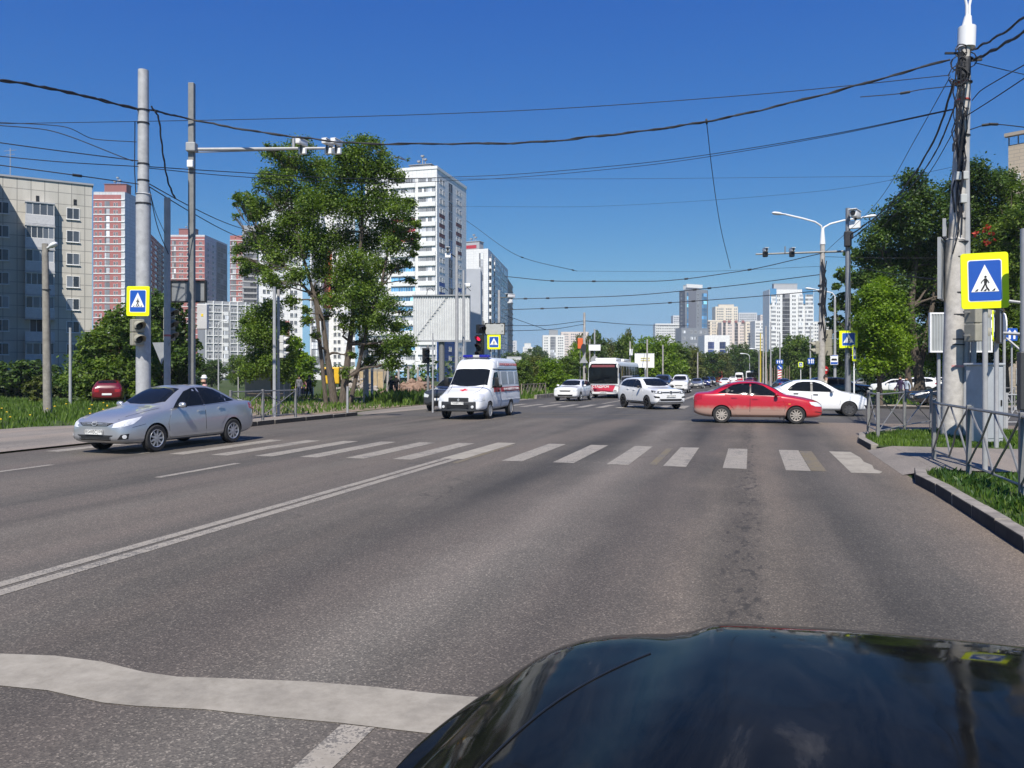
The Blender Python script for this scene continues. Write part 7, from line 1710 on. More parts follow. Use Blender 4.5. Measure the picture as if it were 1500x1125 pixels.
for i in range(9):                                    # coils
    c = W(1411 + rg.uniform(-9, 9), rg.uniform(70, 118), dM - .2); r = rg.uniform(.12, .26); a0 = rg.uniform(0, 6)
    mb.tube([c + Vector((math.cos(a0 + t * .55) * r, -.05 + rg.uniform(-.03, .03), math.sin(a0 + t * .55) * r * 1.1)) for t in range(11)], .016, 5)
for py in (88, 122, 200, 322, 356, 378, 430, 462, 498, 506):
    z = polez(0, py, dM); x = 1393 + (640 - py) * .039; q = A(x, dM); rr = .262 if py > 352 else .19; mb.tube([(q.x, q.y, z), (q.x, q.y, z + .03)], rr, 16)
mb.cbox(W(1412, 100, dM - .15), (.3, .3, .55), .08); mb.box(W(1428, 88, dM - .1), (.34, .06, .06)); mb.box(W(1398, 78, dM - .1), (.5, .05, .05), YAW)
mb.build('cable_clutter', M_CABLE, rM)
mb = MB(); 
for x, y, w_, h_ in ((1403, 258, .15, .22), (1414, 257, .14, .22), (1411, 291, .17, .24)): mb.cbox(W(x, y, dM - .28), (w_, .12, h_), .02, rz=YAW)
mb.build('junction_box', mat('box_grey', (.45, .46, .45), .5, var=.1), rM)
mb = MB(); z = polez(0, 538, dM); q = A(1397, dM); mb.tube([(q.x, q.y, z), (q.x, q.y, z + .06)], .262, 18); mb.build('faded_pink_band', mat('faded_pink', (.55, .27, .25), .7, var=.2), rM, True)
mb = MB(); 
for y in (122, 148): mb.tube([W(1410, y, dM), W(1410, y - 2, dM)], .19, 14)
mb.build('red_straps', mat('strap_red', (.4, .04, .03), .6, var=.1), rM, True)
eb = board_back('edge_on_board', 'tall flat board seen edge on at the left of the big concrete pole', W(1379, 395, dM - .1), R(72), .95, 1.62, 0, mat('board_edge', (.42, .42, .40), .6, var=.1), .04, cat='road sign')
eb2 = board_back('small_edge_board', 'short narrow board above the edge on board on the concrete pole', W(1384, 335, dM), R(75), .5, .48, 0, mat('board_edge2', (.45, .45, .43), .6, var=.1), .03, cat='road sign')
board_back('ribbed_board', 'white framed ribbed board behind the big concrete pole', W(1407, 487, 24), YAW - R(2), 1.85, 1.2, 22, mat('rib_grey', (.34, .36, .37), .6, var=.1), .05, M_SIGNW)
pole('ribbed_board_post', 'short yellow edged post below the ribbed board', 'post', 1375, 24.2, 515, .05, .05, M_SIGNBACK, z=.1)
traffic_light('big_signal', 'beige traffic signal behind the large crossing sign post', W(1427, 474, 20.6), R(115), 2, .42, visor=.3)
cbn = thing('control_cabinet', 'tall grey steel control cabinet beside the big concrete pole', 'cabinet', A(1442, 19.6, .1), YAW + R(14))
M_CAB = mat('cabinet_grey', (.42, .44, .46), .45, .1, var=.12)
mb = MB(); mb.cbox((0, 0, .98), (.62, .5, 1.86), .015); mb.build('cabinet_body', M_CAB, cbn, local=True)
mb = MB(); mb.cbox((0, 0, 1.94), (.70, .58, .06), .015); mb.build('cabinet_roof', M_CAB, cbn, local=True)
mb = MB(); mb.cbox((.02, -.256, 1.0), (.54, .015, 1.72), .006); mb.build('door', M_CAB, cbn, local=True)
mb = MB(); mb.box((.23, -.27, 1.0), (.03, .03, .14)); mb.build('handle', M_BLACK, cbn, local=True)
mb = MB(); [mb.box((x, 0, .03), (.06, .5, .1)) for x in (-.25, .25)]; mb.build('foot', M_BLACK, cbn, local=True)
sp_ = A(1443, 14, .124)
rp = thing('sign_post', 'galvanised tube post of the large crossing sign', 'post', sp_); mb = MB(); mb.tube([sp_, W(1443, 380, 14)], .045, 12); mb.build('tube', M_STEEL, rp, True)
crossing_sign('large_crossing_sign', 'large fluorescent crossing sign on the nearest right post', W(1442.5, 411, 13.92), R(2), .745, .97, tilt=R(-1.2))
# edge of frame: more signs and a pole
pr = A(1503, 13.2, .1); r = thing('edge_pole', 'pale steel pole with brackets at the right edge', 'pole', pr); mb = MB(); mb.tube([pr, W(1503, 335, 13.2)], .085, 14); mb.build('pole', M_STEEL, r, True)
mb = MB(); mb.tube([W(1503, 490, 13.2), W(1470, 488, 13.4)], .03, 6); mb.tube([W(1503, 520, 13.2), W(1474, 495, 13.4)], .02, 6); mb.tube([W(1503, 444, 13.2), W(1478, 441, 13.3)], .025, 6); mb.build('brackets', M_STEEL, r)
mb = MB(); mb.cbox(W(1504, 558, 13), (.24, .2, .95), .02); mb.build('dark_box', M_DKGREY, r)
crossing_sign('edge_crossing_sign', 'fluorescent crossing sign turned almost edge on right of the cabinet', W(1456, 478, 18.4), R(74), .75, .70)
pole('edge_sign_post', 'slim post of the edge on sign right of the cabinet', 'post', 1459.5, 18.5, 455, .05, .05, M_STEEL, z=.1)
board_back('dark_sign_back', 'dark back of a sign turned edge on beside the slim post', W(1464, 478, 18.6), R(70), .7, .8, 0, M_SIGNBACK, .03, M_BLACK, cat='road sign')
pole('second_edge_post', 'thin post behind the dark edge on sign', 'post', 1471, 24, 462, .04, .04, M_STEEL, z=.1)
disc_back('small_edge_sign', 'small pale sign seen edge on atop the thin right post', 1471, 478, 23.9, .4, False, R(70), M_SIGNW)
blue_lane('lane_sign', 'blue lane sign peeping between brackets at the right edge', 1482, 490, 38, .55, .6, [(-.1, 0), (.12, .3)])
pole('blue_sign_post', 'thin post of the blue lane sign at the right edge', 'post', 1482, 38.3, 480, .04, .04, M_STEEL)

F0 = [Vector((3.34, y, .1)) for y in (18.0, 15.35, 12.65, 10.0, 7.35)]
F0 = [A(1368, 15.9, .1), A(1419, 13.4, .1), A(1497, 10.9, .1), A(1620, 8.4, .1)]
fence('bent_railing', 'near grey railing with bent braces above the right kerb', F0, 1.18, 'bent', post_r=.036)
fence('corner_railing', 'cross braced railing turning the corner by the white sedan', [A(1272, 23.0, .1), A(1286, 20.9, .1), A(1325, 23.4, .1), A(1364, 25.6, .1)], 1.2, 'x')
fence('far_railing', 'far grey cross braced railing right of the cabinet', [A(1462, 47), A(1486, 47), A(1512, 47)], 1.1, 'x')
fence('path_railing', 'white tube railing behind the cabinet at the right', [A(1450, 25, .1), A(1474, 25, .1), A(1500, 25, .1)], 1.1, 'x', M_STEEL)
# ================================================================== MORE VEHICLES
def simple_car(name, label, px, d, hd, paint, sp=SEDAN, side=None, wx=(.93, 3.53), r=.315, cat='car', group=None, dx=0.0, dy=0.0, white_front=True, H=1.0):
    p = A(px, d); root, c, f = sedan(name, label, paint, (p.x + dx, p.y + dy, gz(p.y) + .006), hd, sp, r=r, wx=wx, spokes=7, detail=False, side=side, cat=cat, group=group)
    front_generic(root, c, f, sp['L'], None, None, H)
    plate_obj(root, sp['L'] / 2 + .02, .52 * H, None); plate_obj(root, -sp['L'] / 2 - .02, .6 * H, None, back=True)
    mirrors(root, sp['L'] / 2 - 1.6 * sp['L'] / 4.5, f['ws'](1.6) + .02, f['zs'](1.6) + .06, paint)
    return root
DKG = mat('dark_grey_car', (.05, .055, .065), .3, .3, var=.02, coat=1.0); BLK = mat('black_car_paint', (.008, .008, .01), .2, var=.02, coat=1.0)
BLU = mat('blue_car_paint', (.01, .02, .12), .25, .2, var=.02, coat=1.0); MAR = mat('maroon_car_paint', (.13, .006, .012), .3, var=.02, coat=1.0); GRY = mat('grey_car_paint', (.22, .23, .25), .3, .5, var=.02, coat=1.0)
UP, DN = math.pi / 2, -math.pi / 2
MPV = scaled(SUV, 1.05, 1.14, 1.0); MPV.update(ws0=1.2, ws1=1.9, bw1=4.55, bw0=4.35, rr=.06); MS = {k: [(a * 1.05, b * 1.14) for a, b in v] for k, v in SUVSIDE.items()}
MINI = scaled(VAN, 1.05, 1.02, 1.0); MINI.update(ws0=1.1, ws1=1.82, bw1=None, rr=.10); MINIS = {k: [(a * 1.05, b * 1.02) for a, b in v] for k, v in va.items()}
simple_car('dark_suv', 'dark grey suv half hidden behind the ambulance', 668, 40.5, DN, DKG, SUV, SUVSIDE, (.9, 3.58), .35, 'car', H=1.15)
simple_car('white_van', 'white people carrier in the queue behind the white suv', 997, 82, DN, WHITE, MPV, MS, (.9, 3.75), .33, 'van', H=1.25)
simple_car('black_van', 'dark van roof behind the white suv windscreen', 971, 80, DN, DKG, MPV, MS, (.9, 3.75), .33, 'van', H=1.25)
simple_car('grey_sedan', 'grey sedan queueing right behind the white people carrier', 1021, 112, DN, GRY, H=1.0)
simple_car('dark_suv', 'dark blue suv third in the oncoming queue', 1033, 124, DN, BLU, SUV, SUVSIDE, (.9, 3.58), .35, H=1.15)
simple_car('black_suv', 'black suv fourth in the oncoming queue', 1041, 138, DN, BLK, SUV, SUVSIDE, (.9, 3.58), .35, H=1.15)
simple_car('white_minibus', 'white high roof minibus above the oncoming queue', 1032, 136, DN, WHITE, MINI, MINIS, (1.07, 4.1), .36, 'minibus', dx=-1.9, H=1.4)
simple_car('white_car', 'white sedan driving off ahead on the far road', 1062, 122, UP, WHITE, group=None)
simple_car('small_white_car', 'small white car farther ahead beside the white sedan', 1074, 158, UP, WHITE, SUV, SUVSIDE, (.9, 3.58), .35)
simple_car('maroon_car', 'dark maroon car behind the rear of the red bus', 1098, 150, UP, MAR)
simple_car('blue_sedan', 'dark blue sedan behind the white sedan roof', 1146, 92, UP + R(10), BLU)
simple_car('maroon_hatchback', 'dark red hatchback parked in the grass behind the silver sedan', 163, 49.5, R(127), MAR, HATCH, HS, (.86, 3.44), .31)
simple_car('white_parked_car', 'white hatchback parked in the shade, left of the two suvs', 1308, 84, R(170), WHITE, HATCH, HS, (.86, 3.44), .31)
simple_car('white_parked_suv', 'white suv parked in the shade behind the two walkers', 1338, 80, R(168), WHITE, SUV, SUVSIDE, (.9, 3.58), .35, H=1.15)
simple_car('pale_parked_suv', 'white suv parked in the shade left of the big concrete pole', 1372, 86, R(178), WHITE, SUV, SUVSIDE, (.9, 3.58), .35, H=1.15)
simple_car('silver_parked_car', 'silver car parked far behind the crossing mast', 1262, 108, R(175), GRY, HATCH, HS, (.86, 3.44), .31)
simple_car('black_sedan', 'glossy black sedan waiting behind the big concrete pole', 1396, 47, R(186), BLK)
simple_car('black_parked_suv', 'black suv behind the white sedan and the mast', 1228, 60, R(10), BLK, SUV, SUVSIDE, (.9, 3.58), .35, H=1.15)
p = A(1101, 172); root, c = make_bus('red_white_bus', 'rear of a red and white bus far up the road', (p.x, p.y + 5.8, gz(p.y) + .006), UP, BUSW)
c.panel('rear_window', 'back', [(-1.0, 1.5), (-1.0, 2.5), (1.0, 2.5), (1.0, 1.5)], M_GLASS, off=.02, grid=.3); c.panel('rear_red_panel', 'back', [(-1.1, .5), (-1.1, 1.4), (1.1, 1.4), (1.1, .5)], BUSR, off=.02, grid=.3)
p = A(1083, 176); root = simple_car('distant_minibus', 'rear of a white minibus with red band far up the road', 1083, 176, UP, WHITE, MINI, MINIS, (1.07, 4.1), .36, 'minibus', H=1.4)
mb = MB(); mb.box((-MINI['L'] / 2 - .02, 0, 1.0), (.05, 1.6, .4)); mb.build('red_band', BUSR, root, local=True); mb = MB(); mb.box((-MINI['L'] / 2 - .02, 0, 1.75), (.05, 1.4, .6)); mb.build('rear_window', M_GLASS, root, local=True)
tk = thing('tanker_truck', 'white tanker truck far back in the oncoming queue', 'truck', A(1051, 172), DN)
mb = MB(); mb.lathe([(0, -3.6), (.8, -3.5), (1.1, -3.1), (1.1, 2.3), (.8, 2.7), (0, 2.8)], 18, Matrix.Translation((-1.2, 0, 2.0)) @ Matrix.Rotation(R(90), 4, 'Y')); mb.build('tank', WHITE, tk, True, True)
mb = MB(); mb.cbox((2.9, 0, 1.6), (1.9, 2.3, 2.2), .15); mb.build('cab', mat('truck_red', (.4, .03, .03), .4, var=.05), tk, True, True)
mb = MB(); mb.box((3.87, 0, 2.0), (.04, 2.0, .8)); mb.build('windscreen', M_GLASS, tk, local=True); mb = MB(); mb.box((-.5, 0, .7), (7.5, 1, .3)); mb.build('chassis', M_BLACK, tk, local=True)
for x in (2.7, -2.2, -3.4):
    for s in (1, -1): o = link('wheel', tm_, tk); o.location = (x, s * 1.0, .5)

# ---------------- our own bonnet
own = thing('dark_bonnet', 'glossy dark bonnet of the car the photo is taken from', 'car', (.35, 1.3, 0))
ol = [(-.61, 1.0), (-.625, 1.30), (-.63, 1.50), (-.61, 1.72), (-.54, 2.0), (-.38, 2.17), (-.15, 2.28), (0.0, 2.335), (.2, 2.37), (.38, 2.38)]
def hood_paint():
    m = bpy.data.materials.new('own_car_paint'); m.use_nodes = True; nt = m.node_tree; L = nt.links; b = nt.nodes['Principled BSDF']
    P = N(nt, 'ShaderNodeTexCoord').outputs['Object']
    n1 = N(nt, 'ShaderNodeTexNoise', Scale=7.0, Detail=9.0, Roughness=0.7); L.new(P, n1.inputs['Vector'])
    mp = N(nt, 'ShaderNodeMapping'); mp.inputs['Scale'].default_value = (5, 1.1, 5); L.new(P, mp.inputs['Vector'])
    n2 = N(nt, 'ShaderNodeTexNoise', Scale=1.0, Detail=6.0, Roughness=0.7, Distortion=1.2); L.new(mp.outputs[0], n2.inputs['Vector'])
    r1 = ramp(nt, n2.outputs['Fac'], [(.40, (.004, .0045, .005)), (.62, (.012, .012, .0115)), (.74, (.045, .043, .04))]); L.new(r1.outputs[0], b.inputs['Base Color'])
    r2 = ramp(nt, n1.outputs['Fac'], [(.35, (.03, .03, .03)), (.75, (.14, .14, .14))]); L.new(r2.outputs[0], b.inputs['Roughness'])
    b.inputs['Specular IOR Level'].default_value = .5; b.inputs['IOR'].default_value = 1.13
    n3 = N(nt, 'ShaderNodeTexNoise', Scale=2.6, Detail=2.0); L.new(P, n3.inputs['Vector'])
    bp = N(nt, 'ShaderNodeBump', Strength=.25, Distance=.02); L.new(n3.outputs['Fac'], bp.inputs['Height']); L.new(bp.outputs[0], b.inputs['Normal'])
    return m
HB = hood_paint()
def hood_z(x, y):                       # x from the car's middle
    ax = abs(x); z = 1.262 - .035 * max(0, y - .7) ** 1.2 - .03 * (ax / .93) ** 2
    z -= .05 * max(0, (y - 1.95) / .45) ** 2.2
    cr = .55 - .12 * max(0, y - 1.2)                 # raised middle of the bonnet
    t = min(1, max(0, (ax - cr) / .10)); z -= .028 * t * t * (3 - 2 * t)
    t = min(1, max(0, (ax - .70) / .22)); z -= .05 * t ** 2.2 
    return z
half = [(Vector((x - .35, y))) for x, y in ol]
full = half + [Vector((-p.x, p.y)) for p in half[-2::-1]]
full[len(half) - 1].x = 0
NU = 60; NV = 34; ys = pchip([(i / (len(full) - 1), p.y) for i, p in enumerate(full)]); xs_ = pchip([(i / (len(full) - 1), p.x) for i, p in enumerate(full)])
vs = []; rows = []
for j in range(NV + 9):
    for i in range(NU + 1):
        u = i / NU; ex, ey = xs_(u), ys(u)
        if j <= NV:
            t = (j / NV) ** .75; x = ex * (t * 1.0 + (1 - t) * 1.0); y = .55 + (ey - .55) * t; x = ex * (.9 + .1 * t) if t > 0 else ex * .9
            z = hood_z(x, y) - .0
            dd = 1 - t; e_ = max(0, 1 - dd / .12); z -= .022 * e_ ** 2
        else:
            k = (j - NV) / 8; x = ex * (1 + .035 * math.sin(k * 1.5)); y = ey + .04 * math.sin(k * 1.5); z0 = hood_z(ex, ey) - .022; z = z0 - .02 - .55 * k ** 1.3
        vs.append((x, y - 1.3, z))
n = NU + 1
fs = [(j * n + i, j * n + i + 1, (j + 1) * n + i + 1, (j + 1) * n + i) for j in range(NV + 8) for i in range(NU)]
mb = MB(); mb.add(vs, fs); mb.build('bonnet', HB, own, True, True)
def own_line(fn, name, w=.006):
    pts_ = [fn(t / 24) for t in range(25)]; m2 = MB(); m2.tube([(x, y - 1.3, hood_z(x, y) + .001) for x, y in pts_], w, 6); m2.build(name, M_BLACK, own, local=True)
for s in (-1, 1): own_line(lambda t, s=s: (s * (.80 - .22 * t ** 3), .75 + 1.17 * t), 'bonnet_gap', .002)
tmw = tyre_mesh(.36, .22); rmw = rim_mesh(.36, .22, 5, M_ALLOY)
for s in (-1, 1): o = link('wheel', tmw, own); o.location = (s * .80, .35, .36); o.rotation_euler = (0, 0, R(90) if s < 0 else R(-90)); q = link('rim', rmw, o)
mb = MB(); mb.cbox((0, .05, .5), (1.5, 1.6, .4), .1); mb.build('underbody', M_BLACK, own, local=True)

# ================================================================== PEOPLE
SKIN = mat('skin', (.45, .27, .19), .6, var=.05)
def person(label, px, d, h, hd, top, low, shoe=None, hair=(.03, .02, .015), cap=None, pose='stand', seed=1, z=0.0, bag=None, group=None):
    base = A(px, d, z); root = thing('person', label, 'person', base, hd, group); s = h / 1.75; rg = random.Random(seed)
    st = {'stand': .06, 'walk': .24}.get(pose, .06)
    J = {'pel': (0, 0, .93), 'wst': (0, .0, 1.08), 'chs': (0, .0, 1.30), 'nk': (0, -.01, 1.47), 'hd0': (0, -.03, 1.56), 'hd1': (0, -.02, 1.69)}
    rad = {'pel': .135, 'wst': .125, 'chs': .14, 'nk': .055, 'hd0': .075, 'hd1': .08}
    E = [('pel', 'wst'), ('wst', 'chs'), ('chs', 'nk'), ('nk', 'hd0'), ('hd0', 'hd1')]
    for k, sx in (('L', 1), ('R', -1)):
        f_ = -st * sx
        J.update({'hip' + k: (.09 * sx, 0, .88), 'kn' + k: (.10 * sx, f_ * .6 - .02, .49), 'an' + k: (.10 * sx, f_ + (.06 if f_ > 0 else 0), .09), 'toe' + k: (.105 * sx, f_ - .13, .045),
                  'sh' + k: (.17 * sx, 0, 1.40), 'el' + k: (.235 * sx, .03 - f_ * .4, 1.13), 'wr' + k: (.24 * sx, -.06 - f_ * .6, .90), 'pm' + k: (.235 * sx, -.08 - f_ * .65, .84)})
        rad.update({'hip' + k: .10, 'kn' + k: .062, 'an' + k: .042, 'toe' + k: .036, 'sh' + k: .068, 'el' + k: .044, 'wr' + k: .030, 'pm' + k: .034})
        E += [('pel', 'hip' + k), ('hip' + k, 'kn' + k), ('kn' + k, 'an' + k), ('an' + k, 'toe' + k), ('chs', 'sh' + k), ('sh' + k, 'el' + k), ('el' + k, 'wr' + k), ('wr' + k, 'pm' + k)]
        for q in range(5):                                   # fingers and thumb
            n_ = 'f%d%s' % (q, k); p0 = J['pm' + k]
            if q < 4: J[n_] = (p0[0] - .03 * sx + .018 * q * sx, p0[1] - .02 + .012 * q, p0[2] - (.075, .085, .08, .065)[q])
            else: J[n_] = (p0[0] - .03 * sx, p0[1] - .055, p0[2] - .02)
            rad[n_] = .009; E.append(('pm' + k, n_))
    names = list(J); me = bpy.data.meshes.new('body'); me.from_pydata([Vector(J[n]) * s for n in names], [(names.index(a), names.index(b)) for a, b in E], [])
    o = bpy.data.objects.new('body', me); COL.objects.link(o); o.modifiers.new('k', 'SKIN'); o.modifiers.new('s', 'SUBSURF').levels = 1
    for i, n in enumerate(names): sv = me.skin_vertices[0].data[i]; sv.radius = (rad[n] * s * 1.12, rad[n] * s * (.82 if n in ('pel', 'wst', 'chs') else 1.05)); sv.use_root = (n == 'pel')
    m2 = evaluated(o); bpy.data.objects.remove(o)
    mt = [mat('cloth_%s' % label.replace(' ', '_')[:30], top, .85, var=.15, scale=8), mat('legs_%s' % label.replace(' ', '_')[:30], low, .85, var=.15, scale=8), SKIN, mat('shoe_dark', (.02, .02, .022), .6, var=.1)]
    m2.materials.clear()
    for m_ in mt: m2.materials.append(m_)
    for p in m2.polygons:
        c = p.center / s; p.use_smooth = True
        p.material_index = 2 if c.z > 1.485 or (c.z < .90 and abs(c.x) > .19 and c.z > .7) else (3 if c.z < .085 else (1 if c.z < .93 and abs(c.x) < .2 else 0))
    body = link('body', m2, root)
    hb_ = MB(); M = Matrix.Translation((0, -.02 * s, 1.70 * s)); hb_.lathe([(.088 * s, -.05 * s), (.092 * s, 0), (.075 * s, .06 * s), (.04 * s, .088 * s), (0, .092 * s)], 14, M)
    if cap: hb_.lathe([(.095 * s, -.005 * s), (.112 * s, -.012 * s), (.112 * s, -.008 * s), (.095 * s, .01 * s)], 14, M)
    else: hb_.cbox((0, .06 * s, 1.64 * s), (.14 * s, .07 * s, .14 * s), .03 * s)
    hb_.build('cap' if cap else 'hair', mat('cap_%s' % label[:18].replace(' ', '_'), cap, .8, var=.08) if cap else mat('hair_dark', hair, .7, var=.1), root, True, True)
    fc = MB(); 
    for sx in (1, -1): fc.lathe([(0, -.012 * s), (.011 * s, 0), (0, .012 * s)], 8, Matrix.Translation((.032 * s, 0, 0)) @ Matrix.Translation((-.064 * s if sx < 0 else 0, -.105 * s, 1.635 * s)))
    fc.build('eyes', M_INK, root, local=True)
    nz = MB(); nz.add([(-.014 * s, -.105 * s, 1.60 * s), (.014 * s, -.105 * s, 1.60 * s), (0, -.135 * s, 1.598 * s), (0, -.105 * s, 1.64 * s)], [(0, 1, 2), (0, 2, 3), (1, 3, 2), (0, 3, 1)]); nz.build('nose', SKIN, root, local=True)
    mo = MB(); mo.box((0, -.104 * s, 1.572 * s), (.045 * s, .012 * s, .009 * s)); mo.build('mouth', mat('lips', (.35, .12, .10), .6, var=0), root, local=True)
    if bag: b_ = MB(); b_.cbox((.30 * s, -.05, .62 * s), (.12, .3, .34), .04); b_.build('bag', bag, root, local=True)
    return root
person('woman in pink top and white cap walking behind the silver sedan', 300, 26.4, 1.72, R(-60), (.62, .34, .30), (.12, .12, .16), cap=(.75, .74, .72), pose='walk')
person('person in black coat on the left of the pair by the posts', 573, 58, 1.66, R(20), (.012, .012, .014), (.012, .012, .014), pose='stand')
person('taller person in black on the right of the pair by the posts', 581, 58.5, 1.82, R(-30), (.01, .01, .012), (.012, .012, .014), pose='walk', cap=(.012, .012, .014))
person('person in grey jacket waiting at the small shelter', 438, 60, 1.72, R(10), (.16, .16, .18), (.04, .05, .09), pose='stand')
person('person in pink top waiting at the small shelter', 444, 61, 1.65, R(-15), (.5, .25, .25), (.05, .06, .1), pose='walk')
person('person in dark clothes striding past the small shelter', 453, 56, 1.75, R(70), (.02, .02, .025), (.015, .015, .02), pose='walk')
person('man in beige jacket standing behind the white sedan', 1209, 40.5, 1.78, R(90), (.42, .38, .30), (.06, .06, .07), pose='stand')
person('walker in dark purple jacket under the right trees', 1319, 52, 1.76, R(-60), (.05, .03, .08), (.03, .03, .04), pose='walk')
person('walker in pale blue shirt beside the purple jacket', 1328, 52.5, 1.70, R(-60), (.42, .48, .58), (.04, .05, .09), pose='walk')

# ================================================================== OVERHEAD WIRES
def wire(label, pts, r=.014, name='overhead_wire', twist=0, knots=()):
    k = len(pts); fx, fy, fd = (pchip([(i, p[j]) for i, p in enumerate(pts)]) for j in range(3)) if k > 2 else ((lambda t, j=j: pts[0][j] + (pts[1][j] - pts[0][j]) * t) for j in range(3))
    n = 14 * (k - 1); P = [W(fx(i * (k - 1) / n), fy(i * (k - 1) / n), fd(i * (k - 1) / n)) for i in range(n + 1)]
    mb = MB(); base = P[0].copy()
    if twist:
        rg = random.Random(len(label))
        for q in range(twist):
            ph = rg.uniform(0, 6); mb.tube([p + Vector((0, math.cos(i * .9 + ph) * r * .7, math.sin(i * .9 + ph) * r * .8 + (rg.uniform(-.6, .6) * r))) for i, p in enumerate(P)], r, 5)
    else: mb.tube(P, r, 5)
    for t in knots: p = P[int(t * n)]; q = P[min(n, int(t * n) + 1)]; d_ = (q - p).normalized(); mb.tube([p - d_ * .12, p + d_ * .12], r * 2.6, 6)
    return single(mb, name, label, 'cable', M_CABLE, base=base)
T = wire
T('thick bundle of black cables sagging across the whole road', [(217, 160, 24.5), (281, 175, 26.8), (420, 199, 26.5), (560, 211, 26), (740, 210, 25), (900, 197, 24), (1035, 178, 23.3), (1200, 140, 22.5), (1392, 87, 21.6)], .022, 'cable_bundle', twist=3)
T('high thin wire crossing the sky above the thick bundle', [(-40, 182, 30), (400, 174, 28), (740, 163, 26), (1100, 139, 24), (1392, 110, 22)], .013)
T('black cable arriving at the thick pole from the upper left', [(-30, 112, 20), (90, 133, 22), (205, 161, 24.4)], .028, 'cable_bundle', twist=2)
T('upper of two close wires passing behind the poplar top', [(215, 244, 24.5), (340, 252, 28), (540, 262, 36), (700, 258, 40), (930, 240, 36), (1200, 200, 28), (1395, 160, 21.6)], .015)
T('lower of two close wires passing behind the poplar top', [(215, 246, 24.5), (340, 258, 28), (540, 268, 36), (700, 263, 40), (930, 244, 36), (1200, 202, 28), (1395, 161, 21.6)], .013)
T('faint level wire from the poplar towards the right trees', [(560, 262, 60), (850, 262, 60), (1330, 258, 60)], .012)
T('faint upper wire leaving the white tower to the right', [(640, 302, 70), (830, 303, 66), (1200, 280, 55), (1420, 240, 45)], .010)
T('knotted wire sloping right at mid height across the road', [(740, 405, 58), (830, 412, 56), (950, 412, 54), (1080, 398, 52), (1204, 371, 49)], .026, knots=(.2, .35, .62, .8))
T('upper of two knotted low wires over the far road', [(748, 438, 58), (900, 434, 56), (1050, 421, 53), (1203, 402, 49)], .026, knots=(.05, .12, .6, .66))
T('lower of two knotted low wires over the far road', [(735, 454, 58), (900, 448, 57), (1060, 438, 54), (1203, 426, 49)], .026, knots=(.12, .2, .5, .58))
T('thin wire falling from the white tower to the mid sky', [(683, 323, 75), (765, 377, 70), (845, 397, 64)], .022, knots=(.5, .98))
T('short wire continuing from the falling one to the double lamp post', [(845, 397, 64), (1000, 398, 58), (1204, 390, 49)], .010)
T('thin wire hanging straight down from the thick bundle', [(1035, 178, 23.4), (1043, 250, 26), (1055, 330, 30), (1070, 393, 34)], .012, knots=(.02,))
T('low wire from the traffic lights to the wire pole', [(735, 477, 58), (790, 477, 62), (856, 470, 66)], .022)
T('second low wire meeting the wire pole beside the bus', [(735, 485, 58), (800, 483, 62), (856, 475, 66)], .022)
T('wire descending behind the traffic lights toward the bus', [(740, 462, 58), (800, 483, 62)], .02)
T('wires running right from the wire pole behind the bus', [(856, 470, 66), (940, 476, 90), (1010, 477, 120)], .03)
T('uppermost wire from the left edge to the thick pole', [(-30, 178, 24), (90, 185, 24), (140, 204, 24.4), (200, 208, 24.4)], .013)
T('second wire from the left edge to the thick pole', [(-30, 182, 24), (60, 189, 24), (195, 236, 24.4)], .015)
T('third wire from the left edge to the thick pole', [(-30, 205, 22), (80, 220, 23), (205, 236, 24.4)], .016)
T('fourth wire from the left edge to the thick pole', [(-30, 226, 22), (100, 238, 23), (205, 244, 24.4)], .014)
T('lowest wire from the left edge to the thick pole', [(-30, 238, 22), (105, 256, 23), (205, 270, 24.4)], .016, knots=(.55,))
T('twisted black cable dropping from the thick pole to the slim pole', [(222, 156, 24.4), (232, 172, 24.6), (238, 220, 25), (246, 265, 25.6), (257, 292, 26)], .024, 'cable_bundle', twist=2)
T('wire from the thick pole sloping down past the square mast', [(216, 268, 24.5), (280, 303, 30), (340, 330, 38), (420, 352, 50)], .018)
T('second wire from the thick pole sloping down past the square mast', [(216, 272, 24.5), (280, 311, 30), (345, 345, 38), (430, 372, 50)], .018)
T('thin pair wire falling from the thick pole to signal clutter', [(214, 250, 24.5), (230, 330, 25), (248, 375, 26)], .013)
T('second thin wire falling from the thick pole beside the first', [(214, 252, 24.5), (226, 305, 25), (243, 345, 26)], .010)
T('thick cables dropping from the big concrete pole to the dark mast', [(1397, 120, 21.4), (1375, 190, 25), (1330, 268, 33), (1290, 312, 41), (1243, 346, 47)], .03, 'cable_bundle', twist=2)
T('second cables dropping from the big concrete pole to the dark mast', [(1401, 150, 21.4), (1372, 220, 26), (1325, 285, 35), (1245, 352, 47)], .02, 'cable_bundle', twist=2)
T('thin stay wire from the big concrete pole down to the lamp post', [(1392, 112, 21.4), (1340, 205, 28), (1290, 290, 38), (1206, 372, 49)], .012)
T('thin lead from the big concrete pole down behind the dark mast', [(1404, 180, 21.4), (1360, 255, 29), (1310, 315, 38), (1262, 360, 46)], .014)
T('thick cable leaving the big concrete pole to the upper right', [(1422, 75, 21.4), (1460, 54, 19), (1530, 5, 16)], .026, 'cable_bundle', twist=2)
T('second thick cable leaving the big concrete pole to the upper right', [(1427, 88, 21.4), (1465, 68, 19), (1530, 28, 16)], .028, 'cable_bundle', twist=3)
T('thin wire from the big concrete pole level to the right edge', [(1428, 92, 21.4), (1470, 102, 22), (1530, 116, 24)], .012)
T('upper straight cable rising from the big concrete pole to the right', [(1424, 147, 21.4), (1434, 135, 20.5), (1530, 78, 16)], .014)
T('lower straight cable rising from the big concrete pole to the right', [(1412, 172, 21.4), (1450, 148, 19.5), (1530, 95, 16)], .014)
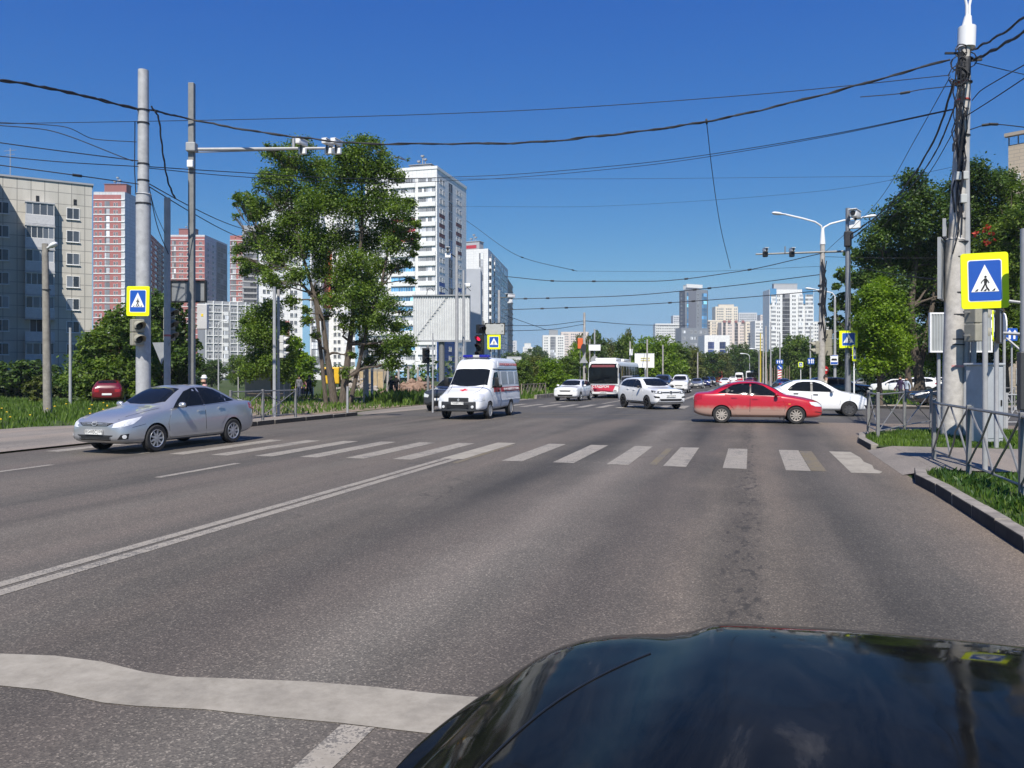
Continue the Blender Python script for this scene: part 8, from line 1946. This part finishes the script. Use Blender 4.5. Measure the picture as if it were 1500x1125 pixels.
T('clamped wire low on the big concrete pole to the right', [(1420, 190, 21.4), (1455, 182, 21), (1530, 190, 21)], .014, knots=(.4, .5))
T('short red insulated wire reaching left of the big concrete pole', [(1395, 126, 21.4), (1350, 131, 21.5), (1318, 137, 21.6), (1260, 142, 22)], .014, knots=(.6,))
T('black service cable falling from the upper right behind the tree', [(1420, 30, 21), (1100, 318, 60)], .004) if False else None
T('pale wire running right from the dark mast into the trees', [(1243, 388, 47), (1300, 400, 44), (1376, 410, 38)], .02)
T('thin wire from the lamp post to the right behind the big tree', [(1206, 376, 49), (1300, 378, 50), (1420, 378, 50)], .014)

mb = MB(); mb.box((0, 2900, 45), (7900, 6100, 140)); hz = mb.build('haze', bpy.data.materials.new('haze_air')); hz['kind'] = 'stuff'
m = hz.data.materials[0]; m.use_nodes = True; m.node_tree.nodes.remove(m.node_tree.nodes['Principled BSDF'])
pv = m.node_tree.nodes.new('ShaderNodeVolumePrincipled'); pv.inputs['Density'].default_value = 0.00022; pv.inputs['Color'].default_value = (.82, .9, 1, 1); pv.inputs['Anisotropy'].default_value = 0.0
m.node_tree.links.new(pv.outputs[0], m.node_tree.nodes['Material Output'].inputs['Volume'])
SC.cycles.volume_bounces = 0
# ================================================================== LIGHT, SKY, CAMERA
SUN_EL, SHADOW_LEFT = 50.0, 10.0          # shadows run away from the camera, a little left of the road
az = R(180 - SHADOW_LEFT)                # bearing of the sun, clockwise from +Y
to_sun = Vector((math.sin(az) * math.cos(R(SUN_EL)), math.cos(az) * math.cos(R(SUN_EL)), math.sin(R(SUN_EL))))
sl = bpy.data.lights.new('sun', 'SUN'); sl.energy = 4.9; sl.angle = R(0.5); sl.color = (1.0, 0.945, 0.85)
so = bpy.data.objects.new('sun', sl); COL.objects.link(so)
so.rotation_euler = (-to_sun).to_track_quat('-Z', 'Y').to_euler(); so.location = to_sun * 100
w = bpy.data.worlds.new('World'); SC.world = w; w.use_nodes = True
nt = w.node_tree; bg = nt.nodes['Background']
sk = nt.nodes.new('ShaderNodeTexSky'); sk.sky_type = 'NISHITA'; sk.sun_disc = False
sk.sun_elevation = R(SUN_EL); sk.sun_rotation = az; sk.altitude = 200; sk.air_density = 1.0; sk.dust_density = 0.0; sk.ozone_density = 6.0
sp3 = nt.nodes.new('ShaderNodeSeparateColor'); cb3 = nt.nodes.new('ShaderNodeCombineColor'); nt.links.new(sk.outputs[0], sp3.inputs[0])
for i, (gain, pw, top) in enumerate(((.175, 1.7, 3.9), (.565, 1.07, 5.9), (2.42, .42, 8.2))):      # a deeper, clearer blue overhead
    mn = nt.nodes.new('ShaderNodeMath'); mn.operation = 'MINIMUM'; mn.inputs[1].default_value = top
    po = nt.nodes.new('ShaderNodeMath'); po.operation = 'POWER'; po.inputs[1].default_value = pw
    mu = nt.nodes.new('ShaderNodeMath'); mu.operation = 'MULTIPLY'; mu.inputs[1].default_value = gain
    nt.links.new(sp3.outputs[i], mn.inputs[0]); nt.links.new(mn.outputs[0], po.inputs[0]); nt.links.new(po.outputs[0], mu.inputs[0]); nt.links.new(mu.outputs[0], cb3.inputs[i])
nt.links.new(cb3.outputs[0], bg.inputs['Color']); bg.inputs['Strength'].default_value = 0.0911
cam = bpy.data.cameras.new('camera'); co = bpy.data.objects.new('camera', cam); COL.objects.link(co)
cam.sensor_width = 36; cam.lens = F / 1500 * 36; cam.clip_start = 0.05; cam.clip_end = 9000
cam.shift_y = (HZ - 562.5) / 1500
co.location = (0, 0, CAMH); co.rotation_euler = (R(90), 0, YAW)
SC.camera = co
SC.view_settings.view_transform = 'Standard'; SC.view_settings.look = 'None'
SC.view_settings.exposure = 0.35; SC.view_settings.gamma = 1.0; SC.view_settings.use_curve_mapping = False
SC.cycles.max_bounces = 6; SC.cycles.transparent_max_bounces = 6; SC.cycles.use_denoising = True
